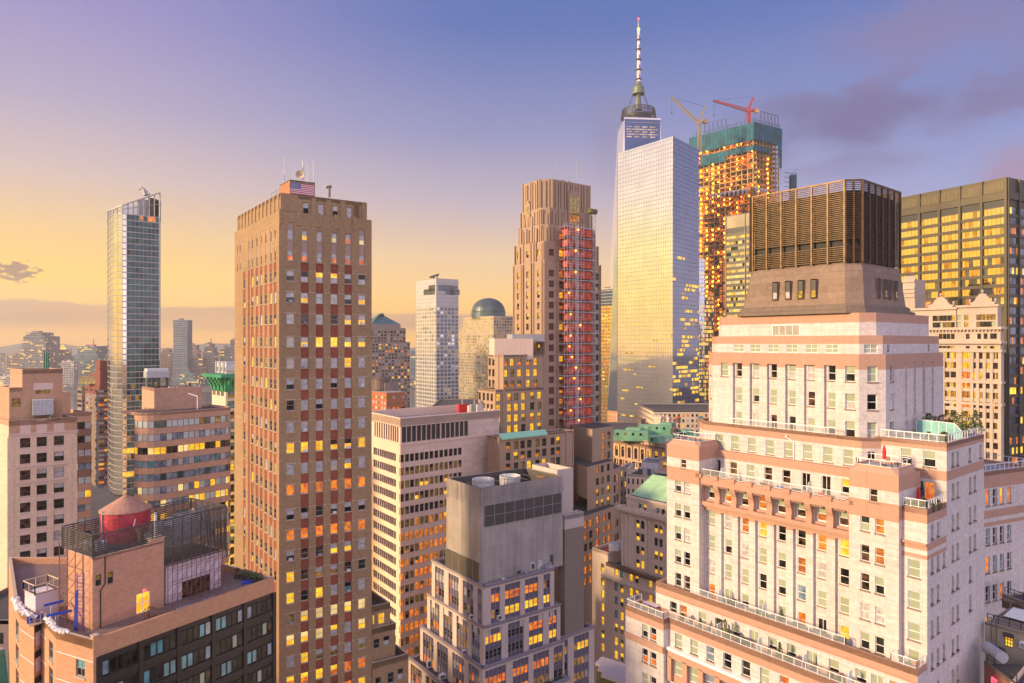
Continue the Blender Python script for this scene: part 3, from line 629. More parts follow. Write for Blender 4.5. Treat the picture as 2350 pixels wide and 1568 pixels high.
# --- L9 terrace block (parapet 73.6) and L10 below it
c3 = Zm('c3'); aL9 = 26.5
P9 = PL((aL9, b9), (aR, b9), (aR, bM2 - .05), (aR + 1.2, bM2 - .05), (aR + 1.2, 0), (aL9, 0)); W9 = edge(P9, 0); fn = bandfn((72.1, 74))
k9 = [(W9.at(c3.X(x)), t) for x, t in ((787, 'w'), (910, 'w'), (1150, 'w'), (1350, 'w'), (1560, 'w'), (1785, 'D'), (2015, 'l'), (2250, 'w'))]
c2_ = Zm('c2'); b7_ = Zm('b7'); k9 += [(W9.at(b7_.X(x)), t) for x, t in ((125, 'D'), (285, 'w'), (485, 'w'), (605, 'D'), (740, 'w'))]
hs = [(u - .62, u + .62, 69.3, 71.4) for u, t in k9 if t != 'D']; ds = [(u - .65, u + .65, 68.9, 71.4) for u, t in k9 if t == 'D']
mb.wall(W9, 66, 73.6, M['qwhite'], hs + ds, .25, matfn=fn, ez=(72.1,)); windows(q, W9, hs, .25, wpick('db db bb oo dd db bb'), stq); windows(q, W9, ds, .25, wpick('l d b'), dict(stq, cols=2, rows=1, sill=None), 'terrace_door')
mb.prism(P9, 66, 73.0, M['qwhite'], M['paver'], skip=(0,)); mb.parapet(P9, 72.9, .7, .3, M['qband'])
mb.wbox(W9, 0, W9.L, 72.0, 72.15, 0, .12, M['qband'])
rl = MB(); rg = MB(); railing(rl, [f.pt(aN0 + .3, b9 + .15), f.pt(aM1 - .2, b9 + .15)], 73.6, .95, M['whitem'], 1.5, .033, True, M['railglass'], rg); r_ = rl.build('terrace_railing', q); rg.build('rail_glass', r_)
rl = MB(); rg = MB(); railing(rl, [f.pt(aM0 + .2, bN - .4), f.pt(aM0 + .2, b9 + .15), f.pt(aR + .15, b9 + .15), f.pt(aR + .15, bM2 - .3)], 73.6, .95, M['whitem'], 1.3, .033, True, M['railglass'], rg); r_ = rl.build('terrace_railing', q); rg.build('rail_glass', r_)
aP0, aP1, bP = 22.2, 29.4, -12.0
P10 = PL((aP1, bP), (aP0, bP), (aP0, b10), (aR - .3, b10), (aR - .3, b9 + .1), (aP1, b9 + .1))
WA, WB_ = edge(P10, 0), edge(P10, 2); fn = bandfn((68.4, 70.3), (65.0, 66.0))
u1, u2 = WA.at(c3.X(435)), WA.at(c3.X(540)); hs = [(u - .55, u + .55, a, b) for u in (u1, u2) for a, b in ((66.3, 68.2), (62.6, 64.6), (59, 61), (55.3, 57.3))]
mb.wall(WA, 30, 70.0, M['qwhite'], hs, .25, matfn=fn, ez=(68.4, 65, 66)); windows(q, WA, hs, .25, wpick('od od bb dd db'), stq)
us = WB_.ats(c3.X(852, 1045, 1245, 1455, 1685, 1915, 2160)); us += [us[-1] + (us[-1] - us[-2]) * k for k in range(1, 6)]
hs = [(u - .62, u + .62, 66.25, 68.25) for u in us]; g2 = [(u - .75, u + .85, 62.2, 64.3) for u in us]
fn2 = bandfn((68.4, 70.3), (61.0, 66.0))
mb.wall(WB_, 30, 70.0, M['qwhite'], hs + g2, .28, matfn=fn2, ez=(68.4, 61, 66)); windows(q, WB_, hs, .28, wpick('dd bb bb ss oo oo bb bb'), stq); windows(q, WB_, g2, .28, wpick('bb bb ss'), dict(stq, sill=None))
mb.wbox(WB_, 0, WB_.L, 65.6, 66.0, 0, .6, M['whitem']); mb.wbox(WB_, 0, WB_.L, 64.6, 65.6, 0, .5, M['qband']); mb.wbox(WA, 0, WA.L, 65.2, 66.0, 0, .25, M['qband'])
for c0 in [us[0] - 1.35] + [(a + b) / 2 + .05 for a, b in zip(us, us[1:])]:
    bk = MB(); bk.wbox(WB_, c0 - .4, c0 + .4, 61.2, 64.8, 0, .5, M['qband']); bk.build('bracket', q)
mb.wall(edge(P10, 1), 30, 70.0, M['qwhite'], [], 0, matfn=fn, ez=(68.4, 65, 66)); mb.prism(P10, 30, 69.4, M['qwhite'], M['paver'], skip=(0, 1, 2)); mb.parapet(P10, 69.3, .7, .3, M['qband'])
Pr = inset(P10, .15); rl = MB(); rg = MB(); railing(rl, [Pr[5], Pr[0], Pr[1], Pr[2], Pr[3], Pr[4]], 70.0, .95, M['whitem'], 1.45, .033, True, M['railglass'], rg); r_ = rl.build('terrace_railing', q); rg.build('rail_glass', r_)
# glass dividers on the terraces
for (a, b0, b1, z, h) in ((16.9, b8 - .6, b7, 89.9, 2.0), (3.9, b8 - .6, b7, 89.9, 2.0)) + tuple((a, b9 + .2, b8, 73.0, 2.1) for a in (15.8, 9.0)) + tuple((a, b10 + .2, b9, 69.4, 2.1) for a in (14.3, 8.2, 2.1, -3.4)):
    dv = MB(); A = f.pt(a, b0); B = f.pt(a, b0 + min(1.25, b1 - b0)); Wd = Wall(A, B); L = Wd.L
    dv.face([Wd.p(0, z), Wd.p(L, z), Wd.p(L, z + h), Wd.p(L * .35, z + h), Wd.p(0, z + h * .55)], M['divider'])
    for p, r in ((0, .55), (.35, 1)): dv.bar(Wd.p(L * p, z), Wd.p(L * p, z + h * r), .035, M['whitem'])
    dv.bar(Wd.p(0, z + h * .55), Wd.p(L * .35, z + h), .035, M['whitem']); dv.bar(Wd.p(L * .35, z + h), Wd.p(L, z + h), .035, M['whitem'])
    dv.build('terrace_divider', q)
# glass screen on the W wing roof
sc_ = MB(); Ws = Wall(f.pt(-3.6, 9.0), f.pt(aR + .6, 7.4)); L = Ws.L; n = 6
for k in range(n):
    a, b = L * k / n, L * (k + 1) / n; t0 = 2.0; t1 = 2.0 if k < n - 1 else 1.0
    sc_.face([Ws.p(a, 97.7), Ws.p(b, 97.7), Ws.p(b, 97.7 + t1), Ws.p(a, 97.7 + t0)], M['gscreen']); sc_.bar(Ws.p(a, 97.55), Ws.p(a, 97.7 + t0), .05, M['whitem']); sc_.bar(Ws.p(a, 97.7 + t0), Ws.p(b, 97.7 + t1), .05, M['whitem'])
sc_.bar(Ws.p(L, 97.55), Ws.p(L, 98.7), .05, M['whitem']); sc_.build('glass_screen', q)
# drain pipe on L6, wire on block 3
dp = MB(); W = edge(L6, 1); u = W.at(c4.X(1298)); dp.tube(W.p(u, 93.8, .12), W.p(u, 96.3, .12), .07, M['whitem']); dp.tube(W.p(u, 96.3, .12), W.p(u - 1.0, 96.9, .25), .07, M['whitem']); dp.ball(W.p(u - 1.05, 97.0, .25), .16, M['whitem'], 6); dp.build('drain_pipe', q)
rl = MB(); rg = MB(); W = edge(L6, 1); railing(rl, [V2(*W.p(W.at(c4.X(655)), 0, -.12).xy), V2(*W.p(W.at(b5.X(1025)), 0, -.12).xy)], 97.85, .9, M['whitem'], 1.5, .03, True, M['railglass'], rg); r_ = rl.build('terrace_railing', q); rg.build('rail_glass', r_)
mb.build('wall', q)
# --- drum and louvred crown
dr = MB()
def oct6(b0, ac, c, al, cl, bm): return PL((al, b0 + cl), (al - cl, b0), (ac, b0), (ac - c, b0 + c), (ac - c, bm), (al, bm))
O0, O1 = oct6(.9, 2.1, 1.8, 19.2, 1.1, 19.2), oct6(1.25, 2.3, 1.75, 18.8, 1.05, 18.0)
O2, Ob, Oc, Od = oct6(1.6, 2.45, 1.7, 18.4, 1.0, 16.9), oct6(1.95, 2.7, 1.62, 17.5, 1.0, 15.9), oct6(2.25, 2.9, 1.55, 17.2, .95, 15.6), oct6(2.8, 3.3, 1.5, 16.7, .9, 15.1)
dr.prism(O0, 114.0, 114.45, M['qplinth']); dr.taper(O0, 114.45, O1, 114.6, M['qplinth']); dr.prism(O1, 114.5, 115.05, M['qplinth']); dr.taper(O1, 115.05, O2, 115.3, M['qplinth'])
dr.taper(O2, 115.3, Ob, 119.9, M['qdrum']); dr.taper(Ob, 119.9, Oc, 120.75, M['qdrum']); dr.taper(Oc, 120.75, Od, 121.15, M['qdrum'], M['roof'])
drum = dr.build('stone_drum', q)
b4_ = Zm('b4')
for e, xs in ((1, (540, 632, 725, 820)), (3, (1278, 1325, 1360, 1402))):
    A0, A1 = Ob[e] * .5 + O2[e] * .5, Ob[(e + 1) % 6] * .5 + O2[(e + 1) % 6] * .5; W = Wall(A0, A1)
    for x in xs:
        u = W.at(b4_.X(x)); wn_ = MB(); wn_.wbox(W, u - .42, u + .42, 116.2, 118.9, -.35, .33, M['qdrum'], 'f'); wn_.wbox(W, u - .32, u + .32, 116.35, 118.75, -.3, .335, M['black'])
        wn_.wbox(W, u - .3, u + .3, 116.4, 117.3, .2, .345, PANE[Rq.choice('gdvg')]); wn_.build('drum_window', drum)
cr = MB(); K = oct6(2.15, 2.8, 1.55, 17.5, 1.0, 16.0); zb, zt = 120.9, 132.0; core = inset(K, .5)
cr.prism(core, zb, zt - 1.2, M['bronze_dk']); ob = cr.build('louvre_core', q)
cr = MB()
for e in range(6):
    W = edge(K, e); n = max(2, round(W.L / 2.75)) if e not in (5,) else 2
    if e == 2: n = 2
    if e == 3: n = 6
    if e == 1: n = 6
    for k in range(n + 1): u = W.L * k / n; cr.wbox(W, u - .11, u + .11, zb, zt + .1, -.05, .22, M['bronze'])
    z = zb + .25
    while z < zt:
        if not (zb + 2.3 < z < zb + 3.0) or e > 2: cr.wbox(W, 0, W.L, z, z + .07, -.16, .1, M['bronze'])
        z += .27
    cr.wbox(W, 0, W.L, zt - .1, zt + .12, -.1, .2, M['bronze'])
cr.build('louvred_crown', q)
# rear wing V beyond the light court
fv = Frame(2240, 101, 468, 4650); vw = MB(); Wv = Wall(fv.pt(0, -1), fv.pt(0, 14)); c1v = Zm('c1'); fnv = lambda u, z: M['qband'] if (88.2 <= z <= 90.8) or (83.7 < z < 84.9) or (82.5 < z < 83.1) else M['qwhite']
hs = []
for zx in (1808, 1892, 1975, 2062):
    u = Wv.at(c1v.X(zx)); hs += [(u - .5, u + .5, a, b) for a, b in ((85.6, 88.0), (79.7, 82.2), (75.5, 78.0), (71.2, 73.6))]
for zx in (1808, 1892): u = Wv.at(c1v.X(zx)); hs.append((u - .5, u + .5, 67.0, 69.0))
vw.wall(Wv, 30, 90.7, M['qwhite'], hs, .3, matfn=fnv, ez=(88.2, 83.7, 84.9, 82.5, 83.1)); windows(q, Wv, hs, .3, wpick('dd ss oo ol dd ss'), stq)
Pv = [fv.pt(0, -1), fv.pt(0, 14), fv.pt(10, 14), fv.pt(10, -1)]; vw.prism(Pv, 30, 90.2, M['qwhite'], M['paver'], skip=(0,)); vw.parapet(Pv, 90.1, .6, .3, M['qband']); vw.build('rear_wing', q)
rl = MB(); Pi = inset(Pv, .15); railing(rl, [Pi[0], Pi[1], Pi[2], Pi[3]], 90.7, 1.0, M['whitem'], 1.1, .035); rl.build('terrace_railing', q)
flush(q, 100, True)
# ================================================================== tall brown brick tower (left of centre)
M['fbrown'] = masonry('brown_brick', (0.335, 0.21, 0.112), 0.22, streak=0.8, brick=0.2, mort=0.8)
M['fred'] = masonry('red_brick_spandrel', (0.275, 0.072, 0.04), 0.28, streak=0.2, brick=0.2, mort=0.7)
M['fpink'] = masonry('pinkish_spandrel', (0.36, 0.25, 0.21), 0.12)
M['ftan'] = masonry('pale_limestone_trim', (0.46, 0.36, 0.27), 0.12)
M['orange_w'] = masonry('orange_brick', (0.50, 0.20, 0.09), 0.12, brick=0.2, mort=0.8)
f = Frame(640.4, 114, 20, 3600); z3 = Zm('z3'); z4 = Zm('z4')
F_ = thing('brick_office_tower', 'tall brown brick office tower with red spandrels and a flag on its rooftop box', 'building', f.pt(8, 8))
mb = MB(); bR = f.b(853); aL = f.a(538.4)
W = Wall(f.pt(0, 0), f.pt(0, bR)); W2 = Wall(f.pt(aL, 0), f.pt(0, 0))
rowpy = [635, 683.6, 732, 785, 833.7, 881.4, 929, 978.5, 1025.9, 1073.6, 1121, 1177, 1223.7, 1270, 1318.8, 1367, 1414, 1462, 1510, 1556, 1603]
zr = [W.zp(699.4, y) for y in rowpy]; cols = W.ats(z3.X(385, 470, 558, 645, 727, 808)); zlow = 20
stf = dict(ft=.055, fd=.06, fm=M['frame_gr'], rows=2, sill=M['ftan'], sd=(.08, .12, .08)); ww, wh = 1.32, 1.72
RP = {0: 'lv vl rv lb vd vd', 1: 'lv vc vl dv vv dv', 2: 'vc vc rr rr lc lc', 3: 'lb ll ll lc lc cc', 4: 'vv vv ll ll cc cc', 5: 'vv vc dv vv vv dv', 6: 'vv dr rr dv lr vv', 7: 'vv vc vv dv vv dv', 8: 'll ll ll gl ll ll lr',
      9: 'vv cv vv vv lv cv', 10: 'oo oo oo oo oo', 11: 'dv dr dv dv vd', 12: 'aa aa oo oo aa oo', 13: 'dv vv lv rr vv vv', 14: 'vv mv rr ll dd vv', 15: 'dd ll ll vv ll td', 16: 'gg ly ly yy ly ld', 17: 'vv yy ly ly ly vl', 18: 'll ll dv ll gv vv', 19: 'oo oo ll ol ol ol', 20: 'oo oo ll'}
ztop = f.z(z3.Y(275)); zst = f.z(z3.Y(384)); zs2 = W.zp(z3.X(470), z3.Y(690))       # crown top, crown foot, foot of the upper window group
up = [W.zp(z3.X(470), z3.Y(y)) for y in (655, 531)]
bays = [(c - ww / 2, c + ww / 2, zlow, zs2 - .1) for c in cols[1:5]]
flat = [(c - ww / 2, c + ww / 2, z - wh / 2, z + wh / 2) for c in (cols[0], cols[5]) for z in zr]
ub = [(c - .52, c + .52, up[0] - .9, up[1] + (2.0 if i in (0, 5) else 1.0)) for i, c in enumerate(cols)]
mb.wall(W, zlow, zst, M['fbrown'], bays + flat + ub, .14)
for i, h in enumerate(flat): windows(F_, W, [h], .13, wpick(RP[i % len(zr)]), stf)
Wi = W.off(-.14)
for by in bays:
    hh = [(by[0] + .03, by[1] - .03, z - wh / 2, z + wh / 2) for z in zr]
    mb.wall(Wi, zlow, zs2 - .1, M['fred'], hh, .12, u0=by[0], u1=by[1], reveal=M['ftan'])
    for k, h in enumerate(hh): windows(F_, Wi, [h], .12, wpick(RP[k]), stf)
for by in ub:
    hh = [(by[0] + .06, by[1] - .06, z - .8, z + .8) for z in up]
    mb.wall(Wi, by[2], by[3], M['fpink'], hh, .08, u0=by[0], u1=by[1])
    for k, h in enumerate(hh): windows(F_, Wi, [h], .08, wpick('ov vv lv ov vv yv'), stf)
for c in cols:   # stone lintel band ends
    for z in zr: 
        if c in (cols[0], cols[5]): mb.wbox(W, c - .95, c + .95, z + wh / 2 + .02, z + wh / 2 + .16, 0, .05, M['ftan'])
        else:
            for s_ in (-1, 1): mb.wbox(W, c + s_ * .92 - .22, c + s_ * .92 + .22, z + wh / 2 + .02, z + wh / 2 + .16, 0, .04, M['ftan'])
# left face
lc = W2.ats(z3.X(113, 140, 160, 187, 213, 240, 270, 295)); lw = [1.45, 1.3, 1.5, 1.45, 1.45, 1.5, 1.45, 1.4]
zl2 = zs2 - 0.1
bays = [(c - w_ / 2, c + w_ / 2, zlow, zl2) for c, w_ in zip(lc, lw)]
ub = [(c - .32, c + .32, up[0] - 1.0, up[1] + 1.6) for c in lc[1:]] + [(W2.at(z3.X(x)) - .3, W2.at(z3.X(x)) + .3, up[0] - 1.0, up[1] + 1.6) for x in (72, 88)]
mb.wall(W2, zlow, zst, M['fbrown'], bays + ub, .05)
W2i = W2.off(-.05)
for j, by in enumerate(bays):
    hh = [(by[0] + .12, by[1] - .22, z - wh / 2, z + wh / 2) for z in zr] if j != 1 else []
    mb.wall(W2i, zlow, zl2, M['fred'], hh, .07, u0=by[0], u1=by[1], reveal=M['ftan'])
    windows(F_, W2i, hh, .06, wpick('dd dd vv dv gg ld ll gd dd rr'), stf)
for by in ub:
    hh = [(by[0] + .03, by[1] - .03, z - .8, z + .8) for z in up]; mb.wall(W2i, by[2], by[3], M['fpink'], hh, .1, u0=by[0], u1=by[1]); windows(F_, W2i, hh, .1, wpick('dd vd vv dd'), stf)
P = f.rect(0, aL, 0, bR); mb.prism(P, zlow, zst, M['fbrown'], M['roof'], skip=(0, 1))
# crown with pilasters
Pc = [f.pt(aL - .4, .35), f.pt(.35, .35), f.pt(.35, bR - .75), f.pt(aL - .4, bR - .75)]
Wc = edge(Pc, 1); hs = [(c - .48, c + .48, zst + .05, zst + 1.95) for c in cols[1:5]]; zt = ztop
mb.wall(Wc, zst, zt, M['fbrown'], hs, .2); windows(F_, Wc, hs, .2, wpick('vd kv vv ss vk'), dict(stf, sill=None))
mb.prism(Pc, zst, zt, M['fbrown'], False, skip=(1,)); mb.face([V3(*p, zt - .7) for p in inset(Pc, .3)], M['roof']); mb.parapet(Pc, zt - .7, .72, .3, M['fbrown'], M['ftan'])
for c in [(a + b) / 2 for a, b in zip(cols[1:5], cols[2:6])] + [cols[4] + 1.3, cols[5] + .2]: mb.wbox(Wc, c - .42, c + .42, zst, zt - .15 - .2 * rnd.random(), 0, .16, M['fbrown'])
mb.wbox(Wc, .0, cols[0] + 1.0, zst + .1, zt - .05, 0, .12, M['fbrown'])
Wc2 = edge(Pc, 0)
for k in range(12): u = Wc2.L * (k + .5) / 12; mb.wbox(Wc2, u - .5, u + .5, zst - .0, zt - .1, 0, .13, M['fbrown'])
for k in range(5): u = W.L * k / 5; mb.wbox(W, max(0, u - .4), min(W.L, u + .5), zst - 2.2, zst + .3, -.2, .12, M['fbrown'])
mb.build('wall', F_)
# rooftop box with the flag
fb = Frame(z3.X(381), 118.5, 20, 3600); zb = zt - .7; zt2 = fb.z(z3.Y(203)); bx = MB(); bb = fb.b(z3.X(531)); ba = fb.a(z3.X(320))
Pb = fb.rect(0, ba, 0, bb); bx.wall(edge(Pb, 0), zb, zt2, M['orange_w'], [], 0); bx.prism(Pb, zb, zt2 - .1, M['fbrown'], M['roof'], skip=(0,)); bx.parapet(Pb, zt2 - .12, .2, .2, M['frame_dk'])
box = bx.build('rooftop_box', F_)
M['flagr'] = plain('flag_red', (0.50, 0.03, 0.06), .7, amp=.1); M['flagw'] = plain('flag_white', (0.72, 0.66, 0.70), .7, amp=.06); M['flagb'] = plain('flag_blue', (0.015, 0.035, 0.20), .7)
fl = MB(); Wf = edge(Pb, 1); L = Wf.L; z0 = fb.z(z3.Y(282)); hgt = zt2 - .35 - z0
fl.wbox(Wf, .1, L - .1, z0, z0 + hgt, 0, .03, M['flagw'])
for k in range(7): fl.wbox(Wf, .1, L - .1, z0 + hgt * (2 * k) / 13, z0 + hgt * (2 * k + 1) / 13, .03, .045, M['flagr'])
fl.wbox(Wf, .1, .1 + (L - .2) * .42, z0 + hgt * 6 / 13, z0 + hgt, .045, .06, M['flagb'])
for r in range(9):
    for c in range(6 if r % 2 == 0 else 5):
        u = .1 + (L - .2) * .42 * ((c + .6) / 6.2 + (.08 if r % 2 else 0)); z = z0 + hgt * (6 / 13 + (7 / 13) * (r + .7) / 9.4); s_ = .085
        fl.face([Wf.p(u + s_ * (1 if k % 2 == 0 else .42) * math.sin(k * math.pi / 5), z + s_ * (1 if k % 2 == 0 else .42) * math.cos(k * math.pi / 5), .065) for k in range(10, 0, -1)], M['flagw'])
tag(fl.build('flag', box), 'stars and stripes flag covering the box wall', None)
ant = [(348, 60, 200, .04), (413, 105, 197, .035), (487, 112, 205, .05), (522, 90, 215, .07)]
for i, (x, y0, y1, r) in enumerate(ant):
    a = MB(); p = p3(z3.X(x), z3.Y(y1), 119.5 + i * .3); t_ = p3(z3.X(x), z3.Y(y0), 119.5 + i * .3); p.z = min(p.z, zt2); mid = p.lerp(t_, .35)
    a.tube(p, mid, r * 2, M['steel'], 6); a.tube(mid, t_, r, M['steel'], 6)
    if i in (0, 3): a.box3(p + V3(-.3, -.1, .3), V3(.35, 0, 0), V3(0, .3, 0), V3(0, 0, .9), M['steel'])
    solo(a, 'antenna', ['tall whip antenna at the left corner of the flag box with a grey panel', 'thin leaning whip antenna on the flag box left of the dish', 'slim pole antenna just right of the dish on the flag box', 'rightmost pole antenna with panels on the flag box'][i], 'antenna', p, 'antennas on the flag box')
a = MB(); p = p3(z3.X(459), z3.Y(205), 119); a.tube(p, p + V3(0, 0, 3.6), .09, M['steel']); a.bar(p + V3(-.1, 0, 2), p + V3(.4, 0, 2.8), .06, M['steel'])
c = p3(z3.X(443), z3.Y(172), 118.6)
for k in range(14): a0, a1 = 2 * math.pi * k / 14, 2 * math.pi * (k + 1) / 14; a.face([c + V3(0, .25, 0), c + V3(.78 * math.cos(a0), -.1, .78 * math.sin(a0)), c + V3(.78 * math.cos(a1), -.1, .78 * math.sin(a1))], M['ftan']); a.face([c + V3(.78 * math.cos(a0), .05, .78 * math.sin(a0)), c + V3(0, .32, 0), c + V3(.78 * math.cos(a1), .05, .78 * math.sin(a1))], M['steel'])
a.bar(c, p + V3(0, 0, 2.2), .08, M['steel']); solo(a, 'dish_antenna', 'round pale dish on a mast above the flag box', 'dish antenna', p)
a = MB(); p = p3(z3.X(616), z3.Y(305), 119); a.tube(p, p + V3(0, 0, 2.0), .22, M['frame_br']); a.tube(p + V3(-.5, 0, 1.7), p + V3(.35, 0, 1.9), .24, M['frame_br']); solo(a, 'vent_pipe', 'bent dark vent pipe on the brown tower roof edge', 'vent', p)
a = MB(); q0, q1 = f.pt(.6, .6), f.pt(6.2, .6); railing(a, [q1, q0], zt, 1.0, M['steel'], 1.6, .04); a.build('roof_railing', F_)
# low wings at the right foot
wg = MB(); stw = dict(stf, sill=None)
for (px1, ty, off, hs_) in ((z4.X(975), z4.Y(1092), -1.2, [(905, 943, 1150, 1212), (872, 884, 1165, 1220)]), (z4.X(1005), z4.Y(1215), -.6, [(877, 912, 1303, 1358), (936, 971, 1285, 1338)]), (z4.X(1083), z4.Y(1395), .4, [(1020, 1053, 1477, 1540), (960, 996, 1500, 1560), (888, 920, 1530, 1600)])):
    A = f.pt(-off, bR); Wg = Wall(A, A + f.B * (hit(A, f.B, px1))); zt_ = Wg.z(ty, Wg.L)
    hh = [(Wg.at(z4.X(a)), Wg.at(z4.X(b)), Wg.zp(z4.X(b), z4.Y(d)), Wg.zp(z4.X(b), z4.Y(c))) for a, b, c, d in hs_]
    wg.wall(Wg, 20, zt_, M['fbrown'], hh, .2); windows(F_, Wg, hh, .2, wpick('ll oo dd' if px1 < 1000 * .388 + 517 else 'dd vd'), stw)
    Pw = [Wg.A, Wg.B, Wg.B + f.A * 12, Wg.A + f.A * 12]; wg.prism(Pw, 20, zt_ - 1.0, M['fbrown'], M['roof'], skip=(0,)); wg.parapet(Pw, zt_ - 1.02, 1.1, .35, M['fbrown'], M['ftan'])
wg.build('low_wing', F_)
rw = random.Random(31)
for k_ in range(16):
    c = rw.choice(cols); z = rw.choice(zr[1:18]); k = MB(); k.wbox(W, c - .32, c + .32, z - wh / 2 + .02, z - wh / 2 + .46, -.1, .28, M['steelw'] if k_ % 3 else M['frame_gr']); k.build('window_unit', F_)
flush(F_)

# ================================================================== salmon brick building with roof works (bottom left)
M['gbrick'] = masonry('salmon_brick', (0.52, 0.27, 0.15), 0.08, streak=.25, brick=0.2, mort=0.88)
M['gpent'] = masonry('tan_brick', (0.53, 0.275, 0.175), 0.10, streak=.5, brick=0.2, mort=0.85)
M['gdark'] = plain('dark_curtain_wall', (0.02, 0.017, 0.018), 0.35)
M['gstucco'] = masonry('lavender_stucco', (0.60, 0.50, 0.55), 0.07, streak=.4)
M['deck'] = masonry('worn_roof_deck', (0.19, 0.12, 0.10), 0.3, streak=0)
M['tred'] = plain('red_tank_paint', (0.42, 0.035, 0.055), 0.45, amp=.25, scale=1.2)
M['ttop'] = plain('tank_roof', (0.40, 0.20, 0.13), 0.7)
M['sheet'] = plain('white_plastic_sheet', (0.70, 0.62, 0.60), 0.5, amp=.2)
M['scaff'] = plain('rusty_scaffold', (0.22, 0.07, 0.05), 0.6); M['scafb'] = plain('blue_scaffold', (0.03, 0.05, 0.33), 0.5); M['scafw'] = plain('pale_timber', (0.50, 0.37, 0.27), .7)
g = Frame(213, 72, -1244, 2190); z2 = Zm('z2'); c7 = Zm('c7')
fr_G = g
G_ = thing('salmon_brick_building', 'salmon brick building with a dark glass front, its cluttered roof under repair', 'building', g.pt(8, 8))
zr_ = 110 - 72 * (c7.Y(975) - HY) / FP
mb = MB(); bE_ = g.b(628); Wg = Wall(g.pt(0, 0), g.pt(0, bE_))
L0, L1, L2, L4, L5 = at(33, 83.6), at(46.5, 80.3), at(78, 77.7), at(106, 77.6), at(128, 74.6); L3 = L4 + (L2 - L1) * -0.05 + V2(-1.4, 1.3)
pk = g.pt(0, 0)
BK = g.pt(0, bE_) + g.A * 16
zf = zr_ - 1.9
hs = []; st_g = dict(ft=.06, fd=.05, fm=M['gdark'], rows=1, cols=1)
nb = 5; bw_ = (Wg.L - .6) / nb
mb.wall(Wg, 20, zf - .05, M['gdark'], [], 0)
for k in range(nb + 1): u = .55 + bw_ * k; mb.wbox(Wg, u - .25, u + .25, 20, zf - .02, 0, .28, M['gdark'])
pv = 0
for fl_ in range(9):
    zc = zf - 1.35 - fl_ * 2.95
    mb.wbox(Wg, .4, Wg.L, zc - 1.75, zc - .95, 0, .2, M['gdark'])
    for k in range(nb):
        u0 = .55 + bw_ * k + .3; n = 5; wu = (bw_ - .6) / n; seq = rnd.choice(['ddbdd', 'tddtt', 'dddtv', 'ttdds', 'dtdvd', 'dddbr', 'sdddd', 'rtddb', 'dttdd'])
        for j in range(n): windows(G_, Wg, [(u0 + j * wu + .02, u0 + (j + 1) * wu - .02, zc - .85, zc + .75 if fl_ else zc + .7)], -.06, lambda h, c=seq[j]: c, st_g)
mb.wbox(Wg, .3, Wg.L, zf, zr_ + .1, -.3, .06, M['gbrick']); mb.wbox(Wg, .0, .55, 20, zr_ + .35, -.5, .1, M['gbrick']); mb.wbox(Wg, -.02, .62, zr_ + .35, zr_ + .45, -.6, .16, M['ftan'])
# faceted left side, pale string lines every storey
def gface(A, B, hs=(), z1=None, mat='gbrick'):
    Wx = Wall(A, B); mb.wall(Wx, 20, z1 or zr_, M[mat], hs, .25)
    for k in range(6):
        z = zr_ - 2.35 - 2.95 * k
        if not hs or all(not (h[2] < z < h[3]) for h in hs): mb.wbox(Wx, 0, Wx.L, z, z + .07, 0, .025, M['whitem'])
    return Wx
stg2 = dict(ft=.08, fd=.05, fm=M['frame_gr'], rows=2, cols=2, sill=M['ftan'])
Wt = Wall(L5, pk); u = Wt.at(c7.X(1112)); hs = [(u - .78, u + .72, zr_ - 4.3 - 2.95 * k, zr_ - 2.5 - 2.95 * k) for k in range(4)]; Wx = gface(L5, pk, hs); windows(G_, Wx, hs, .2, wpick('td dt'), stg2)
Wx = Wall(L4, L5); hs = [(Wx.L * .3, Wx.L * .72, zr_ - 2.1 - 2.95 * k - 1.9, zr_ - 1.9 - 2.95 * k) for k in range(4)]; gface(L4, L5, hs); windows(G_, Wx, hs, .2, wpick('dd dr'), stg2)
gface(L3, L4); gface(L2, L3, mat='gpent'); gface(L1, L2); Wx = Wall(L0, L1); hs = [(Wx.L * .25, Wx.L * .75, zr_ - 2.0 - 2.95 * k - 2, zr_ - 2.0 - 2.95 * k) for k in range(4)]; gface(L0, L1, hs); windows(G_, Wx, hs, .2, wpick('dd td'), stg2)
Wx = Wall(L2, L3)
for k in range(5): z = zr_ - 1.2 - 2.95 * k; mb.wbox(Wx, .1, Wx.L - .05, z - .5, z + .2, 0, .1, M['black']); mb.wbox(Wx, .45, Wx.L - .2, z - 2.2, z - .6, 0, .06, M['gstucco'])
poly = [L0, L1, L2, L3, L4, L5, pk, g.pt(0, bE_), BK, at(20, 100)]
mb.face([V3(*p, zr_ - .9) for p in poly], M['deck']); mb.prism(poly, 20, zr_ - .9, M['gbrick'], False, skip=(0, 1, 2, 3, 4, 5, 6))
mb.parapet(poly, zr_ - .95, .95, .35, M['gbrick'], M['ftan']); mb.build('wall', G_)
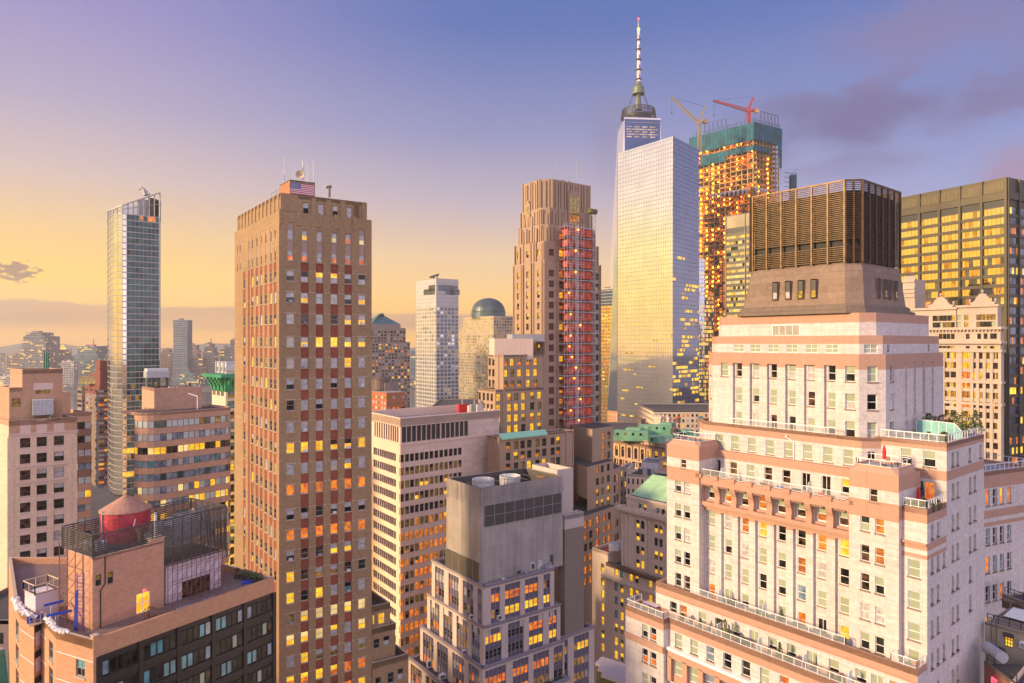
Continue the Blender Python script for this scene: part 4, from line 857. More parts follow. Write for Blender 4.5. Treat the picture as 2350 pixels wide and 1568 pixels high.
# penthouse
gp = Frame(212.6, 76.7, -1244, 2190); zp0 = zr_ - .9; zp1 = 110 - 76.7 * (z2.Y(830) - HY) / FP; pm = MB()
pa, pb = gp.a(z2.X(400)), gp.b(z2.X(970)); Pp = gp.rect(0, pa, 0, pb); Wp = edge(Pp, 1)
hh = [(Wp.at(z2.X(565)), Wp.at(z2.X(600)), Wp.zp(z2.X(582), z2.Y(992)), Wp.zp(z2.X(582), z2.Y(925))), (Wp.at(z2.X(637)), Wp.at(z2.X(670)), Wp.zp(z2.X(655), z2.Y(978)), Wp.zp(z2.X(655), z2.Y(908)))]
hd = [(Wp.at(z2.X(806)), Wp.at(z2.X(890)), Wp.zp(z2.X(850), z2.Y(1150)), Wp.zp(z2.X(850), z2.Y(1030)))]
pm.wall(Wp, zp0, zp1, M['gpent'], hh + hd, .2); windows(G_, Wp, hh, .2, wpick('dg ds'), dict(ft=.06, fd=.05, fm=M['frame_dk'], rows=2)); windows(G_, Wp, hd, .2, wpick('ll'), dict(ft=.1, fd=.06, fm=M['whitem'], rows=2, cols=2), 'lit_window')
pm.prism(Pp, zp0, zp1 - .25, M['gpent'], M['roof'], skip=(1,)); pm.parapet(Pp, zp1 - .28, .32, .4, M['gpent'], M['sheet'])
u = Wp.L; pm.wbox(Wp, u - 1.6, u, zp1, zp1 + .45, -.8, .05, M['gpent']); pm.wbox(Wp, u - 1.7, u + .1, zp1 + .45, zp1 + .53, -.9, .12, M['ftan'])
pent = pm.build('penthouse', G_)
ex = MB(); u = Wp.at(z2.X(850)); zz_ = Wp.zp(z2.X(850), z2.Y(1018)); ex.wbox(Wp, u - .28, u + .28, zz_ - .22, zz_ + .22, .02, .14, M['frame_gr']); ex.wbox(Wp, u - .25, u + .25, zz_ - .18, zz_ + .18, .14, .15, lit('exit_red', (255, 60, 70), (255, 120, 120), 1.0)); 
for k, x in enumerate((-.19, -.07, .05, .16)):
    for (a, b, c, d) in {0: ((0, .02, 0, .16), (0, .08, 0, .02), (0, .08, .07, .09), (0, .08, .14, .16)), 1: ((0, .02, 0, .16), (.06, .08, 0, .16), (.02, .06, .07, .09)), 2: ((.02, .05, 0, .16),), 3: ((.025, .045, 0, .16), (0, .08, .14, .16))}[k]: ex.wbox(Wp, u + x + a, u + x + b, zz_ - .08 + c, zz_ - .08 + d, .15, .156, M['whitem'])
tag(ex.build('exit_sign', pent), 'small red lit exit sign over the doorway', None)
dpp = MB(); u = Wp.at(z2.X(612)); dpp.tube(Wp.p(u + .15, zp1 - .1, .08), Wp.p(u + .15, zp1 - 3.2, .08), .06, M['black']); dpp.tube(Wp.p(u + .15, zp1 - 3.2, .08), Wp.p(u - .35, zp1 - 3.8, .08), .06, M['black']); dpp.tube(Wp.p(u - .35, zp1 - 3.8, .08), Wp.p(u - .35, zp0, .08), .06, M['black']); dpp.build('drain_pipe', pent)
# right stucco volume with the big window
gs = Frame(z2.X(975), Wp.B.y + .7, -1244, 2190); sP = gs.rect(-0.2, 9, 0, gs.b(z2.X(1300))); Ws = edge(sP, 1); zs1 = 110 - Ws.A.y * (z2.Y(870) - HY) / FP
hh = [(Ws.at(z2.X(1078)), Ws.at(z2.X(1245)), Ws.zp(z2.X(1160), z2.Y(1045)), Ws.zp(z2.X(1160), z2.Y(945)))]
sm_ = MB(); sm_.wall(Ws, zp0, zs1, M['gstucco'], hh, .25); windows(G_, Ws, hh, .2, wpick('r'), dict(ft=.1, fd=.08, fm=M['frame_dk'], rows=1, cols=4), 'wide_window'); sm_.prism(sP, zp0, zs1, M['gstucco'], M['roof'], skip=(1,)); sm_.build('stucco_volume', G_)
# louvred screen round the roof plant
M['slat'] = plain('dark_slats', (0.07, 0.06, 0.058), .5, .2)
S0, S1 = Pp[0], Pp[1]; ext = g.B * ((sP[2] - sP[1]).length + 1.0); WpB = Wp.B + V2(.05, .1); S2 = WpB + ext; S3 = S2 + g.A * 8.2; S4 = S0 + g.A * 1.5
zsc0, zsc1 = zp1 + .1, 110 - 77 * (z2.Y(692) - HY) / FP
scn = MB()
for A, B, zb in ((S4, S1, zsc0), (S1, Wp.B, zsc0), (Wp.B, S2, zs1 - .1), (S2, S3, zs1 - .1), (S3, S4, zsc0)):
    Wk = Wall(A, B); n = max(2, round(Wk.L / 1.3)); top = zsc1
    for k in range(n + 1): scn.bar(Wk.p(Wk.L * k / n, zb - .2, -.1), Wk.p(Wk.L * k / n, top, -.1), .06, M['slat'])
    z = zb
    while z < top: scn.wbox(Wk, 0, Wk.L, z, z + .11, -.08, .0, M['slat']); z += .235
    scn.wbox(Wk, 0, Wk.L, top - .05, top + .06, -.16, .04, M['slat'])
scn.bar(V3(*(S1 + (Wp.B - S1) * .55), zsc1), V3(*(S4 + (S3 - S4) * .55), zsc1), .07, M['steelw'])
scn.build('louvre_screen', G_)
# water tank
t = thing('water_tank', 'red round rooftop water tank with a pink cone roof', 'water tank', (*at(z2.X(743), 85.8), zp1)); tc = rootloc(t); tz = 110 - 85.8 * (z2.Y(535) - HY) / FP
k = MB(); k.lathe(tc, [(2.8, zp1 - .6), (2.8, tz)], M['tred'], 28); 
for i in range(7): z = zp1 + .3 + (tz - zp1) * i / 7; k.lathe(tc, [(2.8, z), (2.83, z + .02), (2.83, z + .07), (2.8, z + .09)], M['tred'], 28, False, False)
k.build('tank', t); k = MB(); k.lathe(tc, [(2.8, tz - .12), (2.96, tz - .1), (2.96, tz + .02), (.12, tz + 1.75), (.1, tz + 1.95), (.001, tz + 2.0)], M['ttop'], 28); k.build('cone_roof', t)
k = MB(); pth = [(-.9, -2.72)]; k.tube(tc + V3(-1.5, -2.46, 0), V3(tc.x - 1.5, tc.y - 2.46, tz + .3), .09, M['steel']); k.build('overflow_pipe', t)
# cooling plant behind the screen
for i, (zx, zy, dd) in enumerate(((1085, 600, 89.5), (1190, 590, 93.0))):
    c = at(z2.X(zx), dd); t = thing('cooling_tower', ['grey louvred cooling unit with twin fans nearest the red tank', 'grey louvred cooling unit with twin fans at the far end of the screen'][i], 'cooling unit', (*c, zp1 - 2), 'cooling units in the roof screen')
    k = MB(); Wk = Wall(c - g.B * 1.6, c + g.B * 1.6); zt_ = 110 - dd * (z2.Y(zy + 25) - HY) / FP
    k.wbox(Wk, 0, 3.2, zp1 - 2.2, zt_, -3.2, 0, M['steel']); 
    for j in range(14): k.wbox(Wk, .1, 3.1, zp1 - 1.6 + j * .27, zp1 - 1.5 + j * .27, 0, .06, M['frame_gr'])
    k.build('casing', t)
    for s_ in (.8, 2.4):
        q_ = Wk.p(s_, zt_, -1.5); k = MB(); k.lathe(q_, [(.72, q_.z), (.66, q_.z + .45), (.74, q_.z + .7), (.62, q_.z + .68), (.55, q_.z + .2)], M['steelw'], 20, True, True); k.build('fan_cowl', t)
    k = MB(); q_ = Wk.p(-.2, zt_ - .1, -.6); pts = [q_ + V3(0, 0, .2), q_ + V3(-.5, 0, .25), q_ + V3(-.85, 0, -.1), q_ + V3(-.9, 0, -1.5)]
    for a_, b_ in zip(pts, pts[1:]): k.tube(a_, b_, .24, M['steelw'], 10)
    k.build('pipe', t)
k = MB(); q_ = Wp.p(Wp.L - .9, zp1 + .5, -.3); k.tube(q_, q_ + V3(0, 0, 2.9), .16, M['steelw'], 10); k.tube(q_ + V3(0, 0, 2.9), q_ + V3(0, 0, 3.1), .2, M['frame_gr'], 10); solo(k, 'flue_pipe', 'white upright flue pipe on the tan penthouse corner', 'pipe', q_)
# white stucco stair box, scaffolds, swing stage, sheeting, clutter
w0 = Frame(c7.X(490), 79.6, -1244, 2190); k = MB(); wz = 110 - 79.6 * (c7.Y(352) - HY) / FP; Pw = w0.rect(0, w0.a(c7.X(342)), 0, w0.b(c7.X(805)))
k.prism(Pw, zp0, wz, M['gstucco'], M['sheet']); k.parapet(Pw, wz, .1, .2, M['frame_dk']); k.build('stair_box', G_)
k = MB(); railing(k, inset(Pw, -.1) + [inset(Pw, -.1)[0]], wz, 1.15, M['scafw'], 1.5, .045); solo(k, 'timber_guardrail', 'pale timber guardrail round the top of the white stair box', 'guardrail', (*Pw[0], wz))
k = MB(); n1 = MB()
for i in range(4):
    for j in range(2):
        q_ = at(c7.X(820 + i * 110), 79.5 - i * .9 + j * 1.4); k.bar(V3(*q_, zp0), V3(*q_, zp1 + .6), .05, M['scaff'])
        if i < 3:
            r_ = at(c7.X(930 + i * 110), 78.6 - i * .9 + j * 1.4)
            for l in range(5): k.bar(V3(*q_, zp0 + 1.5 * l + .6), V3(*r_, zp0 + 1.5 * l + .6), .035, M['scaff']); k.bar(V3(*q_, zp0 + 1.5 * l + .6), V3(*r_, zp0 + 1.5 * l + 2.0), .025, M['scaff'])
for l in range(6): z = zp0 + 1.3 * l + .4; A_ = at(c7.X(870), 79.2); B_ = at(c7.X(960), 78.2); k.face([V3(*A_, z), V3(*B_, z), V3(*B_, z + .03), V3(*A_, z + .03)], M['scaff'])
solo(k, 'scaffold', 'rust red scaffold frame beside the tan penthouse', 'scaffold', (*at(c7.X(900), 79), zp0), 'scaffolds on the salmon building roof')
k = MB()
for i in range(2):
    q_ = at(c7.X(1065 + i * 95), 76.3); k.bar(V3(*q_, zp0), V3(*q_, zp0 + 6.6), .05, M['scafb'])
for l in range(16): k.bar(V3(*at(c7.X(1065), 76.3), zp0 + .4 * l + .2), V3(*at(c7.X(1160), 76.3), zp0 + .4 * l + .2), .03, M['scafb'])
k.face([V3(*at(c7.X(1020), 76.6), zp0), V3(*at(c7.X(1075), 76.6), zp0), V3(*at(c7.X(1085), 76.6), zp0 + 4.5), V3(*at(c7.X(1040), 76.6), zp0 + 4.5)], M['scafb'])
solo(k, 'access_ladder', 'blue ladder tower standing between red scaffold and penthouse', 'ladder', (*at(c7.X(1100), 76.3), zp0))
k = MB()
Lb = gs.b(z2.X(1300)); nb_ = 6
for i_ in range(nb_ + 1):
    for a_ in (-.5, -1.5):
        q_ = gs.pt(a_, Lb * i_ / nb_ + .1); k.bar(V3(*q_, zp0), V3(*q_, zs1 + 1.2), .04, M['scaff'])
        if i_ < nb_:
            r_ = gs.pt(a_, Lb * (i_ + 1) / nb_ + .1)
            for l in range(3): z = zp0 + (zs1 - zp0) * l / 3; k.bar(V3(*q_, z), V3(*r_, z + (zs1 - zp0) / 3), .022, M['scaff']); k.bar(V3(*q_, z + 1.0), V3(*r_, z + 1.0), .025, M['scaff'])
solo(k, 'scaffold', 'thin dark scaffold in front of the lavender stucco wall', 'scaffold', (*at(z2.X(1150), 80), zp0), 'scaffolds on the salmon building roof')
k = MB(); A_, B_ = at(c7.X(405), 77.0), at(c7.X(640), 78.3); Wk = Wall(A_, B_); zz_ = 110 - 77 * (c7.Y(790) - HY) / FP
k.wbox(Wk, 0, Wk.L, zz_, zz_ + .12, -.8, 0, M['scafw']); k.wbox(Wk, 0, Wk.L, zz_ + .12, zz_ + .95, -.8, -.76, M['blue'])
for u in (0, .33, .66, 1): k.bar(Wk.p(Wk.L * u, zz_, 0), Wk.p(Wk.L * u, zz_ + 1.1, 0), .03, M['scafw'])
for h in (.55, 1.1): k.bar(Wk.p(0, zz_ + h, 0), Wk.p(Wk.L, zz_ + h, 0), .03, M['scafw'])
solo(k, 'swing_stage', 'blue hanging work platform at the salmon building edge', 'work platform', (*A_, zz_))
for i, (x0, y0, x1, y1) in enumerate(((605, 515, 850, 455), (640, 660, 960, 590))):
    k = MB(); a_ = p3(c7.X(x0), c7.Y(y0), 77.5 - i); b_ = p3(c7.X(x1), c7.Y(y1), 79 - i); k.box3(a_, b_ - a_, V3(.1, .25, 0), V3(0, 0, .28), M['blue'])
    for s_ in (.35, .45): m_ = a_.lerp(b_, s_ + .05); k.bar(m_, V3(m_.x, m_.y, zp0), .07, M['steel'])
    solo(k, 'davit_beam', ['upper blue davit beam in front of the white stair box', 'lower blue davit beam over the parapet'][i], 'beam', a_, 'davit beams')
def lump(mb, c, r, mat):
    for j in range(7):
        p = c + V3(rnd.uniform(-r, r), rnd.uniform(-r * .5, r * .5), rnd.uniform(-.1, .25) * r); a_ = V3(rnd.uniform(.5, 1), rnd.uniform(-.6, .6), rnd.uniform(-.5, .6)) * r; b_ = V3(rnd.uniform(-.6, .6), rnd.uniform(.4, .9), rnd.uniform(-.2, .8)) * r; t_ = V3(0, 0, r * rnd.uniform(.2, .7))
        for q0, q1 in ((a_, b_), (b_, -a_), (-a_, -b_), (-b_, a_)): mb.face([p + q0, p + q1, p + t_], mat)
k = MB()
for i in range(34):
    t_ = i / 33; q_ = L4.lerp(L5, t_ * 2) if t_ < .5 else L5.lerp(pk, (t_ - .5) * .55); lump(k, V3(q_.x, q_.y + .1, zr_ + .0), .26, M['sheet'])
solo(k, 'plastic_sheeting', 'crumpled white plastic sheeting draped on the faceted parapet', 'sheeting', (*L5, zr_))
k = MB()
for i in range(22): t_ = i / 21; q_ = L0.lerp(L1, t_ * 1.5) if t_ < .66 else L1.lerp(L2, (t_ - .66) * 2.6); lump(k, V3(q_.x, q_.y, zr_ + .05), .34, M['sheet'])
solo(k, 'plastic_sheeting', 'white plastic wrap along the far left parapet', 'sheeting', (*L1, zr_))
for i in range(26):   # planks and debris on the front strip of roof
    u = rnd.uniform(1.0, 19.0); q_ = g.pt(rnd.uniform(.9, 2.6), u)
    if i < 26:
        k = MB(); d_ = g.B * rnd.uniform(.8, 2.4) + g.A * rnd.uniform(-.2, .2); k.box3(V3(*q_, zp0), V3(*d_, 0), V3(*(g.A * .25), 0), V3(0, 0, .12), [M['scafw'], M['blue'], M['teak'], M['steel']][i % 4])
        solo(k, 'plank', 'builder\'s plank lying on the salmon building roof strip', 'plank', (*q_, zp0), 'planks on the roof strip')
def bush(name, label, c, r, h, mats, n=140, group=None, cat='plant', pot=None, upright=1.0):
    """a shrub of many small leaf faces scattered through its volume, over a stem and (optionally) a pot"""
    t = thing(name, label, cat, c, group)
    if pot: k = MB(); k.box3(V3(c[0] - pot, c[1] - pot, c[2]), V3(2 * pot, 0, 0), V3(0, 2 * pot, 0), V3(0, 0, pot * 1.3), M['pot']); k.build('pot', t); c = (c[0], c[1], c[2] + pot * 1.2)
    k = MB(); k.tube(V3(*c), V3(c[0], c[1], c[2] + h * .6), .05, M['teak'], 5, .02); k.build('stem', t)
    k = MB()
    for i in range(n):
        a_ = rnd.uniform(0, 6.283); v = rnd.random(); rr = r * math.sqrt(rnd.random()) * (math.sin(math.pi * min(1, .12 + .88 * v)) ** .6 if upright <= 1 else (1.05 - v))
        p = V3(c[0] + rr * math.cos(a_), c[1] + rr * math.sin(a_), c[2] + h * (.1 + .9 * v)); s_ = rnd.uniform(.07, .17) * (1 + r * .3)
        x = V3(rnd.uniform(-1, 1), rnd.uniform(-1, 1), rnd.uniform(-.6, .6)).normalized(); y = x.cross(V3(rnd.uniform(-1, 1), rnd.uniform(-1, 1), rnd.uniform(-1, 1))).normalized()
        k.face([p - x * s_, p + y * s_ * .5, p + x * s_, p - y * s_ * .5], rnd.choice(mats))
    k.build('foliage', t); return t
q_ = g.pt(1.3, 12.3); bush('shrub', 'reddish bare shrub by the lit doorway of the tan penthouse', (*at(z2.X(890), 79.2), zp0), .9, 1.7, [M['rust'], M['teak'], M['olive']], 150)
for i, (x, y) in enumerate(((1205, 1290), (1300, 1340), (1360, 1330), (1430, 1375), (1490, 1400))):
    c11 = Zm('c11'); bush('shrub', ['rust leaved shrub in a dark tub near the scaffold end', 'first green shrub of the planter row near the brown tower foot', 'second green shrub of the planter row near the brown tower foot', 'third green shrub of the planter row', 'last green shrub of the planter row next the corner post'][i], (*at(c11.X(x), 93.5 - i * .5), zp0), .55, 1.0, [M['rust'], M['olive']] if i == 0 else [M['green'], M['olive']], 110, 'roof shrubs near the brown tower', pot=.35)
k = MB(); k.box3(V3(*at(c11.X(1255), 91.0), zp0), V3(1.3, .7, 0), V3(-.4, .8, 0), V3(.2, .1, .3), M['blue']); solo(k, 'tarp', 'bright blue tarpaulin on the roof beside the shrubs', 'tarp', p3(c11.X(1240), c11.Y(1500), 86))
flush(G_)
# ================================================================== beige brick apartment building (far left)
M['abeige'] = masonry('beige_brick', (0.74, 0.53, 0.375), 0.12, streak=.4, brick=0.2, mort=0.85)
M['atrim'] = masonry('pinkish_stone_trim', (0.64, 0.47, 0.39), 0.1)
M['apent'] = masonry('penthouse_brick', (0.52, 0.30, 0.19), 0.1, brick=0.2, mort=0.85)
c6 = Zm('c6'); a = Frame(20.2, 144, -700, 3250)
A_ = thing('beige_apartment_building', 'beige brick apartment building with three window columns and a tan penthouse', 'building', a.pt(6, 8))
mb = MB(); bE_ = a.b(177); W = Wall(a.pt(0, 0), a.pt(0, bE_)); ztop = W.zp(20.5, c6.Y(815)); zc = W.zp(20.5, c6.Y(945))
cols = W.ats(c6.X(230, 379, 537)); r0 = W.zp(c6.X(379), c6.Y(1006)); hs = []; rows = [r0 - 3.45 * k for k in range(14)]
for c in cols: hs += [(c - .92, c + .92, z - 1.0, z + 1.05) for z in rows]
def afn(u, z):
    for c in cols:
        if abs(u - c) < .95:
            return M['atrim']
    return M['abeige'] if z < zc else M['apent']
mb.wall(W, 20, ztop, M['abeige'], hs, .3, matfn=afn, ez=(zc,), eu=[c + s_ for c in cols for s_ in (-.95, .95)])
sta = dict(ft=.07, fd=.06, fm=M['frame_dk'], rows=2, sill=M['atrim'])
for i, c in enumerate(cols): windows(A_, W, [h for h in hs if abs((h[0] + h[1]) / 2 - c) < .1], .3, wpick(['rr rr rd', 'dd dd dv dd', 'rd dv vv dd dv ll'][i]), sta)
for z in (zc, zc - .35): mb.wbox(W, -.1, W.L + .2, z - .14, z + .14, 0, .22 if z == zc else .1, M['atrim'])
for z in (W.zp(c6.X(180), c6.Y(1238)), W.zp(c6.X(180), c6.Y(1380))): mb.wbox(W, cols[0] - 1.6, cols[2] + 1.6, z - .12, z + .16, 0, .3, M['atrim']); mb.wbox(W, cols[0] - 1.5, cols[2] + 1.5, z - .45, z - .12, 0, .12, M['atrim'])
for u in [0.3] + [(p + q_) / 2 for p, q_ in zip(cols, cols[1:])] + [W.L - 1.5]: mb.wbox(W, u - .55, u + .55, 20, zc - .6, 0, .1, M['abeige'])
P = a.rect(0, 13, 0, bE_); mb.prism(P, 20, ztop - 1.1, M['abeige'], M['roof'], skip=(1,)); mb.parapet(P, ztop - 1.15, 1.2, .4, M['apent'], M['ftan']); mb.build('wall', A_)
pt_ = MB(); ap = Frame(c6.X(203), 149.5, -700, 3250); zt1 = ap.z(c6.Y(350)); P = ap.rect(0, 9, 0, ap.b(c6.X(570))); Wp = edge(P, 1)
hh = [(Wp.at(c6.X(320)), Wp.at(c6.X(458)), Wp.zp(c6.X(390), c6.Y(575)), Wp.zp(c6.X(390), c6.Y(535)))]
pt_.wall(Wp, ztop - 1.1, zt1, M['apent'], hh, .3); windows(A_, Wp, hh, .25, wpick('g'), dict(ft=.08, fd=.06, fm=M['ftan'], rows=1, cols=2)); pt_.wbox(Wp, hh[0][0] - .3, hh[0][1] + .5, hh[0][3] + .1, hh[0][3] + 1.6, 0, .06, M['atrim'])
pt_.prism(P, ztop - 1.1, zt1 - .9, M['apent'], M['roof'], skip=(1,)); pt_.parapet(P, zt1 - .95, 1.0, .4, M['apent'], M['ftan'])
ap2 = Frame(c6.X(84), 148.2, -700, 3250); zt2 = ap2.z(c6.Y(516)); P2 = ap2.rect(0, 9, 0, ap2.b(c6.X(203))); W2 = edge(P2, 1); hh = [(W2.at(c6.X(108)), W2.at(c6.X(188)), W2.zp(c6.X(150), c6.Y(690)), W2.zp(c6.X(150), c6.Y(612)))]
pt_.wall(W2, ztop - 1.1, zt2, M['apent'], hh, .4); windows(A_, W2, hh, .3, wpick('g'), dict(ft=.06, fd=.05, fm=M['frame_br'], rows=1, cols=1)); pt_.prism(P2, ztop - 1.1, zt2 - .8, M['apent'], M['roof'], skip=(1,)); pt_.parapet(P2, zt2 - .85, .9, .4, M['apent'], M['ftan']); pt_.build('penthouse', A_)
k = MB(); W0 = Wall(a.pt(2.2, a.b(c6.X(297), 2.2)), a.pt(2.2, a.b(c6.X(486), 2.2))); z0 = W0.zp(c6.X(390), c6.Y(772)); z1 = W0.zp(c6.X(390), c6.Y(628)); 
k.wbox(W0, 0, W0.L, z0 + .25, z1, -2.6, 0, M['steel']); 
for u in frange(.35, W0.L, .7): k.wbox(W0, u, u + .05, z0 + .3, z1 - .05, 0, .05, M['frame_gr'])
k.wbox(W0, -.08, W0.L + .08, z1, z1 + .12, -2.7, .08, M['steelw'])
for u in (.3, W0.L - .3): k.wbox(W0, u - .1, u + .1, ztop - 1.1, z0 + .3, -2, -.1, M['frame_dk'])
solo(k, 'air_handler', 'grey sheet metal air handling unit on the beige building roof', 'air unit', (*W0.A, z0))
k = MB(); M['gpipe'] = plain('green_pipe', (.03, .16, .10), .5)
Wq = Wall(a.pt(1.1, .6), a.pt(1.1, bE_ - 1)); zq = ztop - .35; k.tube(Wq.p(0, zq), Wq.p(Wq.at(c6.X(300)), zq), .13, M['gpipe'], 8); k.tube(Wq.p(Wq.at(c6.X(440)), zq), Wq.p(Wq.at(c6.X(480)), zq + 1.2), .13, M['gpipe'], 8); solo(k, 'roof_pipe', 'dark green pipe running along the beige building parapet', 'pipe', Wq.p(0, zq))
k = MB()
for x in (402, 422, 438): q_ = p3(c6.X(x), c6.Y(345), 153); k.tube(q_, q_ + V3(0, 0, 4.2 - (x - 402) * .02), .16, M['gpipe'], 8)
k.bar(p3(c6.X(402), c6.Y(335), 153), p3(c6.X(438), c6.Y(335), 153), .08, M['gpipe']); solo(k, 'vent_pipes', 'three green vent pipes on the beige building penthouse', 'vent', p3(c6.X(420), c6.Y(345), 153))
flush(A_)
# ------------------------------------------------------------------ brown ribbon-window office block behind it
M['a2brown'] = masonry('brown_panel', (0.24, 0.125, 0.075), 0.12); M['a2lt'] = masonry('tan_panel', (0.52, 0.29, 0.18), 0.1)
e = Frame(-40, 172, -900, 3250); E_ = thing('ribbon_window_office', 'brown banded office block with ribbon windows, behind the beige apartment building', 'building', e.pt(8, 12))
mb = MB(); W = Wall(e.pt(0, 0), e.pt(0, e.b(210))); zt = W.zp(200, c6.Y(737)); hs = []; uu = frange(.2, W.L - 1, 1.55)
z = W.zp(200, c6.Y(855)); k_ = 0; rows = []
while z > 25: rows.append(z); z -= 3.72
for z in rows: hs.append((0.1, W.L - .1, z - .95, z + .95))
mb.wall(W, 20, zt, M['a2lt'], hs, .2, matfn=lambda u, z: M['a2lt'] if z > rows[0] else (M['a2brown'] if z > rows[4] else M['a2lt']))
for i, z in enumerate(rows):
    for u in uu: windows(E_, W, [(u, u + 1.5, z - .93, z + .93)], .15, wpick(['d', 'd', 'v', 's l', 'v w', 'l', 'l v', 'w l', 'l d'][min(i, 8)] + ' ' + rnd.choice('dvwsl')), dict(ft=.05, fd=.05, fm=M['frame_dk'], rows=1))
P = e.rect(0, 16, 0, e.b(210)); mb.prism(P, 20, zt - 1, M['a2lt'], M['paver'], skip=(1,)); mb.parapet(P, zt - 1.05, 1.1, .5, M['a2lt'], M['ftan'])
P = [e.pt(1, 0), e.pt(1, 19.0), e.pt(12, 19.0), e.pt(12, 0)]; mb.prism([p for p in P], zt, W.zp(10, 905), M['apent']); mb.build('wall', E_)
flush(E_)
# ------------------------------------------------------------------ dark red apartment tower
M['bred'] = masonry('dark_red_brick', (0.20, 0.055, 0.045), 0.15); M['bgrey'] = masonry('grey_brown_brick', (0.24, 0.17, 0.15), 0.12)
e = Frame(c6.X(905), 425, -700, 3100); E_ = thing('dark_red_apartment_tower', 'dark red and grey brick apartment tower beside the curved glass tower', 'building', e.pt(8, 8)); mb = MB()
W1 = Wall(e.pt(e.a(c6.X(770)), 0), e.pt(0, 0)); W2 = Wall(e.pt(0, 0), e.pt(0, e.b(c6.X(1010)))); zt = W1.zp(c6.X(800), c6.Y(490)); sb = dict(ft=.12, fd=.06, fm=M['frame_gr'], rows=1)
for W, mt, xs in ((W1, 'bgrey', (790, 830, 872)), (W2, 'bred', (922, 972, 1000))):
    hs = [(W.at(c6.X(x)) - 1.6, W.at(c6.X(x)) + 1.6, z - .85, z + .75) for x in xs for z in frange(zt - 3, 20, -2.85)]
    mb.wall(W, 20, zt, M[mt], hs, .25, matfn=lambda u, z, m=mt, zt=zt: M['bred'] if z > zt - 5 else M[m]); windows(E_, W, hs, .2, wpick('d d s v v d l d s o m v'), sb)
P = e.rect(0, W1.L, 0, W2.L); mb.prism(P, 20, zt, M['bred'], M['roof'], skip=(0, 1))
Pt = e.rect(.5, e.a(c6.X(860)) + .5, .5, W2.L - 2); z2_ = W1.zp(c6.X(900), c6.Y(268)); mb.prism(Pt, zt, z2_, M['bred']); Pm = e.rect(1, W1.L * .75, .8, W2.L - 1); mb.prism(Pm, zt, zt + (z2_ - zt) * .5, M['bred'], M['roof']); mb.wbox(edge(Pt, 1), -.5, W2.L, z2_ - 5.2, z2_ - 4.6, -.2, .3, M['bred']); mb.build('wall', E_)
# rounded greenhouse corner and the glazed corner bay
k = MB(); c = at(c6.X(800), 436); zg = zat(c6.Y(475), 436)
for i in range(8):
    t0, t1 = math.pi / 2 * i / 8, math.pi / 2 * (i + 1) / 8; r = 5.0
    y0, z0, y1, z1 = -r * math.cos(t0), r * 1.1 * math.sin(t0), -r * math.cos(t1), r * 1.1 * math.sin(t1)
    k.face([V3(c.x - 3, c.y + y0, zg + z0), V3(c.x + 8, c.y + y0, zg + z0), V3(c.x + 8, c.y + y1, zg + z1), V3(c.x - 3, c.y + y1, zg + z1)], PANE['g'])
    for x in (-3, -.2, 2.6, 5.4, 8): k.bar(V3(c.x + x, c.y + y0, zg + z0), V3(c.x + x, c.y + y1, zg + z1), 0.2, M['frame_gr'])
for s_ in (-3, 8): k.face([V3(c.x + s_, c.y - 5 * math.cos(math.pi / 2 * i / 8), zg + 5.5 * math.sin(math.pi / 2 * i / 8)) for i in range(9)] + [V3(c.x + s_, c.y, zg)], M['bgrey'])
k.build('greenhouse_roof', E_)
k = MB(); e3 = Frame(c6.X(745), 420, -700, 3100); P = e3.rect(0, e3.a(c6.X(703)), 0, e3.b(c6.X(775))); zt3 = e3.z(c6.Y(515)); k.prism(P, 20, zt3, M['bgrey'], M['roof'])
for z in frange(22, zt3, 2.85):
    for Wk in (edge(P, 0), edge(P, 1)): k.wbox(Wk, .6, Wk.L - .6, z, z + 1.5, 0, .15, PANE[rnd.choice('dvtdg')])
k.build('corner_bay', E_); flush(E_)

# ================================================================== curved glass residential tower
z1 = Zm('z1'); M['mull'] = plain('pale_mullion', (0.46, 0.42, 0.40), .4, .2); M['gtower'] = glass('blue_grey_glass', (0.30, 0.36, 0.40), metal=.75, rough=.06, amp=.25, scale=.05, wob=.05)
PANE['1'] = glass('tower_glass_blue', (0.03, 0.07, 0.085), metal=.06, rough=.05, ior=1.4, amp=.4, scale=.3); PANE['2'] = glass('tower_glass_teal', (0.035, 0.10, 0.085), metal=.06, rough=.05, ior=1.4, amp=.4, scale=.3); PANE['3'] = glass('tower_glass_dark', (0.035, 0.045, 0.05), metal=.05, rough=.05, ior=1.36, amp=.5, scale=.3); PANE['4'] = glass('tower_glass_clear', (0.10, 0.15, 0.12), metal=.1, rough=.05, ior=1.8, amp=.3, scale=.3)
PANE['5'] = glass('silver_glass', (0.60, 0.56, 0.48), metal=.85, rough=.04, ior=1.8, amp=.1, scale=.1)  # same tower glass made mirror-like on the curve for its left-sky reflection
C_ = thing('curved_glass_tower', 'slender curved glass residential tower with white floor lines and a slanted crown', 'building', at(310, 410))
pts = [at(247.5, 436), at(247.2, 424), at(249, 414), at(253.5, 406), at(260, 401), at(269, 398.2), at(281, 397.5), at(366.5, 410)]
zroof = zat(z1.Y(330), 400); fl = 3.42; mb = MB(); nfl = 52
sc3 = dict(ft=0, rows=1)
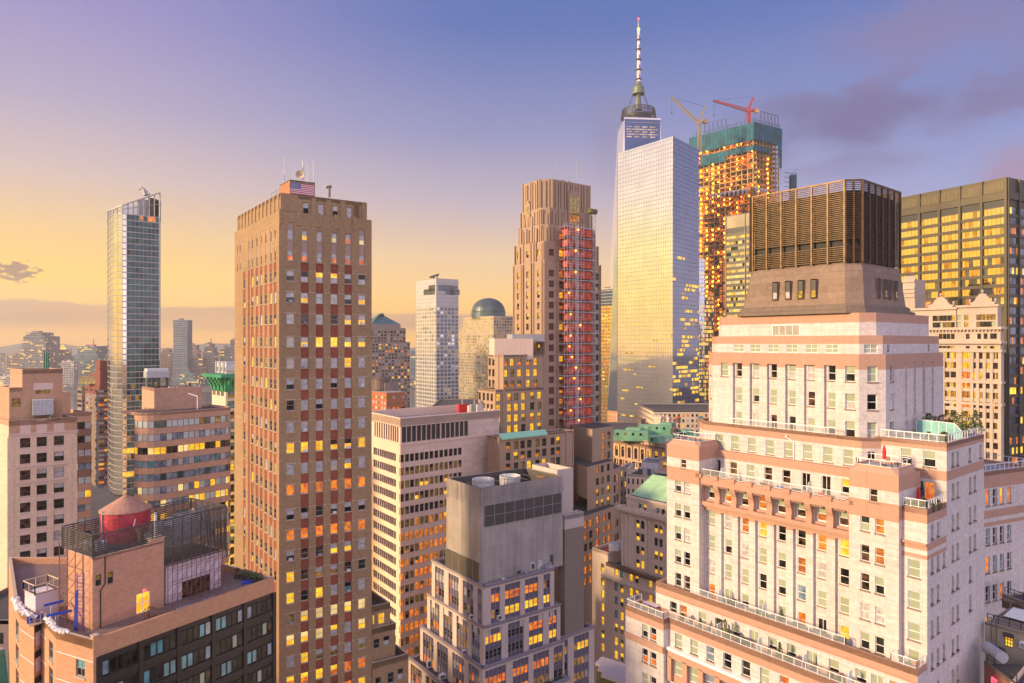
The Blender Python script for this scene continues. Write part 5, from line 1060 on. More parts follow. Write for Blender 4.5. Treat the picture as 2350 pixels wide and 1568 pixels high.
for i, (A, B) in enumerate(zip(pts, pts[1:])):
    W = Wall(A, B); nb = 1 if i < 6 else 9
    for k in range(nfl):
        zt = zroof - k * fl; 
        if zt < 22: break
        for j in range(nb):
            u0, u1 = W.L * j / nb, W.L * (j + 1) / nb
            if k in (0, 1) and i == 6 and 3 < j < 8: pk_ = rnd.choice('1ao1' if k == 0 else '1121')
            elif k in (40, 44) and i == 6 and j < 5: pk_ = 'l'
            elif k == 27 and i == 6 and j in (5, 7): pk_ = 'y'
            elif i < 5: pk_ = '5'
            elif j == 0 and i < 7: pk_ = '5'
            else: pk_ = rnd.choice('1122112132' if k < 28 else '2322122d2m')
            windows(C_, W, [(u0 + .05, u1 - .05, zt - fl + .55, zt - .02)], 0, lambda h, c=pk_: c, sc3)
        mb.wbox(W, 0, W.L, zt - .0, zt + .38, -.3, .18, M['mull'])
    for j in range(nb + 1): u = W.L * j / nb; mb.wbox(W, max(0, u - .07), min(W.L, u + .07), 20, zroof, -.1, .08, M['frame_gr'])
P = pts + [at(366.5, 436)]; inner = inset(P, .35); mb.prism(inner, 20, zroof + .3, M['gdark'], M['roof'], skip=()); 
W = Wall(pts[-1], at(366.5, 436)); mb.wall(W, 20, zroof + 20, M['mull'], [], 0); mb.build('facade', C_)
k = MB()
def ztopx(p): px = CX + p.x / p.y * FP; return zat(z1.Y(305) + (px - 247) / (366 - 247) * (z1.Y(200) - z1.Y(305)) * (1 if px > 262 else .6), p.y)
for A, B in zip(pts, pts[1:]):
    n = 1 if (B - A).length < 12 else 7
    for j in range(n):
        a0 = A.lerp(B, j / n); a1 = A.lerp(B, (j + 1) / n); z0, z1_ = ztopx(a0), ztopx(a1)
        k.bar(V3(*a0, zroof), V3(*a0, z0), .35, M['frame_gr']); k.bar(V3(*a0, z0), V3(*a1, z1_), .5, M['mull']); k.bar(V3(*a0, zroof + (z0 - zroof) * .55), V3(*a1, zroof + (z1_ - zroof) * .55), .25, M['frame_gr'])
k.bar(V3(*pts[-1], 100), V3(*pts[-1], ztopx(pts[-1])), .5, M['mull'])
for x0, x1, h, m_ in ((283, 315, 9, 'steelw'), (315, 340, 12, 'frame_gr'), (340, 354, 13, 'gdark')): A = at(x0, 414); B = at(x1, 416); k.box3(V3(*A, zroof), V3(*(B - A), 0), V3(0, 8, 0), V3(0, 0, h), M[m_])
k.build('crown_frame', C_); flush(C_)
k = MB(); q_ = p3(z1.X(862), z1.Y(214), 414); r_ = p3(z1.X(848), z1.Y(176), 414); k.tube(q_, r_, 1.3, M['frame_gr'], 6, 1.0); k.bar(r_, p3(z1.X(820), z1.Y(184), 413), .3, M['frame_gr']); k.bar(r_, p3(z1.X(872), z1.Y(196), 414), .5, M['frame_gr']); k.ball(p3(z1.X(838), z1.Y(172), 414), .9, M['frame_gr'], 5); k.bar(q_, p3(z1.X(886), z1.Y(206), 414), .8, M['frame_gr'])
solo(k, 'facade_crane', 'small cleaning crane on top of the curved glass tower', 'crane', q_)

# ================================================================== brown office with rounded ribbon-window wing
M['dbrown'] = masonry('brown_brick_panel', (0.54, 0.31, 0.21), 0.1, brick=.4, mort=.88, streak=.4); M['ddark'] = masonry('dark_brick_pattern', (0.24, 0.13, 0.09), 0.1)
d = Frame(354, 198, -450, 3000); fr_D = d; D_ = thing('rounded_ribbon_office', 'brown brick office with a rounded ribbon-window wing and a cross pattern on its side', 'building', d.pt(8, 8)); mb = MB()
W1 = Wall(d.pt(d.a(325.5), 0), d.pt(0, 0)); zt = d.z(z1.Y(1357)); 
def cross(u, z):
    t_ = u / W1.L; zz = (zt - z)
    if zz < 6 or zz > 45: return M['dbrown']
    if (.2 < t_ < .4 or .55 < t_ < .8) and zz < 14: return M['ddark']
    if .45 < t_ < .6 and 14 < zz < 40: return M['ddark']
    if (.1 < t_ < .35 or .68 < t_ < .98) and (17 < zz < 19.5 or 22 < zz < 24.5): return M['ddark']
    return M['dbrown']
mb.wall(W1, 20, zt, M['dbrown'], [], 0, matfn=cross, eu=[W1.L * x for x in (.1, .2, .35, .4, .45, .55, .6, .68, .8, .98)], ez=[zt - x for x in (6, 14, 17, 19.5, 22, 24.5, 40, 45)])
P = d.rect(0, W1.L, 0, d.b(z1.X(1195))); mb.prism(P, 20, zt - .8, M['dbrown'], M['roof'], skip=(0,)); mb.parapet(P, zt - .85, .9, .4, M['dbrown'], M['ftan']); mb.build('brick_slab', D_); zt_d = zt - .8
w_ = MB(); dz = Frame(z1.X(1335), 196, -450, 3000)
q0 = at(z1.X(985), 187.5); q1 = at(z1.X(1335), 190.5 + 10); u_ = (q1 - q0).normalized(); n_ = V2(u_.y, -u_.x); curve = []
R0 = 6.0; ctr = q0 - n_ * R0
for i in range(7): t_ = math.pi / 2 * (1 - i / 6); curve.append(ctr + n_ * R0 * math.cos(t_) - u_ * R0 * math.sin(t_))
ctr2 = q1 - n_ * 2.5
cur2 = [ctr2 + n_ * 2.5 * math.cos(math.pi / 2 * i / 4) + u_ * 2.5 * math.sin(math.pi / 2 * i / 4) for i in range(5)]
pts = curve + cur2; pts.append(cur2[-1] - n_ * 12); ztw = zat(z1.Y(1500), 187); std = dict(ft=.06, fd=.04, fm=M['frame_dk'], rows=1)
rows = []; z = zat(z2.Y(32), 188); 
while z > 22: rows.append(z); z -= 3.62
picks = ['g w w 4', 's v w s w', 'r d l l y', 's t v s', 's s 1 s', 'v w l y s', 'w l y l s', 'l g t d', 'w w s v', 'l l m d']
seg = 0
for i, (A, B) in enumerate(zip(pts, pts[1:])):
    W = Wall(A, B); n = max(1, round(W.L / 1.55)); hs = []
    for r, z in enumerate(rows):
        hs.append((0, W.L, z - .98, z + .98))
        for j in range(n): windows(D_, W, [(W.L * j / n + .01, W.L * (j + 1) / n - .01, z - .96, z + .96)], .12, wpick(picks[r % len(picks)]), std)
    w_.wall(W, 20, ztw, M['dbrown'], hs, .16)
w_.face([V3(*p, ztw - .6) for p in pts + [pts[0] - n_ * 10]], M['roof']); w_.parapet(pts + [pts[0] - n_ * 8], ztw - .7, .75, .4, M['dbrown'], M['ftan']); w_.build('rounded_wing', D_)
flush(D_)
k = MB(); q_ = at(z1.X(957), 206); W0 = Wall(q_ - d.B * 3.2 + V2(-1, 0), q_ + d.B * 3.0 + V2(-1, 0)); z0 = zt - .5; zz_ = W0.zp(z1.X(957), z1.Y(1255)); 
for u in (.3, 2, 3.6, W0.L - .3): k.wbox(W0, u - .1, u + .1, z0, z0 + 4.2, -3, 0, M['frame_dk'])
k.wbox(W0, 0, W0.L, z0 + 3.2, zz_, -4, .1, M['steel']); k.wbox(W0, .2, W0.L - .2, zz_, zz_ + .8, -3.8, -.1, M['steelw'])
for u in frange(.2, W0.L, .8): k.wbox(W0, u, u + .08, z0 + 3.3, zz_ - .1, .1, .2, M['steelw'])
solo(k, 'cooling_tower', 'boxy grey steel cooling tower on legs on the brown office roof', 'cooling unit', (*W0.A, z0))
k = MB(); q_ = p3(z1.X(1168), z1.Y(1480), 192); k.tube(q_, q_ + V3(0, 0, 3.6), .14, M['whitem'], 8); k.tube(q_ + V3(0, 0, 3.6), q_ + V3(-2.6, 0, 4.4), .13, M['whitem'], 8); solo(k, 'roof_lamp_post', 'white bent lamp post on the rounded wing roof', 'lamp post', q_)
# ================================================================== stone building with green copper cornice (between office and brown tower)
c12 = Zm('c12'); M['cream'] = masonry('cream_glazed_brick', (0.62, 0.52, 0.40), 0.08); M['copper'] = masonry('green_copper', (0.035, 0.24, 0.12), 0.3); 
e = Frame(c12.X(212), 235, -300, 2700); E_ = thing('green_cornice_building', 'cream stone building with a big green copper cornice, squeezed beside the brown tower', 'building', e.pt(8, 6)); mb = MB()
W1 = Wall(e.pt(e.a(c12.X(104)), 0), e.pt(0, 0)); W2 = Wall(e.pt(0, 0), e.pt(0, e.b(600))); zc = e.z(c12.Y(258)); hs = []
for x in (113, 121, 129, 146, 154, 162, 178, 186, 194): hs += [(W1.at(c12.X(x)) - .42, W1.at(c12.X(x)) + .42, z - 1.2, z + 1.2) for z in frange(W1.zp(c12.X(150), c12.Y(270)), 20, -10.6)[:6]]
mb.wall(W1, 15, zc, M['cream'], hs, .3); windows(E_, W1, hs, .25, wpick('rr rg rr'), dict(ft=.0, rows=1))
hs = [(W2.at(c12.X(255)) - 1.15, W2.at(c12.X(255)) + 1.15, z - 1.2, z + 1.3) for z in frange(W2.zp(c12.X(255), c12.Y(288)), 15, -3.62 * 235 / 235)] ; hs += [(h[0] + 4.3, h[1] + 4.3, h[2], h[3]) for h in hs]
mb.wall(W2, 15, zc, M['cream'], hs, .4); windows(E_, W2, hs, .35, wpick('dt tt dd ld gt ll gd dd'), dict(ft=.14, fd=.08, fm=M['frame_dk'], rows=2, sill=M['cream']))
P = e.rect(0, W1.L, 0, W2.L); mb.prism(P, 15, zc, M['cream'], False, skip=(0, 1))
zc2 = e.z(c12.Y(122)); Pa = e.rect(1.2, W1.L - 1, 1.2, W2.L); za = e.z(c12.Y(42)); Wa, Wb = edge(Pa, 0), edge(Pa, 1)
h1 = [(Wa.L * (k + .16) / 3, Wa.L * (k + .84) / 3, zc2 + .4, za - 1.6) for k in range(3)]; h2 = [(Wb.at(c12.X(250)) - 1.5, Wb.at(c12.X(250)) + 1.5, zc2 + .3, za - 2.6)]
mb.wall(Wa, zc2 - .3, za, M['steelw'], h1, .3, back=PANE['v']); mb.wall(Wb, zc2 - .3, za, M['steelw'], h2, .3); windows(E_, Wb, h2, .25, wpick('gl'), dict(ft=.15, fd=.06, fm=M['frame_gr'], rows=1, cols=3)); mb.prism(Pa, zc2 - .3, za - .3, M['steelw'], M['roof'], skip=(0, 1)); mb.parapet(Pa, za - .3, .6, .3, M['steelw'])
for h in h1: 
    for s_ in (h[0] - .3, h[1]): mb.wbox(Wa, s_, s_ + .3, zc2 - .2, za + .4, 0, .5, M['steelw'])
mb.build('wall', E_)
k = MB(); Po = inset(P, -2.6); Pi = inset(P, -.35); k.taper(P, zc - .6, inset(P, -.5), zc, M['copper']); k.prism(Pi, zc, zc2 - 1.5, M['copper'], False); k.prism(Po, zc2 - 1.5, zc2 - .5, M['copper'], M['copper'], True)
for Wk, n in ((edge(Pi, 0), 4), (edge(Pi, 1), 5)):
    for j in range(n):
        u = Wk.L * (j + .5) / n
        for q_ in range(5): k.wbox(Wk, u - .55, u + .55, zc + (zc2 - 1.5 - zc) * q_ / 5, zc + (zc2 - 1.5 - zc) * (q_ + 1) / 5, 0, .4 + 1.8 * (q_ / 4) ** 1.6, M['copper'])
        if j < n - 1: k.wbox(Wk, u + 1.2, u + Wk.L / n - 1.2, zc + 1.2, zc2 - 2.2, 0, .05, PANE['d'])
k.build('copper_cornice', E_); flush(E_)
# warm lamps down in the alley between the cornice building and the brown tower
lp = thing('alley_lamp', 'warm street lamp glowing in the alley beside the cream building', 'street lamp', (*at(548, 205), 20)); k = MB(); q_ = rootloc(lp)
k.tube(q_, q_ + V3(0, 0, 9), .12, M['black']); k.build('post', lp); k = MB(); k.ball(q_ + V3(0, 0, 9.3), .4, PANE['l'], 6); k.build('lantern', lp)
ld = bpy.data.lights.new('alley_light', 'POINT'); lo = bpy.data.objects.new('alley_light', ld); COL.objects.link(lo); lo.parent = lp; lo.location = (0, 1.5, 17); ld.energy = 38000; ld.color = (1.0, .62, .05); ld.shadow_soft_size = 2.0
# ================================================================== stepped office with the corrugated plant box (centre foreground)
M['rpier'] = masonry('pale_limestone_pier', (0.56, 0.44, 0.40), 0.08, streak=.3); M['rpurple'] = plain('purple_grey_spandrel', (0.16, 0.13, 0.18), .5, .15, .12); M['rcap'] = plain('lavender_metal_cap', (0.32, 0.27, 0.33), .5, .2)
M['rmull'] = plain('grey_mullion', (0.34, 0.29, 0.33), .45, .25)
def corrug(name, col):
    m, t, b = newmat(name); pos = t.n('ShaderNodeNewGeometry').outputs['Position']; sx = t.n('ShaderNodeSeparateXYZ', ins={0: pos})
    n = t.noise(t.vec(sx.outputs[0], sx.outputs[1], t.math('MULTIPLY', sx.outputs[2], .05)), 1.1, 4.0); big = t.noise(pos, .25, 3.0)
    seam = t.math('PINGPONG', sx.outputs[2], 2.9); sm = t.mapr(seam, 0.0, .10, 0.75, 1.0)
    c = t.mix(t.mapr(t.math('ADD', t.math('MULTIPLY', n, .5), t.math('MULTIPLY', big, .5)), .36, .64), (*mul(col, .80), 1), (*mul(col, 1.1), 1)); t.put(b.inputs['Base Color'], t.mix(1.0, c, t.vec(sm, sm, sm), 'MULTIPLY')); b.inputs['Roughness'].default_value = .5; b.inputs['Metallic'].default_value = .15
    return m
M['corr'] = corrug('corrugated_cladding', (0.46, 0.395, 0.37)); M['shaft'] = masonry('brown_shaft_brick', (0.27, 0.20, 0.165), .12, brick=.2, mort=.85, streak=.6); M['louv'] = plain('grey_louvre', (0.10, 0.085, 0.08), .55, .2)
z6 = Zm('z6'); r = Frame(z6.X(578), 150, 10, 3282)
fr_R = r
R_ = thing('stepped_office_tower', 'stepped office tower of pale piers and orange lit windows under a corrugated plant box', 'building', r.pt(10, 10))
mb = MB(); strr = dict(ft=.05, fd=.07, fm=M['rmull'], rows=2, cols=1)
def tier(a0, b0, aL, bR, zt, zb, baysL, baysR, nfl, lastb=False, litL='m d m v o', litR='o o o l m d'):
    P = [r.pt(aL, b0), r.pt(a0, b0), r.pt(a0, bR), r.pt(aL, bR)]; fh = (zt - 1.0 - zb) / nfl
    for e, bays, lt in ((0, baysL, litL), (1, baysR, litR)):
        W = edge(P, e); hs = [(x0 * W.L, x1 * W.L, zb - 8 if 0 else zb + .02, zt - .95) for x0, x1 in bays]
        mb.wall(W, zb, zt, M['rpier'], hs, .35, back=M['rpurple'])
        for h in hs:
            n = max(2, round((h[1] - h[0]) / 1.25)); wu = (h[1] - h[0]) / n
            for k in range(nfl):
                zc = zt - 1.0 - fh * (k + 1) + 1.15; row = rnd.choice(lt.split())
                for j in range(n): windows(R_, W, [(h[0] + j * wu + .06, h[0] + (j + 1) * wu - .06, zc - 1.0, zc + .85)], .32, lambda hh, c=row: c if rnd.random() < .8 else rnd.choice('dmov'), strr)
            for j in range(n + 1): u = h[0] + j * wu; mb.wbox(W, u - .05, u + .05, h[2], h[3], -.35, -.12, M['rmull'])
        mb.wbox(W, -.15, W.L + .15, zt - .12, zt + .16, -.5, .18, M['rcap'])
    mb.prism(P, zb, zt - .5, M['rpier'], M['roof'], skip=(0, 1)); mb.parapet(P, zt - .55, .6, .4, M['rpier'], M['rcap'])
zt = [r.z(z6.Y(915))]
def z_at_corner(zx, zy, zt_): return 0
bays5 = [(.03, .2), (.26, .43), (.50, .66), (.73, .90)]
aL1 = r.a(z6.X(230)); bR1 = r.b(z6.X(1055)); T = zt[0]; fh = 3.75
# each lower tier steps out to the left and the front
t1z, t2z, t3z, t4z = T, T - 8.9, T - 17.4, T - 25.5
def step(zx, zy, z): Dp = (110 - z) * FP / (z6.Y(zy) - HY); return at(z6.X(zx), Dp)
def ab(p):
    v = p - r.O; det = r.A.x * r.B.y - r.A.y * r.B.x; return ((v.x * r.B.y - v.y * r.B.x) / det, (r.A.x * v.y - r.A.y * v.x) / det)
c2 = ab(step(580, 1190, t2z)); c3_ = ab(step(572, 1465, t3z)); c4_ = (c3_[0] - 2.2, c3_[1] - 2.2)
print('tier corners', c2, c3_, aL1, bR1)
tier(0, 0, aL1, bR1, t1z, t2z - 2.5, [(.07, .26), (.35, .55), (.63, .82), (.89, .97)], [(.10, .22), (.29, .50), (.57, .76), (.84, .94)], 3)
tier(c2[0], c2[1], aL1 + 2.2, bR1 + 1.8, t2z, t3z - 2.5, [(.06, .24), (.31, .48), (.55, .74), (.80, .94)], [(.02, .22), (.30, .5), (.57, .76), (.84, .95)], 3)
tier(c3_[0], c3_[1], aL1 + 4.4, bR1 + 2.5, t3z, t4z - 8, [(.05, .24), (.30, .48), (.55, .73), (.79, .95)], [(.03, .27), (.35, .54), (.60, .8), (.86, .98)], 4)
tier(c4_[0], c4_[1], aL1 + 6.6, bR1 + 2.2, t4z, 5, [(.04, .22), (.28, .46), (.52, .7), (.77, .95)], [(.03, .27), (.35, .54), (.60, .8), (.86, .98)], 12)
# right wing
rw0 = ab(step(1010, 1290, t3z - .3)); wA = r.a(0) if 0 else rw0[0]; bW2 = r.b(z6.X(1325), rw0[0])
P = [r.pt(rw0[0] + 14, rw0[1]), r.pt(rw0[0], rw0[1]), r.pt(rw0[0], bW2), r.pt(rw0[0] + 14, bW2)]; W = edge(P, 1); zw = t3z - .3
for e, bays in ((0, [(.3, .9)]), (1, [(.16, .42), (.55, .88)])):
    W = edge(P, e); hs = [(x0 * W.L, x1 * W.L, 5, zw - .9) for x0, x1 in bays]; mb.wall(W, 5, zw, M['rpier'], hs, .3, back=M['rpurple'])
    for h in hs:
        n = max(2, round((h[1] - h[0]) / 1.25)); wu = (h[1] - h[0]) / n
        for k in range(9):
            zc = zw - 1.0 - fh * (k + 1) + 1.15; row = rnd.choice('oommlv')
            for j in range(n): windows(R_, W, [(h[0] + j * wu + .06, h[0] + (j + 1) * wu - .06, zc - 1.0, zc + .85)], .27, lambda hh, c=row: c if rnd.random() < .8 else rnd.choice('dmov'), strr)
        for j in range(n + 1): u = h[0] + j * wu; mb.wbox(W, u - .05, u + .05, h[2], h[3], -.3, -.1, M['rmull'])
    mb.wbox(W, -.1, W.L + .1, zw - .1, zw + .15, -.4, .15, M['rcap'])
mb.prism(P, 5, zw - .6, M['rpier'], M['roof'], skip=(0, 1)); mb.parapet(P, zw - .65, .7, .4, M['rpier'], M['rcap'])
mb.build('wall', R_); flush(R_)
# plant box of corrugated sheet with louvres
bx = MB(); rp = Frame(z6.X(561), 151.5, 10, 3282); zt_ = rp.z(z6.Y(258)); zb = t1z - .5; pa, pb = rp.a(z6.X(330)), rp.b(z6.X(1112)); Pb = rp.rect(0, pa, 0, pb)
for e in range(4):
    W = edge(Pb, e); n = int(W.L / .55)
    bx.wall(W, zb, zt_, M['corr'], [], 0)
    if e < 2:
        for k in range(n): u = W.L * (k + .5) / n; bx.wbox(W, u - .11, u + .11, zb, zt_, 0, .09, M['corr'], 'kb')
bx.face([V3(*p, zt_ - 4.2) for p in Pb], M['roof']); bx.parapet(Pb, zt_ - 4.25, 4.3, .35, M['corr'], M['frame_br']); inn = inset(Pb, .37)
for e in range(4): a_, b_ = inn[(e + 1) % 4], inn[e]; bx.face([V3(*a_, zt_ - 4.2), V3(*b_, zt_ - 4.2), V3(*b_, zt_ - .05), V3(*a_, zt_ - .05)], M['louv'])  # dark sheets over the inner walls stand in for shade in the well
for j in range(7): q0, q1 = inn[0].lerp(inn[3], j / 7 + .05), inn[1].lerp(inn[2], j / 7 + .05); bx.bar(V3(*q0, zt_ - 1.2), V3(*q1, zt_ - 1.2), .12, M['frame_dk'])
box = bx.build('plant_box', R_); zt_box = zt_
lv = MB(); W = edge(Pb, 1); u0, u1 = W.at(z6.X(580)), W.at(z6.X(1100)); z0, z1 = W.zp(z6.X(582), z6.Y(515)), W.zp(z6.X(582), z6.Y(375))
lv.wbox(W, u0, u1, z0, z1, .08, .14, M['louv'])
for k in range(18): lv.wbox(W, u0, u1, z0 + (z1 - z0) * k / 18, z0 + (z1 - z0) * (k + .5) / 18, .14, .24, M['louv'])
for k in range(9): u = u0 + (u1 - u0) * k / 8; lv.wbox(W, u - .06, u + .06, z0, z1, .14, .28, M['rmull'])
lv.wbox(W, u0, u1, (z0 + z1) / 2 - .06, (z0 + z1) / 2 + .06, .14, .28, M['rmull']); lv.build('louvre_panel', box)
lv = MB(); W = edge(Pb, 0); z0, z1 = zb + .2, W.zp(z6.X(555), z6.Y(760)); lv.wbox(W, .1, W.L - .25, z0, z1, .08, .14, M['louv'])
for k in range(16): lv.wbox(W, .1, W.L - .25, z0 + (z1 - z0) * k / 16, z0 + (z1 - z0) * (k + .5) / 16, .14, .24, M['louv'])
for k in range(6): u = .1 + (W.L - .35) * k / 5; lv.wbox(W, u - .05, u + .05, z0, z1, .14, .27, M['rmull'])
lv.build('louvre_panel', box)
W = edge(Pb, 1); dr = MB(); u = W.at(z6.X(957)); dr.wbox(W, u - .55, u + .55, zb, zb + 2.6, .08, .16, M['steelw']); dr.build('door', box); dr = MB(); u = W.at(z6.X(1037)); dr.wbox(W, u - .45, u + .45, zb + .3, zb + 3.2, .08, .15, M['frame_dk']); dr.build('door', box)
for i, (zx, zy, dd, rr) in enumerate(((577, 195, 156.5, 6.4), (757, 172, 163, 6.6), (1000, 165, 172, 6.2))):
    rr = (75, 72, 64)[i] * .3407 / FP * dd; c = p3(z6.X(zx), z6.Y(zy), dd); t = thing('cooling_fan', ['white round fan cowl nearest the corner of the corrugated plant box', 'white round fan cowl in the middle of the plant box roof', 'rusty tan fan cowl at the far end of the plant box roof'][i], 'cooling fan', (c.x, c.y, zt_ - 4.2), 'fan cowls in the plant box')
    mt = M['steelw'] if i < 2 else M['teak']; k = MB(); zc = c.z; k.lathe((c.x, c.y), [(rr * .9, zt_ - 4.2), (rr * .9, zc - .5), (rr * .97, zc - .2), (rr, zc + .15), (rr * .94, zc + .15), (rr * .86, zc - .9), (.3, zc - 1.0)], mt, 28); 
    for j in range(20): a_ = 2 * math.pi * j / 20; k.bar(V3(c.x + rr * .93 * math.cos(a_), c.y + rr * .93 * math.sin(a_), zc - 2), V3(c.x + rr * .98 * math.cos(a_), c.y + rr * .98 * math.sin(a_), zc - .1), .09, mt)
    k.build('cowl', t); k = MB()
    for j in range(8): a_ = 2 * math.pi * j / 8; k.bar(V3(c.x, c.y, zc + .1), V3(c.x + rr * math.cos(a_), c.y + rr * math.sin(a_), zc + .1), .05, mt)
    k.lathe((c.x, c.y), [(rr * .5, zc + .06), (rr * .52, zc + .1), (rr * .5, zc + .14)], mt, 20, False, False); k.build('guard', t)
# brick lift shaft and white stair head behind it
sh = MB(); s0 = Frame(z6.X(1128), 166, 10, 3282); zs = s0.z(z6.Y(440)); P = s0.rect(0, s0.a(z6.X(1085)), 0, s0.b(z6.X(1255))); 
for e in (0, 1): W = edge(P, e); sh.wall(W, zw - 1, zs, M['shaft'], [], 0, matfn=lambda u, z: M['rpier'] if z > zs - 3.4 else M['shaft'], ez=(zs - 3.4,))
sh.prism(P, zw - 1, zs - 1, M['shaft'], M['roof'], skip=(0, 1)); sh.parapet(P, zs - 1.05, 1.1, .4, M['rpier'])
s1 = Frame(z6.X(1072), 172.5, 10, 3282); P = s1.rect(-.2, 10, 0, s1.b(z6.X(1178))); z1 = s1.z(z6.Y(132)); sh.prism(P, zb, z1 - 3.6, M['rpier'], M['roof']); sh.parapet(P, z1 - 3.7, 3.7, .5, M['rpier'], M['ftan']); sh.build('lift_shaft', R_)
for i, (zx, zy, dd, w_, h_) in enumerate(((817, 828, 151.3, 1.5, 1.1), (913, 795, 155, 1.0, 1.6), (690, 1132, 148.2, 1.0, .9), (498, 1128, 151, .9, .9), (305, 1530, 150.5, 1.5, .9), (215, 1455, 155, .9, 1.6), (450, 1365, 147.5, .9, .9))):
    c = p3(z6.X(zx), z6.Y(zy) + 3, dd); t = thing('air_conditioner', ['dark condenser at the corrugated box foot', 'white upright condenser by the pale door', 'grey box condenser on the second step of the right side', 'white box condenser on the second step left side', 'white condenser at the bottom left step', 'tall white vent unit at the bottom left step', 'blue grey box on the third step corner'][i], 'air conditioner', c, 'condensers on the stepped roofs')
    k = MB(); Wk = Wall(c.xy - r.B * w_ / 2, c.xy + r.B * w_ / 2); k.wbox(Wk, 0, w_, c.z, c.z + h_, -w_ * .6, 0, M['steelw'] if i != 0 else M['frame_gr']); k.build('casing', t); k = MB(); k.wbox(Wk, w_ * .12, w_ * .88, c.z + h_ * .15, c.z + h_ * .85, .0, .04, M['frame_dk']); k.build('grille', t)

# ================================================================== concrete grid office (behind the brown tower)
M['hstone'] = masonry('pinkish_limestone', (0.66, 0.48, 0.39), 0.12, streak=.9); M['hpanel'] = masonry('limestone_panels', (0.70, 0.51, 0.42), 0.1, streak=.6, brick=1.2, mort=.93)
z5 = Zm('z5'); h = Frame(918.7, 193, 60, 3000); fr_H = h; H_ = thing('concrete_grid_office', 'pinkish stone office block with a grid of narrow orange windows and dark slots on top', 'building', h.pt(12, 12)); mb = MB()
ztp = h.z(z5.Y(1160)); zl = h.z(z5.Y(1345)); W1 = Wall(h.pt(h.a(853 - 14), 0), h.pt(0, 0)); W2 = Wall(h.pt(0, 0), h.pt(0, h.b(1146)))
rows = [h.z(z4.Y(y)) for y in (240, 317, 395, 472, 553, 630, 708, 788, 868, 948, 1026, 1103, 1178, 1253, 1330, 1405)]; rows = [rows[0] - 3.72 * k for k in range(18)]
c2x = W2.ats(z4.X(1045, 1076, 1105, 1134, 1163, 1191, 1220, 1249, 1278, 1306, 1334, 1361, 1388)); 
hs = [(u - .68, u + .68, z - 1.15, z + 1.05) for u in c2x for z in rows]; sth = dict(ft=.05, fd=.05, fm=M['frame_br'], rows=2)
slots = [(u - .75, u + .75, zl + .5, ztp - 2.2) for u in W2.ats(z5.X(323, 357, 392, 427, 461, 495, 528, 560, 596, 628, 660, 692, 724, 755))] 
mb.wall(W2, 5, ztp, M['hstone'], hs + slots, .45, matfn=lambda u, z: M['hpanel'] if u > c2x[-1] + 1 else M['hstone'], eu=(c2x[-1] + 1.1,), back=M['black'])
for i, z in enumerate(rows): windows(H_, W2, [q_ for q_ in hs if abs((q_[2] + q_[3]) / 2 - z + .05) < .2], .4, wpick(['dd dd kd', 'gg gg gd', 'gg gd dd gg lg', 'gg gd gg lg dd', 'gg dd gd', 'gg aa gg al', 'aa ao gg'][i] if i < 7 else 'oo oa aa oo ag gg oo dg'), sth)
c1x = W1.ats(z4.X(881, 892, 905, 918, 930, 942, 954, 966, 978, 990, 1003)); hs = [(u - .62, u + .62, z - 1.15, z + 1.05) for u in c1x for z in rows]; sl1 = [(u - .5, u + .5, zl + .5, ztp - 2.2) for u in W1.ats(z5.X(120, 136, 152, 168, 184, 200, 216, 232, 247, 262, 278))]
mb.wall(W1, 5, ztp, M['hstone'], hs + sl1, .45, back=M['black']); windows(H_, W1, hs, .4, wpick('dd dd kd rd'), dict(sth, fm=M['frame_dk']))
for W in (W1, W2): mb.wbox(W, -.1, W.L, zl - .25, zl + .2, 0, .25, M['hstone']); mb.wbox(W, -.1, W.L, ztp - .2, ztp + .1, -.4, .12, M['hstone'])
h = fr_H; zt_H = ztp - 2.4; P = h.rect(0, W1.L, 0, W2.L); mb.prism(P, 5, ztp - 2.4, M['hstone'], M['paver'], skip=(0, 1)); mb.parapet(P, ztp - 2.45, 2.5, .5, M['hstone']); mb.build('wall', H_); flush(H_)
for i, (zx, zy) in enumerate(((705, 1085), (790, 1080), (830, 1075))):
    k = MB(); c = p3(z5.X(zx), z5.Y(zy), 222); c.z = ztp - 2.3; k.box3(c, V3(2.6, 1.2, 0), V3(-.8, 1.4, 0), V3(0, 0, 3.6), M[['red', 'frame_gr', 'steelw'][i]]); k.tube(c + V3(1, .8, 3.6), c + V3(1, .8, 5.2), .25, M['frame_gr']); solo(k, 'roof_unit', ['dark red plant unit on the concrete office roof', 'grey plant unit on the concrete office roof', 'white wrapped plant unit on the concrete office roof'][i], 'roof unit', c)

# ================================================================== art deco tower under repair
M['lstone'] = masonry('pink_limestone', (0.36, 0.24, 0.165), 0.11, streak=.8); M['lred'] = plain('maroon_window', (0.10, 0.02, 0.028), .5)
b1 = Zm('b1'); l = Frame(b1.X(318), 236, 20, 3300); L_ = thing('art_deco_tower', 'pink limestone art deco tower with fluted stepped crown and maroon windows', 'building', l.pt(12, 12)); mb = MB()

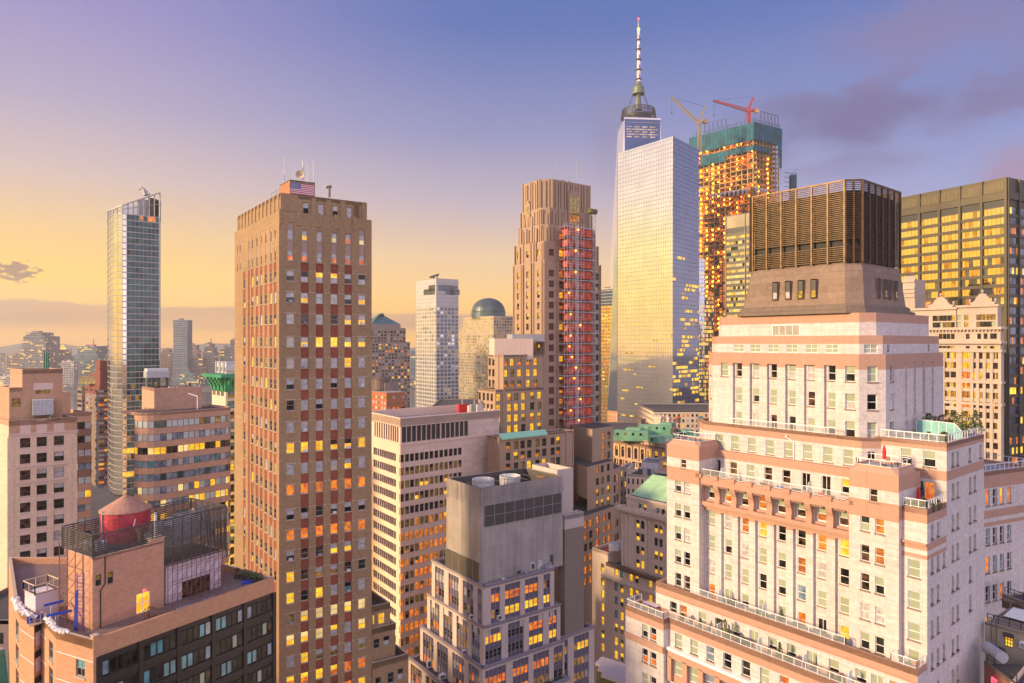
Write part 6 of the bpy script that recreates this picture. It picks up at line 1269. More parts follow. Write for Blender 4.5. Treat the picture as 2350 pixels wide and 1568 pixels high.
PANE['R'] = M['lred']
def colf(W, xs, w_, zs, h_=1.15): return [(W.at(b1.X(x)) - w_ / 2, W.at(b1.X(x)) + w_ / 2, z - h_, z + h_) for x in xs for z in zs]
stl = dict(ft=.08, fd=.06, fm=M['frame_gr'], rows=2); stl2 = dict(stl, fm=M['frame_br'], cols=2)
def fl_tower(ta, px0, pxc, px1, zb, zt, ribs, L=(), Rr=(), ch=0.0, jag=1.2):
    """one stage of the tower: chamfered near corner, flutes of differing depth and height on both faces"""
    fr = Frame(pxc, 236 + ta, 20, 3300); aL, bR = fr.a(px0), fr.b(px1); P = [fr.pt(aL, 0), fr.pt(ch, 0), fr.pt(0, ch), fr.pt(0, bR), fr.pt(aL, bR)] if ch else fr.rect(0, aL, 0, bR)
    edges = [(0, L), (2, Rr), (1, ())] if ch else [(0, L), (1, Rr)]
    for e, groups in edges:
        W = edge(P, e); hs = []
        for (xs, w_, zs, pk_, st) in groups: q_ = colf(W, xs, w_, [z for z in zs if zb + 1.2 < z < zt - 1.3]); hs += q_; windows(L_, W, q_, .42, pk_, st)
        mb.wall(W, zb, zt, M['lstone'], hs, .5); n = max(2, round(W.L / ribs)); rj = random.Random(int(px0 * 7) + e)
        for k in range(n + 1):
            u = W.L * k / n; hw = .3 + .25 * (k % 2)
            if any(q_[0] - .1 < u + hw and u - hw < q_[1] + .1 for q_ in hs): continue
            mb.wbox(W, max(0, u - hw), min(W.L, u + hw), zb, zt + .25 - rj.random() * jag, 0, .25 + .4 * rj.random(), M['lstone'])
    mb.prism(P, zb, zt, M['lstone'], M['roof'], skip=[e for e, _ in edges]); return P
z58 = lambda y: 110 - 236 * (b1.Y(y) - HY) / FP
rows = [z58(545) - 3.72 * k for k in range(40)]
GL = ([(165, 219, 285), 1.5, rows, wpick('dl gl gd ll dd rl gg'), stl],)
PR = fl_tower(0, b1.X(138), b1.X(318), b1.X(650), 5, z58(600), 1.5, GL, ([(361,), 2.3, rows, wpick('RR'), stl2], [(422,), 2.4, rows, wpick('gl ll gg og gd ll aa'), stl2], [(500, 560), 2.4, rows, wpick('aa gg dd oo'), stl2], [(632,), 1.6, rows, wpick('dd gd'), stl]))
fl_tower(1.4, b1.X(148), b1.X(320), b1.X(637), z58(600), z58(480), 1.6, ([(165, 219, 285), 1.5, rows, wpick('dl ll gd'), stl],), ([(361,), 2.3, rows, wpick('RR'), stl2], [(422,), 2.4, rows, wpick('gl ll'), stl2]))
fl_tower(2.6, b1.X(170), b1.X(323), b1.X(618), z58(480), z58(375), 1.5, (), ([(422,), 2.2, [z58(440)], wpick('aa'), stl2],), 1.5, 2.0)
fl_tower(3.6, b1.X(183), b1.X(326), b1.X(600), z58(375), z58(270), 1.4, (), (), 2.0, 3.0)
PCR = fl_tower(4.4, b1.X(193), b1.X(328), b1.X(590), z58(280), z58(92), 1.35, (), (), 3.2, 1.3)
# tall bay windows of the crown
for e, xs, y0, y1 in ((2, (455, 512), 372, 222), (0, (222, 240), 375, 285)):
    W = edge(PCR, e); u0, u1 = W.at(b1.X(xs[0])), W.at(b1.X(xs[1])); zb_, zt_ = W.zp(b1.X(xs[0]), b1.Y(y0)), W.zp(b1.X(xs[0]), b1.Y(y1)); k = MB(); dd = 1.3 if e == 2 else .9
    k.wbox(W, u0 - .5, u1 + .5, zb_ - 1, zt_ + .8, 0, dd, M['lstone']); k.wbox(W, u0 + .2, u1 - .2, zt_ + .8, zt_ + 2, 0, dd, M['lstone'])
    for j in range(3): a_, b_ = u0 + (u1 - u0) * j / 3 + .15, u0 + (u1 - u0) * (j + 1) / 3 - .15; k.wbox(W, a_, b_, zb_, zb_ + (zt_ - zb_) * .25, dd, dd + .04, PANE['a']); k.wbox(W, a_, b_, zb_ + (zt_ - zb_) * .27, zt_, dd, dd + .04, PANE['g'])
    k.build('bay_window', L_)
# stepped lower wings on the left, canopy wing, right foot
stw = dict(ft=.08, fd=.06, fm=M['frame_br'], rows=2, cols=2)
def wing(Dp, xl, xc, xr, yt, zb, rowsy, colsL, colsR, pk_, wl=1.7, back=14):
    fr = Frame(z5.X(xc), Dp, 20, 3300); P = fr.rect(0, fr.a(z5.X(xl)), 0, fr.b(z5.X(xr))); zt = fr.z(z5.Y(yt))
    for e, xs in ((0, colsL), (1, colsR)):
        W = edge(P, e); zs = [fr.z(z5.Y(y)) for y in rowsy]; w_ = wl if e else wl * .75
        hs = [(W.at(z5.X(x)) - w_ / 2, W.at(z5.X(x)) + w_ / 2, z - 1.2, z + 1.2) for x in xs for z in zs]
        mb.wall(W, zb, zt, M['lstone'], hs, .45); windows(L_, W, hs, .38, pk_ if e else wpick('dd dr gd'), stw); n = round(W.L / 3)
        for k in range(n + 1):
            u = W.L * k / n
            if not any(q_[0] - .5 < u < q_[1] + .5 for q_ in hs): mb.wbox(W, max(0, u - .35), min(W.L, u + .35), zb, zt + .3, 0, .25, M['lstone'])
    mb.prism(P, zb, zt - .6, M['lstone'], M['roof'], skip=(0, 1)); mb.parapet(P, zt - .65, .7, .4, M['lstone']); return fr
wing(224, 905, 1018, 1300, 720, 50, (770, 848, 925), (918, 943), (992 + 38, 1075, 1125, 1187, 1237), wpick('gg gl ll ag og ll'))
wing(217, 838, 962, 1300, 962, 40, (1017, 1092, 1168, 1243), (848, 877, 905, 932), (980, 1055, 1103, 1152, 1214, 1264), wpick('gl ll al gg ll dd'))
fc = wing(205, 900, 985, 1500, 1295, 5, (1335 + 25, 1435, 1510, 1585), (), (1047, 1102, 1148, 1194, 1251, 1298, 1356, 1395), lambda h_: rnd.choice(['dd', 'dd', 'gl', 'll', 'gg', 'ar']))
k = MB(); Wc = Wall(fc.pt(0, 0), fc.pt(0, fc.b(z5.X(1310)))); M['verd'] = masonry('verdigris_canopy', (0.26, 0.52, 0.36), .15); zc_ = fc.z(z5.Y(1300)); k.face([Wc.p(0, zc_, .9), Wc.p(Wc.L, zc_, .9), Wc.p(Wc.L, zc_ + 1.4, -.5), Wc.p(0, zc_ + 1.4, -.5)], M['verd']); k.face([Wc.p(0, zc_ - .4, .9), Wc.p(Wc.L, zc_ - .4, .9), Wc.p(Wc.L, zc_, .9), Wc.p(0, zc_, .9)], M['verd']); k.build('copper_canopy', L_)
fw = Frame(z5.X(1690), 222, 20, 3300); k = MB(); c5 = Zm('c5')
k_rows = [c5.Y(y) for y in (378, 475, 572)]; W = Wall(at(c5.X(90), 226), at(c5.X(298), 236)); zt_ = W.zp(c5.X(250), c5.Y(285)); hs = [(W.at(c5.X(x)) - .95, W.at(c5.X(x)) + .95, z - 1.2, z + 1.2) for x in (202, 254) for z in [W.zp(c5.X(225), y) for y in k_rows]]
k.wall(W, W.zp(c5.X(225), c5.Y(640)), zt_, M['lstone'], hs, .4); windows(L_, W, hs, .35, wpick('gg aa dd gd'), stw); Pq = [W.A, W.B, W.B + V2(-6, 14), W.A + V2(-6, 14)]; k.prism(Pq, 60, zt_, M['lstone'], M['roof'], skip=(0,))
W = Wall(at(c5.X(40), 218), at(c5.X(300), 230)); zt2 = W.zp(c5.X(280), c5.Y(625)); hs = [(W.at(c5.X(x)) - .9, W.at(c5.X(x)) + .9, z - 1.2, z + 1.2) for x in (142, 190, 250) for z in [W.zp(c5.X(190), c5.Y(y)) for y in (705, 815, 925, 1035)]]
k.wall(W, W.zp(c5.X(190), c5.Y(1090)), zt2, M['lstone'], hs, .4); windows(L_, W, hs, .35, wpick('gg aa dd gl'), stw); Pq = [W.A, W.B, W.B + V2(-6, 14), W.A + V2(-6, 14)]; k.prism(Pq, 60, zt2, M['lstone'], M['roof'], skip=(0,))
W = Wall(at(c5.X(0), 211), at(c5.X(310), 225)); zt3 = W.zp(c5.X(250), c5.Y(1090)); hs = [(W.at(c5.X(x)) - .9, W.at(c5.X(x)) + .9, z - 1.2, z + 1.2) for x in (25, 75, 142, 212, 260) for z in [W.zp(c5.X(190), c5.Y(y)) for y in (1195, 1305, 1415, 1520, 1630, 1740)]]
k.wall(W, 5, zt3, M['lstone'], hs, .4); windows(L_, W, hs, .35, wpick('oo aa oa dd'), stw); Pq = [W.A, W.B, W.B + V2(-6, 14), W.A + V2(-6, 14)]; k.prism(Pq, 5, zt3, M['lstone'], M['roof'], skip=(0,))
W = Wall(at(c5.X(298), 232), at(c5.X(375), 238)); zt4 = W.zp(c5.X(320), c5.Y(700)); hs = [(W.at(c5.X(x)) - .9, W.at(c5.X(x)) + .9, z - 1.3, z + 1.3) for x in (312, 340) for z in [W.zp(c5.X(330), c5.Y(y)) for y in (795, 895, 995, 1240, 1375)]]
k.wall(W, 5, zt4, M['lstone'], hs, .4); windows(L_, W, hs, .35, wpick('dd ao dd'), stw); Pq = [W.A, W.B, W.B + V2(-4, 14), W.A + V2(-4, 14)]; k.prism(Pq, 5, zt4, M['lstone'], M['roof'], skip=(0,)); k.build('right_wing', L_)
k = MB(); c = p3(b1.X(165), b1.Y(1150), 232); k.box3(c + V3(-8, -4, -2), V3(13, 2, 0), V3(-2, 8, 0), V3(0, 0, 7), M['hstone']); k.box3(c + V3(-2, -1, 4), V3(11, 2, 0), V3(-2, 6, 0), V3(0, 0, 2.5), M['frame_gr']); k.build('roof_house', L_)
mb.build('wall', L_); flush(L_)
for x, y0 in ((395, -5), (512, 0), (350, 70)): k = MB(); q_ = p3(b1.X(x), b1.Y(95), 244); k.tube(q_, p3(b1.X(x), b1.Y(y0), 244), .14, M['frame_gr'], 5, .06); solo(k, 'antenna', {395: 'tallest thin mast on the art deco crown', 512: 'right hand thin mast on the art deco crown', 350: 'short mast stub on the art deco crown'}[x], 'antenna', q_, 'masts on the art deco crown')
# hoist and scaffold on its right face
PANE['h'] = plain('red_hoist_panel', (0.50, 0.06, 0.02), .5, amp=.35, scale=.6); M['hoistd'] = plain('red_hoist_deck', (0.28, 0.03, 0.012), .6)
HT = thing('construction_hoist', 'red panelled construction hoist and pale scaffold climbing the art deco tower', 'construction hoist', PR[1])
Wr = edge(PR, 1); u0, u1, u2, u3 = [Wr.at(b1.X(x)) for x in (392, 415, 562, 570)]; ztop = Wr.zp(b1.X(560), b1.Y(425)); lampm = lit('work_lamp_glow', (255, 120, 12), (255, 150, 30), 6.0)
lev = 0; z = ztop; sc_ = MB(); net = MB()
M['net'] = plain('red_debris_net', (0.34, 0.05, 0.022), .8, amp=.4, scale=.8)
while z > 10 and lev < 36:
    k = MB(); k.wbox(Wr, u1, u2, z - 3.0, z - .6, 1.0, 3.6, PANE['h']); k.wbox(Wr, u0 + .6, u2, z - .55, z - .3, .3, 3.7, M['hoistd'])
    for j in range(5): u = u1 + (u2 - u1) * j / 4; k.wbox(Wr, max(u1, u - .12), min(u2, u + .12), z - 3.0, z - .6, 3.6, 3.7, M['hoistd'])
    k.build('landing_cabin', HT)
    if rnd.random() < .75: q_ = Wr.p(u1 + 6 * rnd.random(), z - .9, 4.2); k = MB(); k.ball(q_, .30, lampm, 6); k.build('work_lamp', HT)
    us_ = u1 + (u2 - u1) * .62
    for dd in (1.2, 4.1):
        sc_.bar(Wr.p(u0, z, dd), Wr.p(us_, z, dd), .06, M['steelw']); sc_.bar(Wr.p(u0, z - 1.8, dd), Wr.p(us_, z - 1.8, dd), .045, M['steelw'])
    n = 6
    for j in range(n): a_, b_ = u0 + (us_ - u0) * j / n, u0 + (us_ - u0) * (j + 1) / n; sc_.bar(Wr.p(a_, z - (3.7 if (j + lev) % 2 else 0), 4.1), Wr.p(b_, z - (0 if (j + lev) % 2 else 3.7), 4.1), .04, M['steelw'])
    sc_.bar(Wr.p(u0 - .8, z, 4.2), Wr.p(u2 + 1.5, z, 4.2), .08, M['steelw'])
    z -= 3.72; lev += 1
for j in range(8): u = u0 + (us_ - u0) * j / 7; sc_.bar(Wr.p(u, 8, 4.1), Wr.p(u, ztop + 1.2, 4.1), .06, M['steelw'])
for j in range(3): u = u0 + (us_ - u0) * (.6 + .04 * j); sc_.bar(Wr.p(u, 8, 4.3), Wr.p(u, ztop + .6, 4.3), .07, M['steelw'])
sc_.build('scaffold_frame', HT)
k = MB(); zt_ = Wr.zp(b1.X(606), b1.Y(335))
for dd in (2.4, 4.0):
    for u in (u2 + .1, u3 + .5): k.bar(Wr.p(u, 8, dd), Wr.p(u, zt_, dd), .12, M['frame_gr'])
z = 12
while z < zt_ - 2: k.bar(Wr.p(u2 + .1, z, 4.0), Wr.p(u3 + .5, z + 1.6, 4.0), .08, M['frame_gr']); k.bar(Wr.p(u3 + .5, z, 2.4), Wr.p(u3 + .5, z + 1.6, 4.0), .08, M['frame_gr']); z += 1.8
for u in (u2 - .4, u3 + .9): q_ = Wr.p(u, zt_ + .6, 3.2); k.lathe((q_.x, q_.y), [(.2, q_.z - 1), (1.0, q_.z - .7), (1.1, q_.z), (1.0, q_.z + .8), (.2, q_.z + 1)], M['olive'], 12)
k.build('mast', HT)

# ================================================================== distant midtown-side towers
def slab_tower(name, label, px, Dp, vl, vr, pl, pr, yt, wallm, zb=0, rowh=3.6, colw=3.0, pkL='d', pkR='d', wf=.6, hf=.55, lim=100, roofm=None, extra=None, gap=0.0, setb=None):
    fr = Frame(px, Dp, vl, vr); T_ = thing(name, label, 'building', fr.pt(6, 6)); m_ = MB(); P = fr.rect(0, fr.a(pl), 0, fr.b(pr)); zt = fr.z(yt)
    for e, pk_ in ((0, pkL), (1, pkR)):
        W = edge(P, e); n = max(1, round(W.L / colw)); cw = W.L / n; hs = []; z = zt - rowh * .9 - gap
        while z > max(zb, 110 - (1600 - HY) * Dp / FP):
            for j in range(n): hs.append((cw * (j + .5 - wf / 2), cw * (j + .5 + wf / 2), z - rowh * hf / 2, z + rowh * hf / 2))
            z -= rowh
        m_.wall(W, zb, zt, wallm, [], 0); L_k = pk_.split()
        windows(T_, W, hs, -.06, lambda h_: rnd.choice(L_k), dict(ft=0))
    m_.prism(P, zb, zt, wallm, roofm or wallm, skip=(0, 1))
    if extra: extra(m_, fr, P, zt, T_)
    m_.build('wall', T_); flush(T_, lim); return T_, fr
M['jwhite'] = plain('white_grid_panels', (0.62, 0.57, 0.53), .35, .1, .06, .1); M['istone'] = masonry('tan_granite', (0.30, 0.225, 0.185), .1); M['kglass'] = plain('beige_glass_grid', (0.46, 0.36, 0.26), .3, .25, .12, .05); M['green_r'] = plain('green_copper_roof', (0.075, 0.19, 0.175), .5, .3, .15, .05); M['dome'] = plain('dark_copper_dome', (0.085, 0.115, 0.12), .4, .4, .3, .06)
PANE['6'] = glass('silver_pane', (0.62, 0.60, 0.56), metal=.85, rough=.06, ior=1.8, amp=.15, scale=.08); PANE['7'] = glass('black_pane', (0.05, 0.06, 0.075), metal=.3, rough=.08, ior=1.7, amp=.4, scale=.2)
def jx(m_, fr, P, zt, T_):
    for e, xs in ((0, (478, 516)), (1, (642, 676))):
        W = edge(P, e)
        for x in xs: u = W.at(z5.X(x)); m_.wbox(W, u - 4.5, u + 4.5, W.zp(z5.X(x), z5.Y(300)), W.zp(z5.X(x), z5.Y(262)), 0, .2, PANE['7'])
        m_.wbox(W, W.L * .1 if e else W.L * .65, W.L * .95, zt - 10, zt - 5, 0, .2, PANE['7'])
        for k in range(60):
            z = zt - 3.2 * k
            if z > 20: m_.wbox(W, 0, W.L, z - .12, z + .12, 0, .12, M['frame_gr'])
        n = 22 if e == 0 else 24
        for k in range(n + 1): u = W.L * k / n; m_.wbox(W, max(0, u - .1), min(W.L, u + .1), 20, zt, 0, .12, M['frame_gr'])
J_, fj = slab_tower('white_grid_tower', 'slim white gridded tower with dark window columns, left of the green dome', z5.X(546), 560, -60, 3300, z5.X(403), z5.X(700), z5.Y(186), M['jwhite'], 20, 3.2, 3.6, '6 6 6 6 4', '7 7 7 6 7 1 7 g', .72, .7, 100, None, jx, 22)
k = MB(); q_ = p3(z5.X(500), z5.Y(180), 575); r_ = p3(z5.X(565), z5.Y(158), 575); k.bar(q_, r_, 1.1, M['frame_dk']); k.bar(p3(z5.X(525), z5.Y(185), 575), p3(z5.X(530), z5.Y(165), 575), 1.4, M['frame_dk']); k.bar(p3(z5.X(552), z5.Y(185), 575), p3(z5.X(552), z5.Y(155), 575), .6, M['frame_dk']); solo(k, 'roof_crane', 'dark cleaning crane lying on the white gridded tower roof', 'crane', q_)
def kx(m_, fr, P, zt, T_):
    c = fr.pt(33, 30) ; c = p3(z5.X(909), z5.Y(440), 935); k = MB(); R0 = (z5.X(1028) - z5.X(790)) / 2 / FP * 935; k.lathe((c.x, c.y), [(R0 * 1.0, zt - 2), (R0 * 1.0, zt + 7), (R0 * 1.02, zt + 7.5)] + [(R0 * .98 * math.cos(t_ * math.pi / 20), zt + 7.5 + R0 * .80 * math.sin(t_ * math.pi / 20)) for t_ in range(0, 10)] + [(.3, zt + 7.5 + R0 * .8)], M['dome'], 40); k.build('dome', T_)
    lw = MB(); f2 = Frame(z5.X(945), 870, -60, 3300); P2 = f2.rect(0, f2.a(z5.X(703)), 0, f2.b(z5.X(1200))); z2_ = f2.z(z5.Y(566)); lw.prism(P2, 0, z2_, M['kglass'])
    for e in (0, 1):
        W = edge(P2, e); n = int(W.L / 4)
        for r_ in range(45):
            z = z2_ - 4 - r_ * 3.9
            if z < 5: break
            for j in range(n):
                if rnd.random() < .96: lw.wbox(W, W.L * (j + .18) / n, W.L * (j + .82) / n, z - 1.3, z + 1.3, 0, .12, PANE[rnd.choice('6664g') if r_ < 22 and e == 0 else rnd.choice('7d7dgm')])
    lw.build('lower_block', T_)
K_, fk = slab_tower('domed_tower', 'glass and stone tower with a big dark copper dome', z5.X(945), 890, -60, 3300, z5.X(731), z5.X(1180), z5.Y(447), M['kglass'], 0, 3.9, 4.2, '6 6 6 6 g', '7 7 g 7 d m', .66, .62, 100, None, kx, 0)
def ix(m_, fr, P, zt, T_):
    f1 = Frame(z5.X(90), 815, -60, 3300); zt0 = zt; P1 = f1.rect(0, 30, 0, f1.b(z5.X(333))); z1_ = f1.z(z5.Y(528)); m_.prism(P1, 0, z1_, M['istone'])
    P2 = f1.rect(2, 30, 2, f1.b(z5.X(303))); z2_ = f1.z(z5.Y(502)); m_.prism(P2, z1_, z2_, M['istone']); k = MB(); k.taper(P2, z2_, inset(P2, 18), f1.z(z5.Y(424)), M['green_r'], M['green_r']); k.build('pyramid_roof', T_)
    W = edge(P1, 1); n = int(W.L / 4); 
    for r_ in range(9):
        for j in range(n): z = z1_ - 5 - r_ * 3.9; m_.wbox(W, W.L * (j + .2) / n, W.L * (j + .8) / n, z - 1.3, z + 1.3, 0, .12, PANE[rnd.choice('ddvdm4')])
I_, fi = slab_tower('green_roofed_tower', 'tan granite tower with a cut off green pyramid roof behind the brown tower', z5.X(75), 800, -60, 3300, z5.X(40), z5.X(363), z5.Y(628), M['istone'], 0, 3.9, 4.2, 'd v 7', '7 d v d v l m d d o', .6, .55, 100, None, ix)
def i2(m_, fr, P, zt, T_):
    f1 = Frame(z5.X(186), 420, -60, 3300); P1 = f1.rect(0, 12, 0, f1.b(z5.X(286))); m_.prism(P1, zt, f1.z(z5.Y(912)), M['shaft'])
M['rbrick'] = masonry('bright_red_brick', (0.42, 0.13, 0.06), .1)
I2, _ = slab_tower('red_brick_block', 'low red brick block with a rooftop tank beside the brown tower', z5.X(200), 405, -160, 3300, z5.X(60), z5.X(331), z5.Y(982), M['rbrick'], 0, 3.3, 3.3, 'v g v w', 'v g d o', .55, .5, 60, M['paver'], i2)
t = thing('water_tank', 'dark wooden water tank on the red brick block', 'water tank', p3(z5.X(165), z5.Y(982), 425)); c = rootloc(t); k = MB(); rr = 5.2; zt_ = zat(z5.Y(885), 425); k.lathe(c, [(rr, c.z + 2), (rr * .97, zt_), (rr * 1.03, zt_), (.1, zt_ + 3)], M['frame_br'], 16); k.build('tank', t); k = MB(); k.box3(c + V3(-9, -3, -3), V3(10, 0, 0), V3(0, 8, 0), V3(0, 0, zt_ - c.z + 2), M['shaft']); k.build('tank_house', t)
# ================================================================== mirrored office tower
b2 = Zm('b2'); b3 = Zm('b3'); c13 = Zm('c13'); c10 = Zm('c10')
M['mirror'] = glass('mirror_glass', (0.86, 0.83, 0.80), metal=1.0, rough=.03, ior=2.0, amp=.05, scale=.05, wob=.012); M['mirror2'] = glass('blue_mirror_glass', (0.44, 0.49, 0.60), metal=1.0, rough=.04, ior=2.0, amp=.06, scale=.05, wob=.02); M['gmull'] = plain('mirror_tower_mullion', (0.27, 0.23, 0.21), .35, .5)  # mirror2 tint puts the right sky's blue reflection into the glass colour
m = Frame(1543.5, 620, 20, 2510); T_ = thing('mirrored_glass_tower', 'tall mirrored glass tower with a slanted pale top reflecting the sky', 'building', m.pt(15, 15)); mb = MB()
aL, bR = m.a(1416.8), m.b(1591); zc = m.z(312.9); zl = zat(352.3, m.pt(aL, 0).y); zr = zat(336, m.pt(0, bR).y)
WL, WR = Wall(m.pt(aL, 0), m.pt(0, 0)), Wall(m.pt(0, 0), m.pt(0, bR + 12))
def skew(W, z0, z1, mat, d=0): mb.face([W.p(0, 0, d), W.p(W.L, 0, d), W.p(W.L, z1, d), W.p(0, z0, d)], mat)
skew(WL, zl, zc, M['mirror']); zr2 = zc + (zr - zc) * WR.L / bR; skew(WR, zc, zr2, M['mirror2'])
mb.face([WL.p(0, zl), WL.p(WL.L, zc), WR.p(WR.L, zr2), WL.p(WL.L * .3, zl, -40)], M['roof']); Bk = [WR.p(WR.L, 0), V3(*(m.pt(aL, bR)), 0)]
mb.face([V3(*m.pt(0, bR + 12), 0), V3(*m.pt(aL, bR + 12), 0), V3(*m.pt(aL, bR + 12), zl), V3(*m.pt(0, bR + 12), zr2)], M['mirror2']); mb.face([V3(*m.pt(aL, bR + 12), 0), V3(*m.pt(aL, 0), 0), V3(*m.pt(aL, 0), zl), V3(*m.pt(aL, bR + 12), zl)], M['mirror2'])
mb.build('glass_wall', T_)
# splayed facet that widens towards the ground on the left
k = MB(); A = m.pt(aL, 0); pB = WL.p(0, 0); topz = zat(b3.Y(150), A.y); botp = at(b3.X(62), A.y + 14); k.face([V3(botp.x, botp.y, 0), V3(A.x, A.y, 0), V3(A.x, A.y, topz)], M['mirror2']); k.face([V3(A.x, A.y, 0), V3(botp.x, botp.y, 0), V3(A.x, A.y + 14, topz)], M['mirror2']); k.build('splayed_facet', T_)
k = MB(); nL, nR = 33, 18
for W, n, za, zb_ in ((WL, nL, zl, zc), (WR, nR, zc, zr2)):
    for j in range(n + 1): u = W.L * j / n; zz = za + (zb_ - za) * j / n; k.wbox(W, max(0, u - .09), min(W.L, u + .09), 0, zz, 0, .14, M['gmull'])
    z = 4.0
    while z < max(za, zb_): 
        u0 = 0 if z < min(za, zb_) else ((z - za) / (zb_ - za) * W.L if za < zb_ else 0); u1 = W.L if z < min(za, zb_) else (W.L if za < zb_ else (z - za) / (zb_ - za) * W.L)
        if u1 - u0 > .5: k.wbox(W, u0, u1, z - .17, z + .17, 0, .2, M['gmull'])
        z += 4.05
k.wbox(WL, -.05, .3, 0, zl, 0, .3, M['gmull']); k.build('mullions', T_)
PANE['p'] = lit('lit_office_band', (240, 160, 20), (255, 214, 70), .95, .5, .3, .6); PANE['q'] = lit('lit_office_dim', (150, 110, 40), (226, 170, 60), .7, .5)
for W, n, dens in ((WL, nL, .10), (WR, nR, .34)):
    hs = []
    for r_ in range(2, 48):
        z = 4.0 + 4.05 * r_; fl = max(0, 1 - r_ / (34 if W is WL else 50)) ; p_ = dens * fl * 2.2 * (1.6 if r_ % 3 == 0 else .6)
        run = 0
        for j in range(n):
            run = max(0, run - 1)
            if run == 0 and rnd.random() < p_ * .4: run = rnd.randint(2, 6)
            if run: hs.append((W.L * j / n + .15, W.L * (j + 1) / n - .15, z + .9 + (1.2 if W is WL else 0), z + 3.5))
    windows(T_, W, hs, -.03, lambda h_: rnd.choice('pppqq'), dict(ft=0), 'lit_window')  # glowing panes; on the left face they stand for neighbours' reflected lights
flush(T_, 100)
# ================================================================== spired tower behind it
O1 = thing('spired_skyscraper', 'blue glass skyscraper with a ring crown and a tall banded spire', 'building', at(b2.X(340), 960)); mb = MB()
s = Frame(b2.X(208), 950, -2500, 3300); W = Wall(at(b2.X(208), 950), at(b2.X(472), 955)); zt = W.zp(b2.X(340), b2.Y(785)); Bt = Wall(at(b2.X(190), 948), at(b2.X(490), 952)); zb = zat(b2.Y(1020), 950)
M['wblue'] = glass('deep_blue_glass', (0.05, 0.085, 0.22), metal=.6, rough=.08, ior=1.5, amp=.15, scale=.03); M['wpale'] = plain('pale_edge_glass', (0.62, 0.58, 0.62), .2, .5)
def tri(a, b, c, mt): mb.face([a, b, c], mt)
TL, TR = W.p(0, zt), W.p(W.L, zt); lb, rb_ = W.p(W.L * .05, zb - 300), W.p(W.L * .93, zb - 300); ol, orr = Bt.p(-.5 * 30, zb - 300, -8), Bt.p(Bt.L + 15, zb - 300, -8)
mb.face([lb, rb_, TR, TL], M['wblue']); mb.face([ol, lb, TL], M['wpale']); mb.face([rb_, orr, TR], M['wpale']); mb.face([ol, TL, TL + V3(0, 60, 0), ol + V3(0, 60, 0)], M['wpale']); mb.face([orr, orr + V3(0, 60, 0), TR + V3(0, 60, 0), TR], M['wblue']); mb.face([ol + V3(0, 60, 0), TL + V3(0, 60, 0), TR + V3(0, 60, 0), orr + V3(0, 60, 0)], M['wblue']); mb.face([TL, TR, TR + V3(0, 60, 0), TL + V3(0, 60, 0)], M['frame_dk'])
mb.wbox(W, -.5, W.L + .5, zt - .3, zt + 2.2, -1, .4, M['wpale'])
for r_ in range(30): z = zt - 5 * (r_ + 1); mb.wbox(W, W.L * .04, W.L * .97, z, z + .8, -2, .5 - 0 * r_, M['gmull']) if r_ < 1 else None
for j in range(1, 12): mb.wbox(W, W.L * j / 12 - .2, W.L * j / 12 + .2, zt - 90, zt, -1, .15, M['wblue'])
mb.build('glass_shaft', O1)
M['litp'] = lit('pale_office_lights', (170, 130, 100), (240, 200, 150), .75, .1)
for r_ in range(5):
    z = zat(b2.Y(838 + r_ * 18.5), 950)
    for j in range(12):
        if j % 3 != 2 or r_ % 2: k = MB(); k.wbox(W, W.L * (.06 + j * .073), W.L * (.06 + j * .073 + .062), z - .6, z + .8, .2, .3, M['litp']); k.build('lit_window', O1)
k = MB(); cx = (TL + TR) / 2 + V3(0, 30, 0); R0 = (b2.X(466) - b2.X(211)) / 2 / FP * 985
for zy, rr in ((778, 1.0), (768, .99), (752, .98), (738, .96), (722, .93)): z = zat(b2.Y(zy), 985); k.lathe((cx.x, cx.y), [(R0 * rr - 1.2, z - .55), (R0 * rr, z - .55), (R0 * rr, z + .55), (R0 * rr - 1.2, z + .55), (R0 * rr - 1.2, z - .55)], M['black'], 40, False, False)
zlo, zhi = zat(b2.Y(785), 985), zat(b2.Y(722), 985)
for j in range(36): a_ = 2 * math.pi * j / 36; k.bar(V3(cx.x + R0 * math.cos(a_), cx.y + R0 * math.sin(a_), zlo), V3(cx.x + R0 * .93 * math.cos(a_), cx.y + R0 * .93 * math.sin(a_), zhi), .5, M['black'])
k.lathe((cx.x, cx.y), [(R0 * .7, zlo - 3), (R0 * .7, zlo + 4)], M['frame_dk'], 30); k.build('crown_ring', O1)
k = MB(); ys = [720, 590, 560, 495, 425, 350, 275, 205, 125, 75]; rr = [5.0, 2.6, 2.6, 2.5, 2.3, 2.1, 1.9, 1.6, 1.2, .6]; zz = [zat(b2.Y(y), 985) for y in ys]; M['spire'] = plain('spire_steel', (0.33, 0.30, 0.27), .4, .4); M['spireg'] = plain('spire_base', (0.13, 0.15, 0.08), .5, .3)
k.lathe((cx.x, cx.y), [(4.6, zz[0]), (2.9, zz[0] + 25), (2.6, zz[1])], M['spireg'], 12)
k.lathe((cx.x, cx.y), list(zip(rr[2:], zz[2:])) + [(.2, zz[-1] + 4)], M['spire'], 10)
for z, r_ in zip(zz[3:8], rr[3:8]): k.lathe((cx.x, cx.y), [(r_, z - 1.2), (r_ + 2.4, z - .1), (r_ + 2.4, z + .7), (r_, z + 1.4)], M['frame_br'], 12, False)
k.lathe((cx.x, cx.y), [(R0 * .36, zz[1] - 3), (R0 * .33, zz[1] + 6), (R0 * .16, zz[2] + 6), (3.4, zz[2] + 9)], M['spireg'], 16)
